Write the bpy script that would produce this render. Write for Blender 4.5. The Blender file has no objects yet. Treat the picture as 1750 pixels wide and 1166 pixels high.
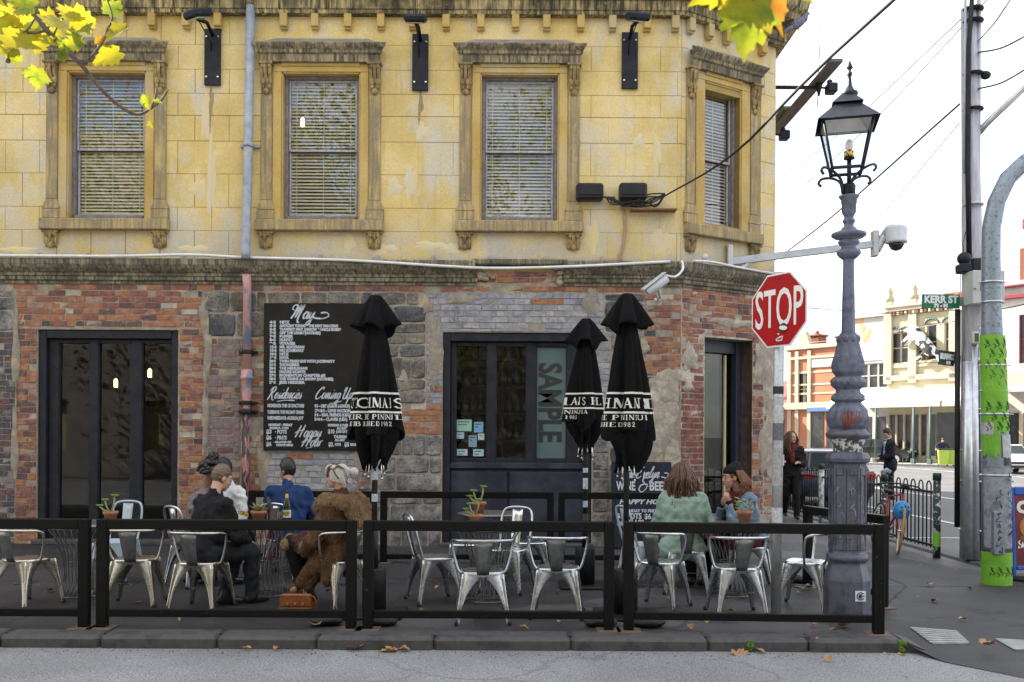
import bpy, math, random
from mathutils import Vector, Matrix, noise
R = math.radians
rnd = random.Random(7)
SC = bpy.context.scene
COL = SC.collection
# ------------------------------------------------------------------ camera, sky, sun, exposure
F, CX, CY, EYE, ROLL = 1600.0, 875.0, 745.0, 1.65, 0.0055
cam_data = bpy.data.cameras.new('camera')
cam = bpy.data.objects.new('camera', cam_data)
COL.objects.link(cam)
cam_data.sensor_width = 36.0
cam_data.lens = 36.0 * F / 1750.0
cam_data.shift_y = (CY - 583.0) / 1750.0
cam_data.clip_start, cam_data.clip_end = 0.05, 3000.0
cam.matrix_world = Matrix.Translation((0, 0, EYE)) @ Matrix.Rotation(R(90), 4, 'X') @ Matrix.Rotation(ROLL, 4, 'Z')
SC.camera = cam
cam_data.dof.use_dof = True; cam_data.dof.focus_distance = 10.0; cam_data.dof.aperture_fstop = 4.5
SUN_EL = R(35)
SUN_H = Vector((-0.85, 0.53)).normalized()
SUN_DIR = Vector((SUN_H.x * math.cos(SUN_EL), SUN_H.y * math.cos(SUN_EL), math.sin(SUN_EL)))
sun_data = bpy.data.lights.new('sun', 'SUN')
sun_data.energy, sun_data.angle, sun_data.color = 4.2, R(0.55), (1.0, 0.93, 0.82)
sun = bpy.data.objects.new('sun', sun_data)
COL.objects.link(sun)
sun.rotation_euler = SUN_DIR.to_track_quat('Z', 'Y').to_euler()
world = bpy.data.worlds.new('World')
SC.world = world
world.use_nodes = True
_n, _l = world.node_tree.nodes, world.node_tree.links
_n.clear()
_out = _n.new('ShaderNodeOutputWorld')
_bg = _n.new('ShaderNodeBackground')
_bg.inputs[1].default_value = 0.115
_sky = _n.new('ShaderNodeTexSky')
_sky.sky_type = 'NISHITA'
_sky.sun_disc = False
_sky.sun_elevation = SUN_EL
_sky.sun_rotation = math.atan2(SUN_H.x, SUN_H.y)
_tc = _n.new('ShaderNodeTexCoord')
_mp = _n.new('ShaderNodeMapping')
_mp.inputs['Scale'].default_value = (1.3, 1.3, 2.4)
_mp.inputs['Location'].default_value = (0.35, 0.9, 0.2)
_ns = _n.new('ShaderNodeTexNoise')
_ns.inputs['Scale'].default_value = 1.5
_ns.inputs['Detail'].default_value = 6
_ns.inputs['Roughness'].default_value = 0.55
_rp = _n.new('ShaderNodeValToRGB')
_rp.color_ramp.elements[0].position, _rp.color_ramp.elements[1].position = 0.30, 0.50
_rp.color_ramp.elements[0].color = (0.12, 0.12, 0.12, 1)
_mx = _n.new('ShaderNodeMix')
_mx.data_type = 'RGBA'
_l.new(_tc.outputs['Generated'], _mp.inputs['Vector'])
_l.new(_mp.outputs['Vector'], _ns.inputs['Vector'])
_l.new(_ns.outputs['Fac'], _rp.inputs['Fac'])
_l.new(_rp.outputs['Color'], _mx.inputs['Factor'])
_l.new(_sky.outputs['Color'], _mx.inputs[6])
_n2 = _n.new('ShaderNodeTexNoise'); _n2.inputs['Scale'].default_value = 3.2; _n2.inputs['Detail'].default_value = 7
_l.new(_mp.outputs['Vector'], _n2.inputs['Vector'])
_r2 = _n.new('ShaderNodeValToRGB'); _r2.color_ramp.elements[0].position, _r2.color_ramp.elements[1].position = .38, .6
_r2.color_ramp.elements[0].color, _r2.color_ramp.elements[1].color = (.34, .36, .40, 1), (1, 1, 1, 1)
_m2 = _n.new('ShaderNodeMix'); _m2.data_type = 'RGBA'; _m2.blend_type = 'MULTIPLY'; _m2.inputs['Factor'].default_value = 1
_m2.inputs[6].default_value = (5.3, 5.35, 5.45, 1); _l.new(_n2.outputs['Fac'], _r2.inputs['Fac']); _l.new(_r2.outputs['Color'], _m2.inputs[7]); _l.new(_m2.outputs[2], _mx.inputs[7])
_l.new(_mx.outputs[2], _bg.inputs[0])
_l.new(_bg.outputs[0], _out.inputs[0])
SC.view_settings.view_transform = 'Standard'
SC.view_settings.look = 'None'
SC.view_settings.gamma = 1.0
SC.view_settings.use_curve_mapping = False
SC.view_settings.exposure = 2.08
# ------------------------------------------------------------------ picture-measured places
def derot(px, py):
    dx, dy = px - CX, py - CY
    return dx + ROLL * dy, dy - ROLL * dx
def at(px, py, Y):
    dx, dy = derot(px, py)
    return Vector((dx * Y / F, Y, EYE - dy * Y / F))
def gnd(px, py, z=0.0):
    dx, dy = derot(px, py)
    Y = (EYE - z) * F / dy
    return Vector((dx * Y / F, Y, z))
def xat(px, Y, py=745):
    return derot(px, py)[0] * Y / F
def zat(py, Y, px=875):
    return EYE - derot(px, py)[1] * Y / F
def fp(fr, px, py):
    """place on a frame's plane (local y = 0) -> (u, z)"""
    dx, dy = derot(px, py)
    d = Vector((dx / F, 1.0, -dy / F))
    o = fr.translation
    n = (fr.to_3x3() @ Vector((0, 1, 0)))
    c = Vector((0, 0, EYE))
    t = (o - c).dot(n) / d.dot(n)
    p = fr.inverted() @ (c + d * t)
    return p.x, p.z
# ------------------------------------------------------------------ mesh building
class MB:
    def __init__(s, fr=None):
        s.v, s.f, s.m, s.fr, s.sm = [], [], [], fr, set()
    def add(s, vs, fs, mi=0, smooth=False):
        b = len(s.v)
        s.v.extend((s.fr @ Vector(p)) if s.fr is not None else Vector(p) for p in vs)
        for f in fs:
            if smooth: s.sm.add(len(s.f))
            s.f.append([b + i for i in f]); s.m.append(mi)
        return s
    def box(s, x0, y0, z0, x1, y1, z1, mi=0, c=0.0, M=None):
        if x0 > x1: x0, x1 = x1, x0
        if y0 > y1: y0, y1 = y1, y0
        if z0 > z1: z0, z1 = z1, z0
        if c <= 0:
            vs = [(x, y, z) for x in (x0, x1) for y in (y0, y1) for z in (z0, z1)]
            fs = [(0, 1, 3, 2), (4, 6, 7, 5), (0, 4, 5, 1), (2, 3, 7, 6), (0, 2, 6, 4), (1, 5, 7, 3)]
        else:
            c = min(c, (x1-x0)*.45, (y1-y0)*.45, (z1-z0)*.45)
            vs, ix = [], {}
            for i, x in enumerate((x0, x1)):
                for j, y in enumerate((y0, y1)):
                    for k, z in enumerate((z0, z1)):
                        sx, sy, sz = (c if i == 0 else -c), (c if j == 0 else -c), (c if k == 0 else -c)
                        for a, p in enumerate(((x, y+sy, z+sz), (x+sx, y, z+sz), (x+sx, y+sy, z))):
                            ix[i, j, k, a] = len(vs); vs.append(p)
            fs = []
            for i in (0, 1):
                q = [ix[i, 0, 0, 0], ix[i, 0, 1, 0], ix[i, 1, 1, 0], ix[i, 1, 0, 0]]; fs.append(q if i == 0 else q[::-1])
                q = [ix[0, i, 0, 1], ix[1, i, 0, 1], ix[1, i, 1, 1], ix[0, i, 1, 1]]; fs.append(q if i == 0 else q[::-1])
                q = [ix[0, 0, i, 2], ix[0, 1, i, 2], ix[1, 1, i, 2], ix[1, 0, i, 2]]; fs.append(q if i == 0 else q[::-1])
            for i in (0, 1):
                for j in (0, 1):
                    e = [ix[i, j, 0, 0], ix[i, j, 0, 1], ix[i, j, 1, 1], ix[i, j, 1, 0]]; fs.append(e if (i + j) % 2 else e[::-1])
                    e = [ix[i, 0, j, 0], ix[i, 1, j, 0], ix[i, 1, j, 2], ix[i, 0, j, 2]]; fs.append(e if (i + j) % 2 == 0 else e[::-1])
                    e = [ix[0, i, j, 1], ix[1, i, j, 1], ix[1, i, j, 2], ix[0, i, j, 2]]; fs.append(e if (i + j) % 2 else e[::-1])
                    for k in (0, 1):
                        t = [ix[i, j, k, 0], ix[i, j, k, 1], ix[i, j, k, 2]]; fs.append(t if (i + j + k) % 2 else t[::-1])
        if M is not None: vs = [M @ Vector(p) for p in vs]
        return s.add(vs, fs, mi)
    def tube(s, pts, r, n=8, mi=0, cap=True, smooth=True, closed=False, flat=None):
        pts = [Vector(p) for p in pts]
        rs = r if isinstance(r, (list, tuple)) else [r] * len(pts)
        vs, fs, up = [], [], None
        N = len(pts)
        for i, p in enumerate(pts):
            if closed: d = pts[(i+1) % N] - pts[i-1]
            else: d = pts[min(i+1, N-1)] - pts[max(i-1, 0)]
            d = d.normalized() if d.length > 1e-9 else Vector((0, 0, 1))
            if up is None:
                up = Vector((0, 0, 1)) if abs(d.z) < .9 else Vector((1, 0, 0))
            a = d.cross(up)
            if a.length < 1e-6: a = d.cross(Vector((0.3, 1, 0.1)))
            a.normalize(); b = a.cross(d).normalized(); up = b
            for k in range(n):
                t = 2*math.pi*(k + .5)/n
                vs.append(p + a*math.cos(t)*rs[i] + b*math.sin(t)*rs[i]*(flat or 1))
        M_ = N if closed else N - 1
        for i in range(M_):
            for k in range(n):
                j = (i+1) % N
                fs.append((i*n+k, i*n+(k+1) % n, j*n+(k+1) % n, j*n+k))
        s.add(vs, fs, mi, smooth)
        if cap and not closed:
            b = len(s.v) - len(vs)
            s.f.append([b+k for k in range(n)][::-1]); s.m.append(mi)
            s.f.append([b+(N-1)*n+k for k in range(n)]); s.m.append(mi)
        return s
    def lathe(s, prof, n=16, o=(0, 0, 0), mi=0, smooth=True, rot=0.0, cap=True, sx=1, sy=1):
        vs, fs = [], []
        for r_, z in prof:
            for k in range(n):
                t = 2*math.pi*k/n + rot
                vs.append((o[0]+r_*math.cos(t)*sx, o[1]+r_*math.sin(t)*sy, o[2]+z))
        for i in range(len(prof)-1):
            for k in range(n):
                fs.append((i*n+k, i*n+(k+1) % n, (i+1)*n+(k+1) % n, (i+1)*n+k))
        s.add(vs, fs, mi, smooth)
        if cap:
            b = len(s.v) - len(vs)
            s.f.append([b+k for k in range(n)][::-1]); s.m.append(mi)
            s.f.append([b+(len(prof)-1)*n+k for k in range(n)]); s.m.append(mi)
        return s
    def ell(s, c, rad, nu=16, nv=10, mi=0, M=None):
        vs, fs = [], []
        rad = rad if isinstance(rad, (list, tuple)) else (rad,)*3
        for i in range(nv+1):
            a = math.pi*i/nv
            for k in range(nu):
                t = 2*math.pi*k/nu
                p = Vector((rad[0]*math.sin(a)*math.cos(t), rad[1]*math.sin(a)*math.sin(t), -rad[2]*math.cos(a)))
                if M is not None: p = M @ p
                vs.append(Vector(c)+p)
        for i in range(nv):
            for k in range(nu):
                fs.append((i*nu+k, i*nu+(k+1) % nu, (i+1)*nu+(k+1) % nu, (i+1)*nu+k))
        return s.add(vs, fs, mi, True)
    def cap(s, p0, p1, r0, r1=None, n=12, mi=0):
        p0, p1 = Vector(p0), Vector(p1); r1 = r0 if r1 is None else r1
        d = p1-p0; L = d.length; d = d.normalized() if L > 1e-6 else Vector((0, 0, 1))
        pts, rs = [], []
        for a in (80, 55, 28): pts.append(p0 - d*r0*math.sin(R(a))); rs.append(r0*math.cos(R(a)))
        for t in (0, .5, 1): pts.append(p0+d*L*t); rs.append(r0+(r1-r0)*t)
        for a in (28, 55, 80): pts.append(p1 + d*r1*math.sin(R(a))); rs.append(r1*math.cos(R(a)))
        return s.tube(pts, rs, n, mi)
    def prism(s, poly, y0, y1, mi=0, smooth=False):
        """poly in (x, z), counter-clockwise seen from -y; extruded y0..y1"""
        n = len(poly)
        vs = [(x, y0, z) for x, z in poly] + [(x, y1, z) for x, z in poly]
        fs = [list(range(n)), list(range(2*n-1, n-1, -1))]
        fs += [((i+1) % n, i, n+i, n+(i+1) % n) for i in range(n)]
        return s.add(vs, fs, mi, smooth)
    def quad(s, a, b, c, d, mi=0): return s.add([a, b, c, d], [(0, 1, 2, 3)], mi)
    def mesh(s, name, mats):
        me = bpy.data.meshes.new(name)
        me.from_pydata([tuple(p) for p in s.v], [], s.f)
        for m in (mats if isinstance(mats, (list, tuple)) else [mats]): me.materials.append(m)
        me.polygons.foreach_set('material_index', s.m)
        fl = [i in s.sm for i in range(len(s.f))]
        me.polygons.foreach_set('use_smooth', fl)
        me.update()
        return me
    def build(s, name, mats, parent=None, local=False, fix=True):
        me = s.mesh(name, mats)
        if fix:
            import bmesh
            bm = bmesh.new(); bm.from_mesh(me)
            bmesh.ops.recalc_face_normals(bm, faces=bm.faces); bm.to_mesh(me); bm.free()
        return link(name, me, parent, local)
WOFF = {}
def link(name, data, parent=None, local=False, loc=None):
    o = bpy.data.objects.new(name, data)
    COL.objects.link(o)
    if parent is not None:
        o.parent = parent
        if not local:
            o.location = -WOFF.get(parent.name, Vector((0, 0, 0)))
            WOFF[o.name] = Vector((0, 0, 0))
    if loc is not None: o.location = loc
    return o
def tag(o, label=None, cat=None, group=None, kind=None):
    if label: o['label'] = label
    if cat: o['category'] = cat
    if group: o['group'] = group
    if kind: o['kind'] = kind
    return o
def thing(name, label, cat, loc=(0, 0, 0), rz=0.0, group=None):
    o = bpy.data.objects.new(name, None)
    COL.objects.link(o)
    o.empty_display_size = .1
    o.location = loc; o.rotation_euler = (0, 0, rz)
    WOFF[o.name] = Vector(loc)
    return tag(o, label, cat, group)
def copy_tree(o, parent=None):
    c = o.copy(); COL.objects.link(c)
    if parent is not None: c.parent = parent
    for ch in [x for x in KIDS.get(o.name, [])]: copy_tree(ch, c)
    return c
KIDS = {}
def note_kids(root):
    for ch in root.children:
        KIDS.setdefault(root.name, []).append(ch); note_kids(ch)
def dup(root, loc, rz, label, group=None):
    if root.name not in KIDS: note_kids(root)
    c = copy_tree(root); c.location = loc; c.rotation_euler = (0, 0, rz); tag(c, label, None, group)
    return c
# ------------------------------------------------------------------ materials
def nodes(name):
    m = bpy.data.materials.new(name); m.use_nodes = True
    nt = m.node_tree
    return m, nt.nodes, nt.links, nt.nodes['Principled BSDF']
def coords(n, l, scale=(1, 1, 1), obj=False, loc=(0, 0, 0)):
    mp = n.new('ShaderNodeMapping'); mp.inputs['Scale'].default_value = scale; mp.inputs['Location'].default_value = loc
    if obj: l.new(n.new('ShaderNodeTexCoord').outputs['Object'], mp.inputs['Vector'])
    else: l.new(n.new('ShaderNodeNewGeometry').outputs['Position'], mp.inputs['Vector'])
    return mp.outputs['Vector']
def noise_tex(n, l, vec, scale, detail=4, rough=.55):
    t = n.new('ShaderNodeTexNoise'); t.inputs['Scale'].default_value = scale
    t.inputs['Detail'].default_value = detail; t.inputs['Roughness'].default_value = rough
    l.new(vec, t.inputs['Vector']); return t.outputs['Fac']
def ramp(n, l, fac, stops):
    r_ = n.new('ShaderNodeValToRGB'); e = r_.color_ramp.elements
    while len(e) < len(stops): e.new(.5)
    for i, (p, c) in enumerate(stops):
        e[i].position = p; e[i].color = (*(c if isinstance(c, (tuple, list)) else (c, c, c)), 1)
    l.new(fac, r_.inputs['Fac']); return r_.outputs['Color']
def mixc(n, l, fac, a, b, mode='MIX'):
    m = n.new('ShaderNodeMix'); m.data_type = 'RGBA'; m.blend_type = mode
    for s_, v in ((0, fac), (6, a), (7, b)):
        if isinstance(v, (int, float)): m.inputs[s_].default_value = v
        elif isinstance(v, (tuple, list)): m.inputs[s_].default_value = (*v, 1)
        else: l.new(v, m.inputs[s_])
    return m.outputs[2]
def bump(n, l, b, fac, strength, dist=.01):
    bp = n.new('ShaderNodeBump'); bp.inputs['Strength'].default_value = strength; bp.inputs['Distance'].default_value = dist
    l.new(fac, bp.inputs['Height']); l.new(bp.outputs['Normal'], b.inputs['Normal'])
def mat(name, c1, c2=None, scale=6, rough=.6, metal=0, bmp=0, bscale=60, obj=False, st=(1, 1, 1), c3=None, lo=.35, hi=.65, spec=None, dist=.01, rv=0):
    m, n, l, b = nodes(name)
    b.inputs['Roughness'].default_value = rough; b.inputs['Metallic'].default_value = metal
    if spec is not None: b.inputs['Specular IOR Level'].default_value = spec
    v = coords(n, l, st, obj)
    if c2 is None: b.inputs['Base Color'].default_value = (*c1, 1)
    else:
        f = noise_tex(n, l, v, scale, 6, .6)
        st_ = [(lo, c1), (hi, c2)] if c3 is None else [(lo, c1), ((lo+hi)/2, c2), (hi, c3)]
        l.new(ramp(n, l, f, st_), b.inputs['Base Color'])
        if rv: l.new(ramp(n, l, f, [(lo, max(rough-rv, .05)), (hi, min(rough+rv, 1))]), b.inputs['Roughness'])
    if bmp: bump(n, l, b, noise_tex(n, l, v, bscale, 4, .6), bmp, dist)
    return m
def emit(name, c, s):
    m, n, l, b = nodes(name)
    b.inputs['Base Color'].default_value = (*c, 1); b.inputs['Emission Color'].default_value = (*c, 1); b.inputs['Emission Strength'].default_value = s
    return m
def glass(name, tint=(.8, .85, .85), ior=1.9, rough=0.0):
    m, n, l, b = nodes(name); n.remove(b)
    out = n['Material Output'] if 'Material Output' in n else n.new('ShaderNodeOutputMaterial')
    t = n.new('ShaderNodeBsdfTransparent'); t.inputs[0].default_value = (*tint, 1)
    g = n.new('ShaderNodeBsdfGlossy'); g.inputs['Roughness'].default_value = rough
    fr = n.new('ShaderNodeFresnel'); mr = n.new('ShaderNodeMapRange'); mr.inputs[3].default_value = ior; mr.inputs[4].default_value = 1/ior; l.new(n.new('ShaderNodeNewGeometry').outputs['Backfacing'], mr.inputs[0]); l.new(mr.outputs[0], fr.inputs[0])
    mx = n.new('ShaderNodeMixShader')
    l.new(fr.outputs[0], mx.inputs[0]); l.new(t.outputs[0], mx.inputs[1]); l.new(g.outputs[0], mx.inputs[2]); l.new(mx.outputs[0], out.inputs[0])
    return m
# shared materials
m_black = mat('black_paint', (.008, .008, .008), (.1, .098, .095), 34, .45, bmp=.15, bscale=40, spec=.12, lo=.66, hi=.74)
m_blackmetal = mat('black_metal', (.01, .01, .012), (.025, .025, .028), 12, .45, .1, spec=.25)
m_white = mat('white_paint', (.75, .75, .74), (.62, .61, .6), 5, .5)
m_rubber = mat('black_rubber', (.015, .015, .015), None, rough=.7)
m_chrome = mat('bright_steel', (.6, .6, .6), None, rough=.2, metal=1)
m_brass = mat('brass', (.7, .45, .12), None, rough=.25, metal=1)
m_glass = glass('window_glass', (.9, .895, .88), 1.72)
m_clear = glass('clear_glass', (.97, .98, .98), 1.15)
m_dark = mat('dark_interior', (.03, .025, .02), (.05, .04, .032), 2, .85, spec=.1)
m_terra = mat('terracotta', (.33, .13, .07), (.42, .2, .12), 20, .75)
m_letter = mat('chalk_paint_lettering', (.55, .57, .62), (.45, .47, .53), 40, .7)
# ------------------------------------------------------------------ ground
def asphalt(name, dark, light, grit, crack=0.0, patch=None, rough=.85):
    m, n, l, b = nodes(name)
    v = coords(n, l)
    big = noise_tex(n, l, v, .55, 5, .6)
    fine = noise_tex(n, l, v, grit, 2, .7)
    c = ramp(n, l, fine, [(.32, dark), (.52, tuple((a+b_)/2 for a, b_ in zip(dark, light))), (.72, light)])
    c = mixc(n, l, 1.0, c, ramp(n, l, big, [(.3, .72), (.52, .98), (.7, 1.22)]), 'MULTIPLY')
    spots = noise_tex(n, l, v, 7, 3, .6)
    c = mixc(n, l, ramp(n, l, spots, [(.66, 0.0), (.74, .35)]), c, (.03, .03, .032))
    vo = n.new('ShaderNodeTexVoronoi'); vo.feature = 'DISTANCE_TO_EDGE'; vo.inputs['Scale'].default_value = .42
    dv = n.new('ShaderNodeVectorMath'); dv.operation = 'ADD'
    nz = n.new('ShaderNodeTexNoise'); nz.inputs['Scale'].default_value = 1.3; nz.inputs['Detail'].default_value = 5; l.new(v, nz.inputs['Vector'])
    l.new(v, dv.inputs[0]); l.new(nz.outputs['Color'], dv.inputs[1]); l.new(dv.outputs[0], vo.inputs['Vector'])
    if crack: c = mixc(n, l, ramp(n, l, vo.outputs['Distance'], [(0.003, crack), (.012, 0.0)]), c, (.012, .012, .013))
    if patch:
        gv = n.new('ShaderNodeTexVoronoi'); gv.inputs['Scale'].default_value = 2.6; l.new(v, gv.inputs['Vector'])
        c = mixc(n, l, ramp(n, l, gv.outputs['Distance'], [(.045, .55), (.06, 0.0)]), c, (.13, .125, .125))
        pv = n.new('ShaderNodeTexVoronoi'); pv.feature = 'F1'; pv.inputs['Scale'].default_value = .33; l.new(dv.outputs[0], pv.inputs['Vector'])
        sp = n.new('ShaderNodeSeparateColor'); l.new(pv.outputs['Color'], sp.inputs[0])
        c = mixc(n, l, 1.0, c, ramp(n, l, sp.outputs[0], [(.2, .6), (.5, 1.0), (.8, 1.45)]), 'MULTIPLY')
    l.new(c, b.inputs['Base Color'])
    l.new(ramp(n, l, big, [(.35, rough-.2), (.65, rough+.05)]), b.inputs['Roughness'])
    bump(n, l, b, fine, .55, .006)
    return m
m_path = asphalt('footpath_asphalt', (.025, .024, .028), (.088, .084, .093), 90, .7, True, rough=.72)
m_road = asphalt('road_asphalt', (.1, .101, .11), (.4, .405, .42), 75, .25)
m_broad = asphalt('street_asphalt', (.07, .07, .074), (.15, .15, .155), 60)
m_kerb = mat('bluestone_kerb', (.035, .035, .037), (.075, .074, .076), 5, .7, 0, .5, 50, c3=(.055, .052, .05), dist=.008)
m_moss = mat('green_moss', (.12, .2, .02), (.05, .09, .02), 40, .95)
m_line = mat('road_line_paint', (.72, .72, .7), (.4, .4, .4), 14, .7, lo=.4, hi=.75)
m_gutter = mat('gutter_dirt', (.02, .019, .018), (.06, .055, .05), 20, .9, bmp=.4)
g = MB(); g.quad((-1500, -400, -.10), (1500, -400, -.10), (1500, 2500, -.10), (-1500, 2500, -.10))
road = tag(g.build('ground', m_broad), kind='structure')
g = MB(); g.quad((-60, -7.5, -.096), (40, -7.5, -.096), (40, 7.9, -.096), (-60, 7.9, -.096))
tag(g.build('road', m_road), kind='structure')
KX, KY = 3.2, 7.75
g = MB()
top = [(-60, KY), (KX, KY), (KX+.02, 8.3), (6.0, 8.3), (6.12, 60), (-60, 60)]
g.add([(x, y, 0) for x, y in top] + [(x, y, -.2) for x, y in top], [list(range(6))] + [(i, i+6, (i+1) % 6+6, (i+1) % 6) for i in range(6)])
g.add([(KX+.02, 8.301, 0), (6.0, 8.301, 0), (7.6, 7.3, -.09), (7.6, 6.6, -.093), (3.9, 6.6, -.093), (KX+.17, 7.3, -.09), (KX+.02, KY-.1, -.03)], [(0, 6, 5), (0, 5, 2, 1), (5, 4, 3, 2)])
tag(g.build('footpath', m_path), kind='structure')
# kerb of separate bluestones along the street
kerb = tag(bpy.data.objects.new('kerb', None), kind='structure'); COL.objects.link(kerb)
x = -9.0
while x < KX - .02:
    L = min(rnd.choice((.82, .95, 1.12, 1.3)), KX - x)
    if KX - x - L < .35: L = KX - x
    k = MB(); d = rnd.uniform(-.012, .012)
    k.box(x+.003, KY-.14+d, -.3, x+L-.003, KY+.16, .006+rnd.uniform(-.003, .006), c=.028)
    k.build('kerbstone', m_kerb, kerb); x += L
k = MB(); k.add([(KX+.006, KY-.13, -.3), (KX+.006, KY-.13, -.0), (KX+.006, KY+.15, .006), (KX+.006, KY+.15, -.3), (KX+.2, KY-.2, -.3), (KX+.2, KY-.2, -.085), (KX+.13, KY+.13, -.03), (KX+.13, KY+.13, -.3)],
                [(0, 1, 2, 3), (4, 7, 6, 5), (1, 5, 6, 2), (0, 4, 5, 1), (3, 2, 6, 7)])
k.build('kerbstone', m_kerb, kerb)
for mx, my in ((1272, 1095), (1545, 1108)):
    k = MB(); c = gnd(mx, my, -.05)
    for i in range(14): k.ell((c.x+rnd.gauss(0, .012), KY-.15+rnd.uniform(-.01, .02), -.05+rnd.uniform(-.04, .045)), rnd.uniform(.012, .026), 7, 5)
    tag(k.build('moss', m_moss, kerb), kind='stuff')
k = MB(); rr = random.Random(3)
for i in range(500):
    xx = rr.uniform(-8, 3.9); yy = KY-.19-abs(rr.gauss(0, .12)); s_ = rr.uniform(.002, .007)
    k.ell((xx, yy, -.094), (s_, s_*.8, s_*.5), 5, 4)
tag(k.build('gutter_grit', m_gutter), kind='stuff')
# street to the right: lines, tram rails
lines = tag(bpy.data.objects.new('road_markings', None), kind='structure'); COL.objects.link(lines)
def roadline(x0, y0, x1, y1, m=m_line, z=-.091):
    q = MB(); q.quad((x0, y0, z), (x1, y0, z), (x1, y1, z), (x0, y1, z)); return q.build('painted_line', m, lines)
roadline(8.98, 9, 9.1, 70)
for yy in (10.2, 16.3, 22.4, 28.5): roadline(6.9, yy, 8.96, yy+.1)
roadline(12.6, 6, 12.75, 75); roadline(22.9, 6, 23.05, 75)
m_rail = mat('steel_rail', (.25, .24, .23), None, rough=.4, metal=.8)
for xx in (14.6, 16.05, 18.0, 19.45):
    q = MB(); q.box(xx, -20, -.1, xx+.09, 90, -.088); tag(q.build('tram_rail', m_rail), kind='structure')
for yy, x0 in ((9.5, 6.0), (60, 6.0)): pass
k = MB(); k.box(6.13, 8.6, -.3, 6.42, 60, .003, c=.03); tag(k.build('street_kerb', m_kerb), kind='structure')

def ramp_pt(px, py):
    z = 0.0
    for _ in range(12):
        p = gnd(px, py, z); z = 0.0 if p.y > 8.3 else max(-.09, -.09*(8.3-p.y))
    return p

k = MB(); rr = random.Random(12)
for i in range(230):
    xx = rr.uniform(-6.5, 5.8); yy = rr.uniform(7.95, 13.6); s_ = rr.uniform(.004, .013); a = rr.uniform(0, 3.1)
    if xx > 3.1 and yy < 8.6: continue
    dx, dy = s_*math.cos(a), s_*math.sin(a); k.add([(xx-dx, yy-dy, .004), (xx+dy*.6, yy-dx*.6, .006), (xx+dx, yy+dy, .004), (xx-dy*.6, yy+dx*.6, .009)], [(0, 1, 2, 3)], i % 2)
tag(k.build('litter', [mat('pale_litter', (.4, .37, .3), None), mat('brown_litter', (.2, .11, .05), None)]), kind='stuff')
k = MB()
for pts in ([(-7.5, 10.35), (-2, 10.4), (3.2, 10.3), (5.9, 10.5)], [(3.3, 8.6), (3.9, 9.6), (4.4, 10.4), (4.5, 12.4)], [(-4.4, 8.0), (-4.3, 9.2), (-4.5, 10.3)], [(1.2, 8.0), (1.1, 9.3), (1.3, 10.3)], [(-1.6, 10.4), (-1.5, 12.2), (-1.7, 13.9)]):
    P = [Vector((x_+rr.uniform(-.02, .02), y_+rr.uniform(-.02, .02), .001)) for a_, b_ in zip(pts, pts[1:]) for j in range(14) for x_, y_ in [(a_[0]+(b_[0]-a_[0])*j/14, a_[1]+(b_[1]-a_[1])*j/14)]]
    vs = []
    for i_, q_ in enumerate(P):
        d_ = (P[min(i_+1, len(P)-1)]-P[max(i_-1, 0)]).normalized(); w_ = rr.uniform(.003, .011); vs += [q_+Vector((-d_.y, d_.x, 0))*w_+Vector((0, 0, .003)), q_-Vector((-d_.y, d_.x, 0))*w_+Vector((0, 0, .003))]
    k.add(vs, [(2*i_, 2*i_+1, 2*i_+3, 2*i_+2) for i_ in range(len(P)-1)])
k.build('footpath_joint', m_gutter, bpy.data.objects['footpath'], True); tag(bpy.data.objects['footpath_joint'], kind='stuff')
# ------------------------------------------------------------------ corner pub
YW = 14.0
TH = R(31.5)
FA = Matrix.Translation((0, YW, 0))
CX0 = fp(FA, 1163, 500)[0]
CH = Matrix.Translation((CX0, YW, 0)) @ Matrix.Rotation(TH, 4, 'Z')
CL = fp(CH, 1325, 300)[0]
CORNER = CH @ Vector((CL, 0, 0))
SIDE = Matrix.Translation(CORNER) @ Matrix.Rotation(R(90), 4, 'Z')
WL = -9.6
pub = thing('corner_pub', 'old two storey corner pub with yellow rendered upper wall over bare brick and bluestone', 'pub building', (0, YW, 0))
fx = lambda px: xat(px, YW, 600)
fz = lambda py, px=600: zat(py, YW, px)
Z_STR0, Z_STR1 = fz(488), fz(447)          # string cornice bottom and top
Z_PAR = fz(29)
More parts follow.
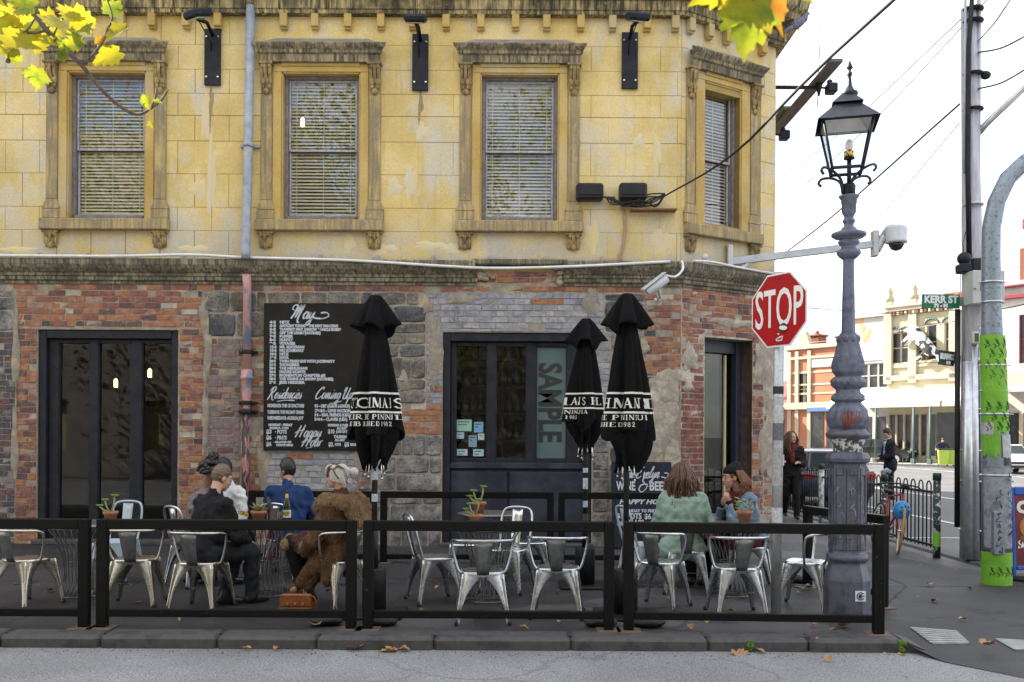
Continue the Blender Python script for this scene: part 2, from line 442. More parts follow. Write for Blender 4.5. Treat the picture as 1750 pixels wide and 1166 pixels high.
# -- materials
def plaster(name, base, dirty, pale):
    m, n, l, b = nodes(name); v = coords(n, l)
    a = noise_tex(n, l, v, 1.1, 7, .62)
    c = ramp(n, l, a, [(.36, tuple(x*.84 for x in base)), (.5, base), (.62, (base[0]*1.1, base[1]*1.16, base[2]*1.5))])
    p = noise_tex(n, l, coords(n, l, (1.3, 1.3, .8), loc=(4, 2, 7)), 1.0, 8, .68)
    c = mixc(n, l, ramp(n, l, p, [(.5, 0.0), (.57, .5), (.66, .95)]), c, pale)
    s = noise_tex(n, l, coords(n, l, (7, 7, .5)), 1.0, 5, .6)
    c = mixc(n, l, ramp(n, l, s, [(.56, 0.0), (.76, .38)]), c, dirty)
    # weathering rises from the string cornice: a grey, patchy foot of the upper wall
    sp = n.new('ShaderNodeSeparateXYZ'); l.new(n.new('ShaderNodeNewGeometry').outputs['Position'], sp.inputs[0])
    mr = n.new('ShaderNodeMapRange'); mr.inputs[1].default_value = Z_STR1+.75; mr.inputs[2].default_value = Z_STR1; l.new(sp.outputs['Z'], mr.inputs[0])
    md = n.new('ShaderNodeMath'); md.operation = 'MULTIPLY'; l.new(mr.outputs[0], md.inputs[0]); l.new(ramp(n, l, noise_tex(n, l, v, 2.2, 6, .7), [(.38, 0.0), (.56, 1.0)]), md.inputs[1])
    c = mixc(n, l, md.outputs[0], c, (.46, .42, .36))
    g_ = noise_tex(n, l, v, 34, 4, .7)
    c = mixc(n, l, 1.0, c, ramp(n, l, g_, [(.3, .86), (.7, 1.1)]), 'MULTIPLY')
    l.new(c, b.inputs['Base Color']); b.inputs['Roughness'].default_value = .85
    bump(n, l, b, noise_tex(n, l, v, 26, 6, .7), .35, .01)
    return m
m_yel = plaster('yellow_render', (.68, .51, .195), (.36, .28, .15), (.60, .55, .45))
m_yel2 = plaster('ochre_paint', (.52, .35, .1), (.24, .19, .11), (.5, .42, .26))
m_joint = mat('render_joint', (.42, .3, .1), (.3, .22, .09), 4, .9)
def streaky(name, a, d, pale):
    m, n, l, b = nodes(name)
    s = noise_tex(n, l, coords(n, l, (16, 16, .9)), 1.6, 5, .65)
    q = noise_tex(n, l, coords(n, l), 2.4, 6, .65)
    c = ramp(n, l, s, [(.38, d), (.5, tuple((x+y)/2 for x, y in zip(a, d))), (.62, a)])
    c = mixc(n, l, ramp(n, l, q, [(.42, 0.0), (.62, .8)]), c, d)
    c = mixc(n, l, ramp(n, l, noise_tex(n, l, coords(n, l, loc=(5, 5, 5)), 9, 5, .7), [(.58, 0.0), (.72, .7)]), c, pale)
    l.new(c, b.inputs['Base Color']); b.inputs['Roughness'].default_value = .9
    bump(n, l, b, noise_tex(n, l, coords(n, l, (1, 1, .3)), 45, 5, .7), .6, .012)
    return m
m_corn = streaky('stained_cornice', (.6, .47, .22), (.045, .037, .027), (.42, .36, .24))
m_string = streaky('mossy_string_course', (.36, .32, .22), (.07, .062, .045), (.3, .3, .16))
m_stain = streaky('weathered_stone_trim', (.4, .32, .19), (.08, .066, .045), (.44, .42, .38)); m_brk_ = streaky('tan_carved_bracket', (.5, .36, .14), (.17, .12, .06), (.46, .4, .3))
m_pil = streaky('peeling_pilaster', (.54, .4, .17), (.24, .19, .12), (.47, .45, .44))
m_lead = mat('lead_flashing', (.2, .19, .18), (.32, .3, .27), 5, .6)
m_mort = mat('sandy_mortar', (.47, .385, .265), (.28, .245, .2), 3.5, .95, bmp=.9, bscale=38, c3=(.38, .34, .28), dist=.02)
m_rend = mat('pale_lime_render', (.5, .44, .36), (.32, .27, .22), 3.2, .95, bmp=.8, bscale=22, c3=(.56, .5, .42), dist=.02)
def brickmat(name, c, lime=.3):
    m, n, l, b = nodes(name); v = coords(n, l)
    col = ramp(n, l, noise_tex(n, l, v, 11, 6, .7), [(.3, tuple(x*.6 for x in c)), (.5, c), (.7, tuple(min(1, x*1.3+.015) for x in c))])
    col = mixc(n, l, ramp(n, l, noise_tex(n, l, coords(n, l, loc=(3, 1, 2)), 7, 7, .72), [(.55, 0.0), (.66, lime), (.74, lime*1.6)]), col, (.46, .39, .31))
    col = mixc(n, l, ramp(n, l, noise_tex(n, l, coords(n, l, loc=(9, 9, 1)), 4.5, 6, .7), [(.56, 0.0), (.7, .55)]), col, (.06, .05, .048))
    l.new(col, b.inputs['Base Color']); b.inputs['Roughness'].default_value = .9
    bump(n, l, b, noise_tex(n, l, v, 60, 5, .7), .7, .008)
    return m
BR = {k: brickmat(k + '_brick', c, lm) for k, c, lm in (
    ('orange', (.34, .145, .075), .45), ('red', (.25, .1, .07), .5), ('purple', (.14, .072, .068), .5), ('pink', (.35, .22, .165), .7),
    ('char', (.07, .058, .055), .3), ('lime', (.42, .36, .29), .3), ('mauve', (.22, .15, .145), .5), ('mauve_grey', (.2, .17, .165), .5),
    ('painted_grey', (.27, .275, .33), .5), ('painted_pale', (.34, .34, .37), .5), ('blue_black', (.07, .067, .08), .35), ('deep_red', (.19, .065, .05), .35))}
def stonemat(name, a, b_, c_):
    m, n, l, b = nodes(name); v = coords(n, l)
    col = ramp(n, l, noise_tex(n, l, v, 3.2, 8, .72), [(.36, a), (.5, b_), (.62, c_)])
    pit = n.new('ShaderNodeTexVoronoi'); pit.inputs['Scale'].default_value = 42; l.new(v, pit.inputs['Vector'])
    col = mixc(n, l, ramp(n, l, noise_tex(n, l, v, 36, 4, .75), [(.5, 0.0), (.62, .7)]), col, (.035, .033, .032))
    col = mixc(n, l, ramp(n, l, noise_tex(n, l, coords(n, l, loc=(2, 7, 3)), 5, 7, .75), [(.55, 0.0), (.66, .6)]), col, (.44, .41, .36))
    l.new(col, b.inputs['Base Color']); b.inputs['Roughness'].default_value = .9
    bump(n, l, b, noise_tex(n, l, v, 18, 7, .75), .9, .025)
    return m
ST = {'stone': [stonemat('bluestone', (.08, .073, .068), (.16, .148, .135), (.27, .245, .21)), stonemat('brown_bluestone', (.09, .077, .064), (.19, .165, .135), (.3, .255, .2)), stonemat('dark_bluestone', (.045, .045, .05), (.09, .09, .1), (.16, .16, .17))],
      'pale': [stonemat('limewashed_bluestone', (.085, .08, .076), (.25, .235, .22), (.4, .38, .35)), stonemat('grey_bluestone', (.08, .076, .075), (.19, .18, .176), (.33, .31, .3))]}
PAL = {'red': [('orange', 40), ('red', 24), ('purple', 16), ('pink', 12), ('char', 5), ('lime', 5)], 'redw': [('deep_red', 60), ('red', 25), ('purple', 10), ('pink', 5)],
       'mauve': [('mauve', 50), ('mauve_grey', 30), ('purple', 12), ('pink', 8)], 'grey': [('painted_grey', 58), ('painted_pale', 38), ('orange', 4)],
       'dark': [('blue_black', 65), ('purple', 20), ('mauve_grey', 15)], 'top': [('orange', 45), ('red', 30), ('purple', 25)], 'rough': [('orange', 40), ('red', 30), ('lime', 20), ('purple', 10)]}
# -- unit pieces shared by the loops
def brick_mesh(i):
    r_ = random.Random(i); b = MB(); b.box(-.5, -.017, -.5, .5, .03, .5, c=.008)
    for p in b.v:
        p.x += r_.uniform(-.018, .018); p.z += r_.uniform(-.05, .05)
        if p.y < 0: p.y += r_.uniform(-.004, .006)
    return b
def stone_mesh(i):
    r_ = random.Random(i+50); b = MB(); nx, nz = 5, 4; GX = (-.5, -.45, -.16, .16, .45, .5); GZ = (-.5, -.42, 0, .42, .5); vs = []; fs = []
    for k in range(nz+1):
        for j in range(nx+1):
            x, z = GX[j], GZ[k]
            e = max(abs(x), abs(z))*2
            corner = (abs(x)*2)**3*(abs(z)*2)**3
            x2, z2 = x*(1-.1*corner)+(r_.uniform(-.02, .02)), z*(1-.12*corner)+r_.uniform(-.03, .03)
            vs.append((x2, (-.008 if e > .95 else -.02+r_.uniform(-.007, .007)), z2))
    for k in range(nz):
        for j in range(nx):
            a = k*(nx+1)+j; fs.append((a, a+1, a+nx+2, a+nx+1))
    b.add(vs, fs, 0, False); return b
BMB = [brick_mesh(i) for i in range(4)]
SMB = [stone_mesh(i) for i in range(6)]
MESHC = {}
def piece_mesh(kind, i, m):
    k = (kind, i, m.name)
    if k not in MESHC: MESHC[k] = (BMB if kind == 'brick' else SMB)[i].mesh(kind, m)
    return MESHC[k]
PIECES = []    # (kind, i, material, world matrix, size)
def pick(pal):
    t = rnd.uniform(0, sum(w for _, w in pal))
    for k, w in pal:
        t -= w
        if t <= 0: return k
    return pal[-1][0]
def fill(fr, u0, u1, z0, z1, kind, holes=(), skip=.02, row=None):
    if u1 < u0: u0, u1 = u1, u0
    if z1 < z0: z0, z1 = z1, z0
    stone = kind in ST
    z = z1
    while z > z0 + (.03 if not stone else .06):
        h = min(rnd.choice((.11, .16, .2, .26, .32)), z - z0) if stone else min(.0905, z-z0)
        if stone and z-z0-h < .12: h = z-z0
        u = u0 - (0 if stone else rnd.uniform(0, .12))
        while u < u1-.03:
            L = rnd.choice((.18, .28, .4, .5, .66)) if stone else (rnd.choice((.245, .245, .25, .13)) if kind != 'redw' else rnd.choice((.245, .12)))
            a, b = max(u, u0), min(u+L, u1)
            if u1-b < (.14 if stone else .04): b = u1
            u = b
            if b-a < .04 or rnd.random() < skip: continue
            cx_, cz_ = (a+b)/2, z-h/2
            if any(hx0 < cx_ < hx1 and hz0 < cz_ < hz1 for hx0, hx1, hz0, hz1 in holes): continue
            g_ = .015 if not stone else .016
            mm = rnd.choice(ST[kind]) if stone else BR[pick(PAL[kind])]
            dy = rnd.uniform(-.007, .005) if not stone else rnd.uniform(-.01, .006)
            M_ = fr @ Matrix.Translation((cx_, dy, cz_)) @ Matrix.Rotation(rnd.uniform(-.008, .008)*(4 if stone else 1), 4, 'Y') @ Matrix.Diagonal((b-a-g_, 1 if not stone else 1.1, h-g_*1.1, 1))
            PIECES.append(('stone' if stone else 'brick', rnd.randrange(6 if stone else 4), mm, M_, (b-a)*h))
        z -= h
def FR(x0, y0, x1, y1, kind, **k): fill(FA, fx(x0), fx(x1), fz(y1), fz(y0), kind, **k)
def CR(x0, y0, x1, y1, kind, **k):
    u0, z0 = fp(CH, x0, y0); u1, z1 = fp(CH, x1, y0); _, zz = fp(CH, x0, y1)
    fill(CH, u0, u1, zz, z0, kind, **k)
# -- backing walls with openings
def holed(mb, u0, u1, z0, z1, holes, y0, y1, mi=0):
    us = sorted({u0, u1, *[h[0] for h in holes], *[h[1] for h in holes]})
    for a, b in zip(us, us[1:]):
        if b <= u0 or a >= u1: continue
        cuts = sorted((h[2], h[3]) for h in holes if h[0] < (a+b)/2 < h[1])
        z = z0
        for c0, c1 in cuts:
            if c0 > z: mb.box(a, y0, z, b, y1, c0, mi)
            z = max(z, c1)
        if z < z1: mb.box(a, y0, z, b, y1, z1, mi)
D1 = (fx(65), fx(305), -.1, fz(566)); D2 = (fx(757), fx(1012), -.1, fz(567))
WINC = [180.5, 546.5, 886.0]
WIN = [(fx(c-66), fx(c+66), fz(376), fz(126)) for c in WINC]
cu = lambda px, py=400: fp(CH, px, py)[0]
cz = lambda py, px=1245: fp(CH, px, py)[1]
D3 = (cu(1203, 700), cu(1285, 700), -.1, cz(579, 1240))
WC = (cu(1204, 270), cu(1264, 270), cz(386, 1235), cz(160, 1235))
b = MB(FA); holed(b, WL, CX0, -.1, Z_STR0+.2, [D1, D2], -.010, .36); b.build('lower_wall', m_mort, pub)
b = MB(CH); holed(b, 0, CL, -.1, Z_STR0+.2, [D3], -.010, .36); b.build('lower_wall', m_rend, pub)
b = MB(FA); holed(b, WL, CX0, Z_STR0+.2, 9.2, WIN, .006, .36); b.build('upper_wall', m_joint, pub)
b = MB(CH); holed(b, 0, CL, Z_STR0+.2, 9.2, [WC], .006, .36); b.build('upper_wall', m_joint, pub)
b = MB(SIDE); b.box(0.0, .0, -.1, 22, .36, 9.2); b.build('side_wall', m_yel, pub)
b = MB(); b.box(WL, YW+.4, 9.0, CORNER.x-.3, 36, 9.2); b.add([(WL, YW+.6, 9.2), (CORNER.x-.6, YW+1.6, 9.2), (CORNER.x-.6, 36, 9.2), (WL, 36, 9.2), (WL+3, 22, 11.6), (1, 22, 11.6)], [(0, 1, 5, 4), (1, 2, 5), (2, 3, 4, 5), (3, 0, 4)])
b.build('roof', m_lead, pub)
b = MB(); b.box(WL-.02, YW+.01, -.1, WL+.3, 36, 9.2); b.box(WL, 35.7, -.1, CORNER.x, 36, 9.2); b.build('back_wall', m_joint, pub)
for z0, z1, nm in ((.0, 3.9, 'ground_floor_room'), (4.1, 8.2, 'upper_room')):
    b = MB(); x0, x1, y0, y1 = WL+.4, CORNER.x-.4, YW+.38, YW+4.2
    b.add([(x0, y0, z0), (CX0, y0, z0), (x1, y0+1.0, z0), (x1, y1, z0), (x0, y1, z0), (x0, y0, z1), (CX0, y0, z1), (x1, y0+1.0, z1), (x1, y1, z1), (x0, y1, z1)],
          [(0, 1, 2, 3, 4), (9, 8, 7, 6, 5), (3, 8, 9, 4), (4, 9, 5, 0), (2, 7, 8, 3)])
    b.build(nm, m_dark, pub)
# -- rendered ashlar blocks of the upper storey
courses = [29, 78, 120, 161, 199, 243, 299, 356, 396, 447]
BLK = {}
def block(fr, a, b_, z0, z1):
    w, h = round(b_-a, 2), round(z1-z0, 2); j = rnd.randrange(2)
    if (w, h, j) not in BLK:
        q = MB(); q.box(-w/2+.0025, -.004, -h/2+.0025, w/2-.0025, .02, h/2-.0025, c=.004); BLK[w, h, j] = q.mesh('render_block', m_yel)
    o = link('render_block', BLK[w, h, j], pub, True)
    o.matrix_local = Matrix.Translation((0, -YW, 0)) @ fr @ Matrix.Translation(((a+b_)/2, rnd.uniform(-.001, .001), (z0+z1)/2))
def blocks(fr, u0, u1, zs, holes, bw, start):
    for i, (zt, zb) in enumerate(zip(zs, zs[1:])):
        u = u0 - (start if i % 2 else start - bw/2) % bw
        while u < u1:
            segs = [(max(u, u0), min(u+bw, u1))]
            for h in holes:
                if min(zt, h[3]) - max(zb, h[2]) > .01:
                    new = []
                    for a, b_ in segs:
                        if h[1] <= a or h[0] >= b_: new.append((a, b_)); continue
                        if a < h[0]: new.append((a, h[0]))
                        if b_ > h[1]: new.append((h[1], b_))
                    segs = new
            for a, b_ in segs:
                if b_-a > .03: block(fr, a, b_, zb, zt)
            u += bw
SUR = [(fx(c-78), fx(c+78), fz(378), fz(108)) for c in WINC]
blocks(FA, fx(-40), CX0, [fz(y) for y in courses], SUR, .515, .1)
blocks(CH, 0, CL, [fz(y) for y in courses], [(cu(1193, 270), cu(1300, 270), cz(388), cz(125))], .515, .33)
# -- mouldings swept round the corner
def sweep(name, path, prof, m, closed_ends=True):
    """path: (x, y) points; prof: (outward, z) points"""
    P = [Vector(p) for p in path]; N = []
    for i in range(len(P)):
        ds = []
        if i > 0: ds.append((P[i]-P[i-1]).normalized())
        if i < len(P)-1: ds.append((P[i+1]-P[i]).normalized())
        ns = [Vector((d.y, -d.x)) for d in ds]
        v = ns[0] if len(ns) == 1 else (ns[0]+ns[1])/(1+ns[0].dot(ns[1]))
        N.append(v)
    b = MB(); k = len(prof); vs = [(p.x+n_.x*o, p.y+n_.y*o, z) for p, n_ in zip(P, N) for o, z in prof]
    fs = [(i*k+j, i*k+j+1, (i+1)*k+j+1, (i+1)*k+j) for i in range(len(P)-1) for j in range(k-1)]
    if closed_ends: fs += [list(range(k)), list(range((len(P)-1)*k, len(P)*k))[::-1]]
    b.add(vs, fs); return b.build(name, m, pub)
cpt = lambda u: tuple((CH @ Vector((u, 0, 0))).xy)
END = (CORNER.x, 34.0)
PATH = [(WL, YW), (CX0, YW), tuple(CORNER.xy), END]
zp = Z_PAR
sweep('eaves_cornice', PATH, [(-.1, zp), (.12, zp), (.13, zp+.05), (.15, zp+.06), (.155, zp+.19), (.2, zp+.21), (.21, zp+.26), (.36, zp+.33), (.38, zp+.42), (.44, zp+.5), (.47, zp+.62), (-.1, zp+.7)], m_corn)
sweep('shade_parapet', PATH, [(.02, zp+.5), (.02, zp+3.2), (.08, zp+3.22), (.08, zp+3.5), (-.3, zp+3.52), (-.3, zp+.5)], m_yel2)  # unseen, raised above the cornice so its shadow reaches the road
z0, z1 = Z_STR0, Z_STR1
SPROF = [(-.05, z0), (.035, z0), (.04, z0+.035), (.075, z0+.055), (.08, z0+.10), (.10, z0+.115), (.105, z0+.15), (.13, z0+.17), (.17, z0+.215), (.2, z0+.27), (.205, z1-.025), (.19, z1-.005), (-.05, z1+.03)]
sweep('string_cornice', [(WL, YW), (fx(812), YW)], SPROF, m_string)
sweep('string_cornice', [(fx(962), YW), (CX0, YW), tuple(CORNER.xy), END], SPROF, m_string)
b = MB(FA); b.box(fx(805), -.13, z1-.06, fx(970), .02, z1+.03, c=.02); b.build('cornice_capping', m_string, pub)
# broken stub of the string cornice
b = MB(FA)
for i in range(26):
    uu = fx(812) + abs(rnd.gauss(0, .1)) if i % 2 else fx(962) - abs(rnd.gauss(0, .1))
    b.ell((uu, -.02-rnd.uniform(0, .03), z0+rnd.uniform(.05, .33)), (rnd.uniform(.03, .07), .03, rnd.uniform(.02, .05)), 8, 6)
tag(b.build('broken_render', m_mort, pub), kind='stuff')
# modillion blocks under the eaves
def modillion(fr, u):
    b = MB(fr); b.box(u-.055, -.12, zp-.19, u+.055, .0, zp+.004, c=.008); b.box(u-.05, -.08, zp-.215, u+.05, 0, zp-.192); b.build('modillion', m_yel2, pub)
for px in (20, 88, 145, 207, 260, 318, 372, 484, 537, 593, 649, 703, 760, 819, 878, 931, 989, 1043, 1102, 1150): modillion(FA, fx(px))
for px in (1176, 1208, 1238, 1268, 1299, 1330):
    u = fp(CH, px, 60)[0]
    if u < CL: modillion(CH, u)
# -- upper windows with their surrounds
m_sash = mat('white_sash_paint', (.5, .48, .5), (.3, .27, .28), 14, .55)
m_sashd = mat('dark_sash_paint', (.13, .11, .12), (.25, .22, .22), 14, .55)
m_blind = mat('venetian_blind_slats', (.82, .8, .74), (.74, .72, .66), 3, .45)
def sash_window(fr, u0, u1, z0, z1, msash):
    w = MB(fr); f_ = .05
    for a, b_, c_, d_ in ((u0, u0+f_, z0, z1), (u1-f_, u1, z0, z1)): w.box(a, .1, c_, b_, .24, d_, 1, .006)
    w.box(u0+f_, .1, z1-f_*.8, u1-f_, .24, z1, 1, .006); w.box(u0+f_, .08, z0, u1-f_, .24, z0+.09, 1, .008)
    zm = (z0+z1)/2 - .02
    for a, c_, y in ((zm, z1-f_*.8, .15), (z0+.09, zm+.045, .19)):
        x0_, x1_ = u0+f_+.004, u1-f_-.004
        w.box(x0_, y, a, x0_+.028, y+.03, c_, 0, .004); w.box(x1_-.028, y, a, x1_, y+.03, c_, 0, .004)
        w.box(x0_+.03, y+.002, a, x1_-.03, y+.03, a+.035, 0, .004); w.box(x0_+.03, y+.002, c_-.03, x1_-.03, y+.03, c_, 0, .004)
    win = w.build('window', [msash, m_sashd], pub)
    for a, c_, y in ((zm+.035, z1-f_*.8-.03, .167), (z0+.125, zm+.012, .207)):
        p = MB(fr); p.box(u0+f_+.032, y, a, u1-f_-.032, y+.006, c_); p.build('pane', m_glass, win)
    p = MB(fr); z = z0+.1; i = 0
    while z < z1-.06:
        tl = .016; sag = .004*math.sin(i*1.7)
        p.add([(u0+f_+.01, .222, z-tl+sag), (u1-f_-.01, .222, z-tl-sag), (u1-f_-.01, .247, z+tl-sag), (u0+f_+.01, .247, z+tl+sag)], [(0, 1, 2, 3)])
        z += .051; i += 1
    for t in (.14, .5, .86): p.box(u0+(u1-u0)*t-.004, .218, z0+.1, u0+(u1-u0)*t+.004, .22, z1-.06)
    p.build('blind', m_blind, win, fix=False)
    return win
def bracket(fr, u, zt, zb, w, dep, m):
    b = MB(fr); n_ = 9; h = zt-zb; pts = []
    b.box(u-w*.62, -dep, zt-.035, u+w*.62, .0, zt, c=.006)
    for i in range(n_+1):
        t = i/n_; pts.append((dep*(.9-.62*t+.16*math.sin(t*6.3)), zt-.036-(h-.036)*t))
    for k in (-1, 0, 1):     # three ribs of a scrolled console
        ww = w*.26; x = u+k*w*.33
        for (d0, a), (d1, c_) in zip(pts, pts[1:]):
            e = .82 if k else 1.0
            b.add([(x-ww/2, -d0*e, a), (x+ww/2, -d0*e, a), (x+ww/2, -d1*e, c_), (x-ww/2, -d1*e, c_), (x-ww/2-.006, 0, a), (x+ww/2+.006, 0, a), (x+ww/2+.006, 0, c_), (x-ww/2-.006, 0, c_)], [(0, 3, 2, 1), (4, 0, 1, 5), (0, 4, 7, 3), (1, 2, 6, 5), (3, 7, 6, 2)])
    for t, r_ in ((.12, .3), (.62, .34), (.78, .24)):
        dd = dep*(.9-.62*t+.1); zz = zt-h*t
        for k in (-1, 1): b.ell((u+k*w*.28, -dd*.8, zz), (w*r_*.7, .022, w*r_), 9, 7)
    b.ell((u, -dep*.36, zb+.03), (w*.3, .03, .05), 9, 7)
    return b.build('bracket', m, pub)
def surround(fr, uc, ug, uh, zs, msash, W_):
    """uc centre, ug half glass opening, uh half hood; zs: hood top, hood bottom, bracket bottom, opening top, opening bottom, sill top, sill bottom, foot"""
    ht, hb, bb, ot, ob, stp, sb, ft = zs
    up = uh*.82; pw = .1
    h = MB(fr); prof = [(0, hb), (.10, hb), (.11, hb+.10), (.14, hb+.12), (.145, hb+.16), (.18, hb+.2), (.2, ht-.02), (.2, ht), (0, ht)]
    L = []
    for s_ in (-1, 1):
        L.append([(uc+s_*(uh-.2+o), -o, z) for o, z in prof])
    k = len(prof); vs = L[0]+L[1]
    h.add(vs, [(j, j+1, k+j+1, k+j) for j in range(k-1)] + [list(range(k)), list(range(2*k-1, k-1, -1))])
    h.build('window_hood', m_stain, pub)
    c = MB(fr); c.add([(uc-uh+.12, -.17, ht), (uc+uh-.12, -.17, ht), (uc+uh-.3, 0, ht+.13), (uc-uh+.3, 0, ht+.13), (uc-uh+.12, 0, ht), (uc+uh-.12, 0, ht)], [(0, 1, 2, 3), (0, 3, 4), (1, 5, 2)]); c.build('hood_flashing', m_lead, pub)
    for s_ in (-1, 1):
        u = uc+s_*up
        bracket(fr, u, hb-.004, bb, .17, .13, m_brk_)
        p = MB(fr); p.box(u-.085, -.035, stp+.3, u+.085, .012, bb+.0, c=.01); p.box(u-.135, -.055, stp, u+.135, .012, stp+.16, c=.02); p.add([(u-.135, -.05, stp+.16), (u+.135, -.05, stp+.16), (u+.085, -.034, stp+.3), (u-.085, -.034, stp+.3), (u-.135, .01, stp+.16), (u+.135, .01, stp+.16), (u+.085, .01, stp+.3), (u-.085, .01, stp+.3)], [(0, 1, 2, 3), (4, 0, 3, 7), (1, 5, 6, 2)])
        p.build('pilaster', m_pil, pub)
        bracket(fr, u, sb-.004, ft, .2, .09, m_brk_)
    a = MB(fr); o1, o2 = ug+.02, ug+.13
    ua = up-.10
    for s_ in (-1, 1):
        a.box(uc+s_*o1, -.03, stp, uc+s_*ua, .012, ot+.02, c=.006)
        a.box(uc+s_*(ug+.0), -.012, stp, uc+s_*(o1-.002), .3, ot+.0, c=.004)
    a.box(uc-ua, -.03, ot+.022, uc+ua, .012, hb-.002, c=.006); a.box(uc-o1, -.05, ot+.1, uc+o1, -.028, ot+.16, c=.006); a.box(uc-ug, -.014, ot-.0, uc+ug, .3, ot+.02, c=.004)
    a.build('architrave', m_yel2, pub)
    s_ = MB(fr); s_.box(uc-uh*.965, -.13, sb, uc+uh*.965, .3, stp-.003, c=.012); s_.build('window_sill', m_pil, pub)
    sash_window(fr, uc-ug, uc+ug, stp+.002, ot-.002, msash)
for c in WINC:
    uc = fx(c)
    surround(FA, uc, fx(c+65)-uc, fx(c+113)-uc, [fz(y) for y in (81, 110, 162, 127, 377, 378, 397, 425)], m_sash, 1)
ucc = (cu(1204, 270)+cu(1264, 270))/2
surround(CH, ucc, (WC[1]-WC[0])/2, (cu(1320, 250)-cu(1190, 250))/2, [fz(y) for y in (81, 110, 162, 127, 377, 378, 397, 425)], m_sash, 1)
# stains of soot under the lamps and a few skims of filler over the render
def blob(fr, u, z, ru, rz_, y, m, name, n_=22, seed=0, th=.012, parent=None):
    r_ = random.Random(seed); b = MB(fr); ph = [r_.uniform(0, 6.3) for _ in range(4)]
    pts = []
    for i in range(n_):
        t = 2*math.pi*i/n_; q = 1+.18*math.sin(3*t+ph[0])+.12*math.sin(5*t+ph[1])+.1*math.sin(8*t+ph[2])+r_.uniform(-.06, .06)
        pts.append((u+ru*q*math.cos(t), z+rz_*q*math.sin(t)))
    inner = [(u+(a-u)*.9, z+(c_-z)*.9) for a, c_ in pts]
    vs = [(a, y, c_) for a, c_ in inner]+[(a, y+th, c_) for a, c_ in pts]+[(u, y-.002, z)]
    b.add(vs, [(i, (i+1) % n_, 2*n_) for i in range(n_)]+[(i, n_+i, n_+(i+1) % n_, (i+1) % n_) for i in range(n_)], 0, True)
    return b.build(name, m, pub)
# -- masonry of the ground storey
FR(-40, 488, 810, 499, 'top', skip=.08)
FR(28, 499, 345, 564, 'red'); FR(28, 564, 64, 935, 'red'); FR(307, 564, 354, 935, 'red')
FR(-40, 499, 27, 570, 'pale'); FR(-40, 570, 27, 935, 'dark')
FR(347, 499, 455, 578, 'stone'); FR(356, 580, 412, 935, 'mauve'); FR(413, 580, 453, 935, 'rough', skip=.12)
FR(456, 499, 735, 522, 'stone'); FR(650, 522, 728, 690, 'stone'); FR(456, 765, 612, 935, 'grey'); FR(613, 760, 645, 870, 'red', skip=.1)
FR(612, 560, 652, 770, 'rough', skip=.1)
FR(650, 690, 756, 742, 'red', skip=.08); FR(614, 743, 756, 935, 'pale')
FR(728, 499, 1030, 566, 'grey'); FR(729, 566, 756, 690, 'grey')
FR(812, 462, 962, 486, 'top', skip=.1); FR(812, 487, 1100, 498, 'top', skip=.12)
FR(1013, 566, 1042, 700, 'grey', skip=.1); FR(1032, 500, 1100, 566, 'stone'); FR(1043, 567, 1098, 790, 'stone')
FR(1100, 500, 1163, 640, 'red', skip=.06); FR(1100, 641, 1163, 700, 'rough', skip=.35); FR(1013, 701, 1042, 935, 'pale'); FR(1043, 790, 1163, 935, 'pale')
hd = [(D3[0]-.02, D3[1]+.02, -1, D3[3]+.02)]
CR(1165, 487, 1322, 575, 'red', holes=hd); CR(1165, 575, 1201, 640, 'rough', holes=hd, skip=.2); CR(1163, 640, 1202, 900, 'redw', holes=hd); CR(1286, 578, 1304, 880, 'red', holes=hd, skip=.1); CR(1305, 700, 1324, 880, 'rough', holes=hd, skip=.45)
PIECES.sort(key=lambda p: -p[4])
cnt = {'brick': 0, 'stone': 0}; rest = MB(); rmats = []
import itertools
for kind, i, m_, M_, s_ in PIECES:
    if cnt[kind] < 296:
        cnt[kind] += 1
        o = link(kind, piece_mesh(kind, i, m_), pub, True)
        o.matrix_local = Matrix.Translation((0, -YW, 0)) @ M_
    else:
        if m_ not in rmats: rmats.append(m_)
        src = (BMB if kind == 'brick' else SMB)[i]
        rest.add([M_ @ p for p in src.v], src.f, rmats.index(m_))
if rest.v: tag(rest.build('brickwork', rmats, pub, fix=False), kind='stuff')
for j, (px, py, rx, rz_, mm) in enumerate(((1140, 655, 26, 30, m_rend), (1128, 720, 28, 55, m_rend), (1150, 800, 12, 60, m_rend), (744, 600, 12, 60, m_mort), (790, 510, 28, 9, m_mort), (1010, 515, 14, 22, m_mort), (350, 540, 8, 40, m_mort), (355, 600, 7, 60, m_mort), (352, 720, 6, 60, m_mort),
        (28, 600, 7, 70, m_mort), (27, 760, 6, 70, m_mort), (728, 520, 10, 18, m_mort), (645, 800, 10, 40, m_rend), (1060, 690, 18, 40, m_rend), (612, 790, 8, 26, m_mort), (452, 800, 10, 40, m_mort), (1100, 590, 9, 14, m_rend), (690, 650, 9, 20, m_mort))):
    blob(FA, fx(px), fz(py), rx/114.3, rz_/114.3, -.028, mm, 'render_patch', seed=j)
for j, (px, py, rx, rz_) in enumerate(((1178, 612, .16, .2), (1300, 620, .16, .35), (1312, 760, .2, .6), (1250, 552, .5, .07), (1175, 660, .1, .1), (1308, 520, .12, .2))):
    u, z = fp(CH, px, py); blob(CH, u, z, rx, rz_, -.028, m_rend, 'render_patch', seed=40+j)
# unseen block added left of the pub to keep sun off the terrace
nb = thing('shade_building', 'unseen building added left of the pub to shade the terrace', 'building', (-20, YW, 0))
b = MB(); b.box(-40, YW+.1, -.1, WL-.03, 30, 11.4); b.build('wall', m_yel2, nb)
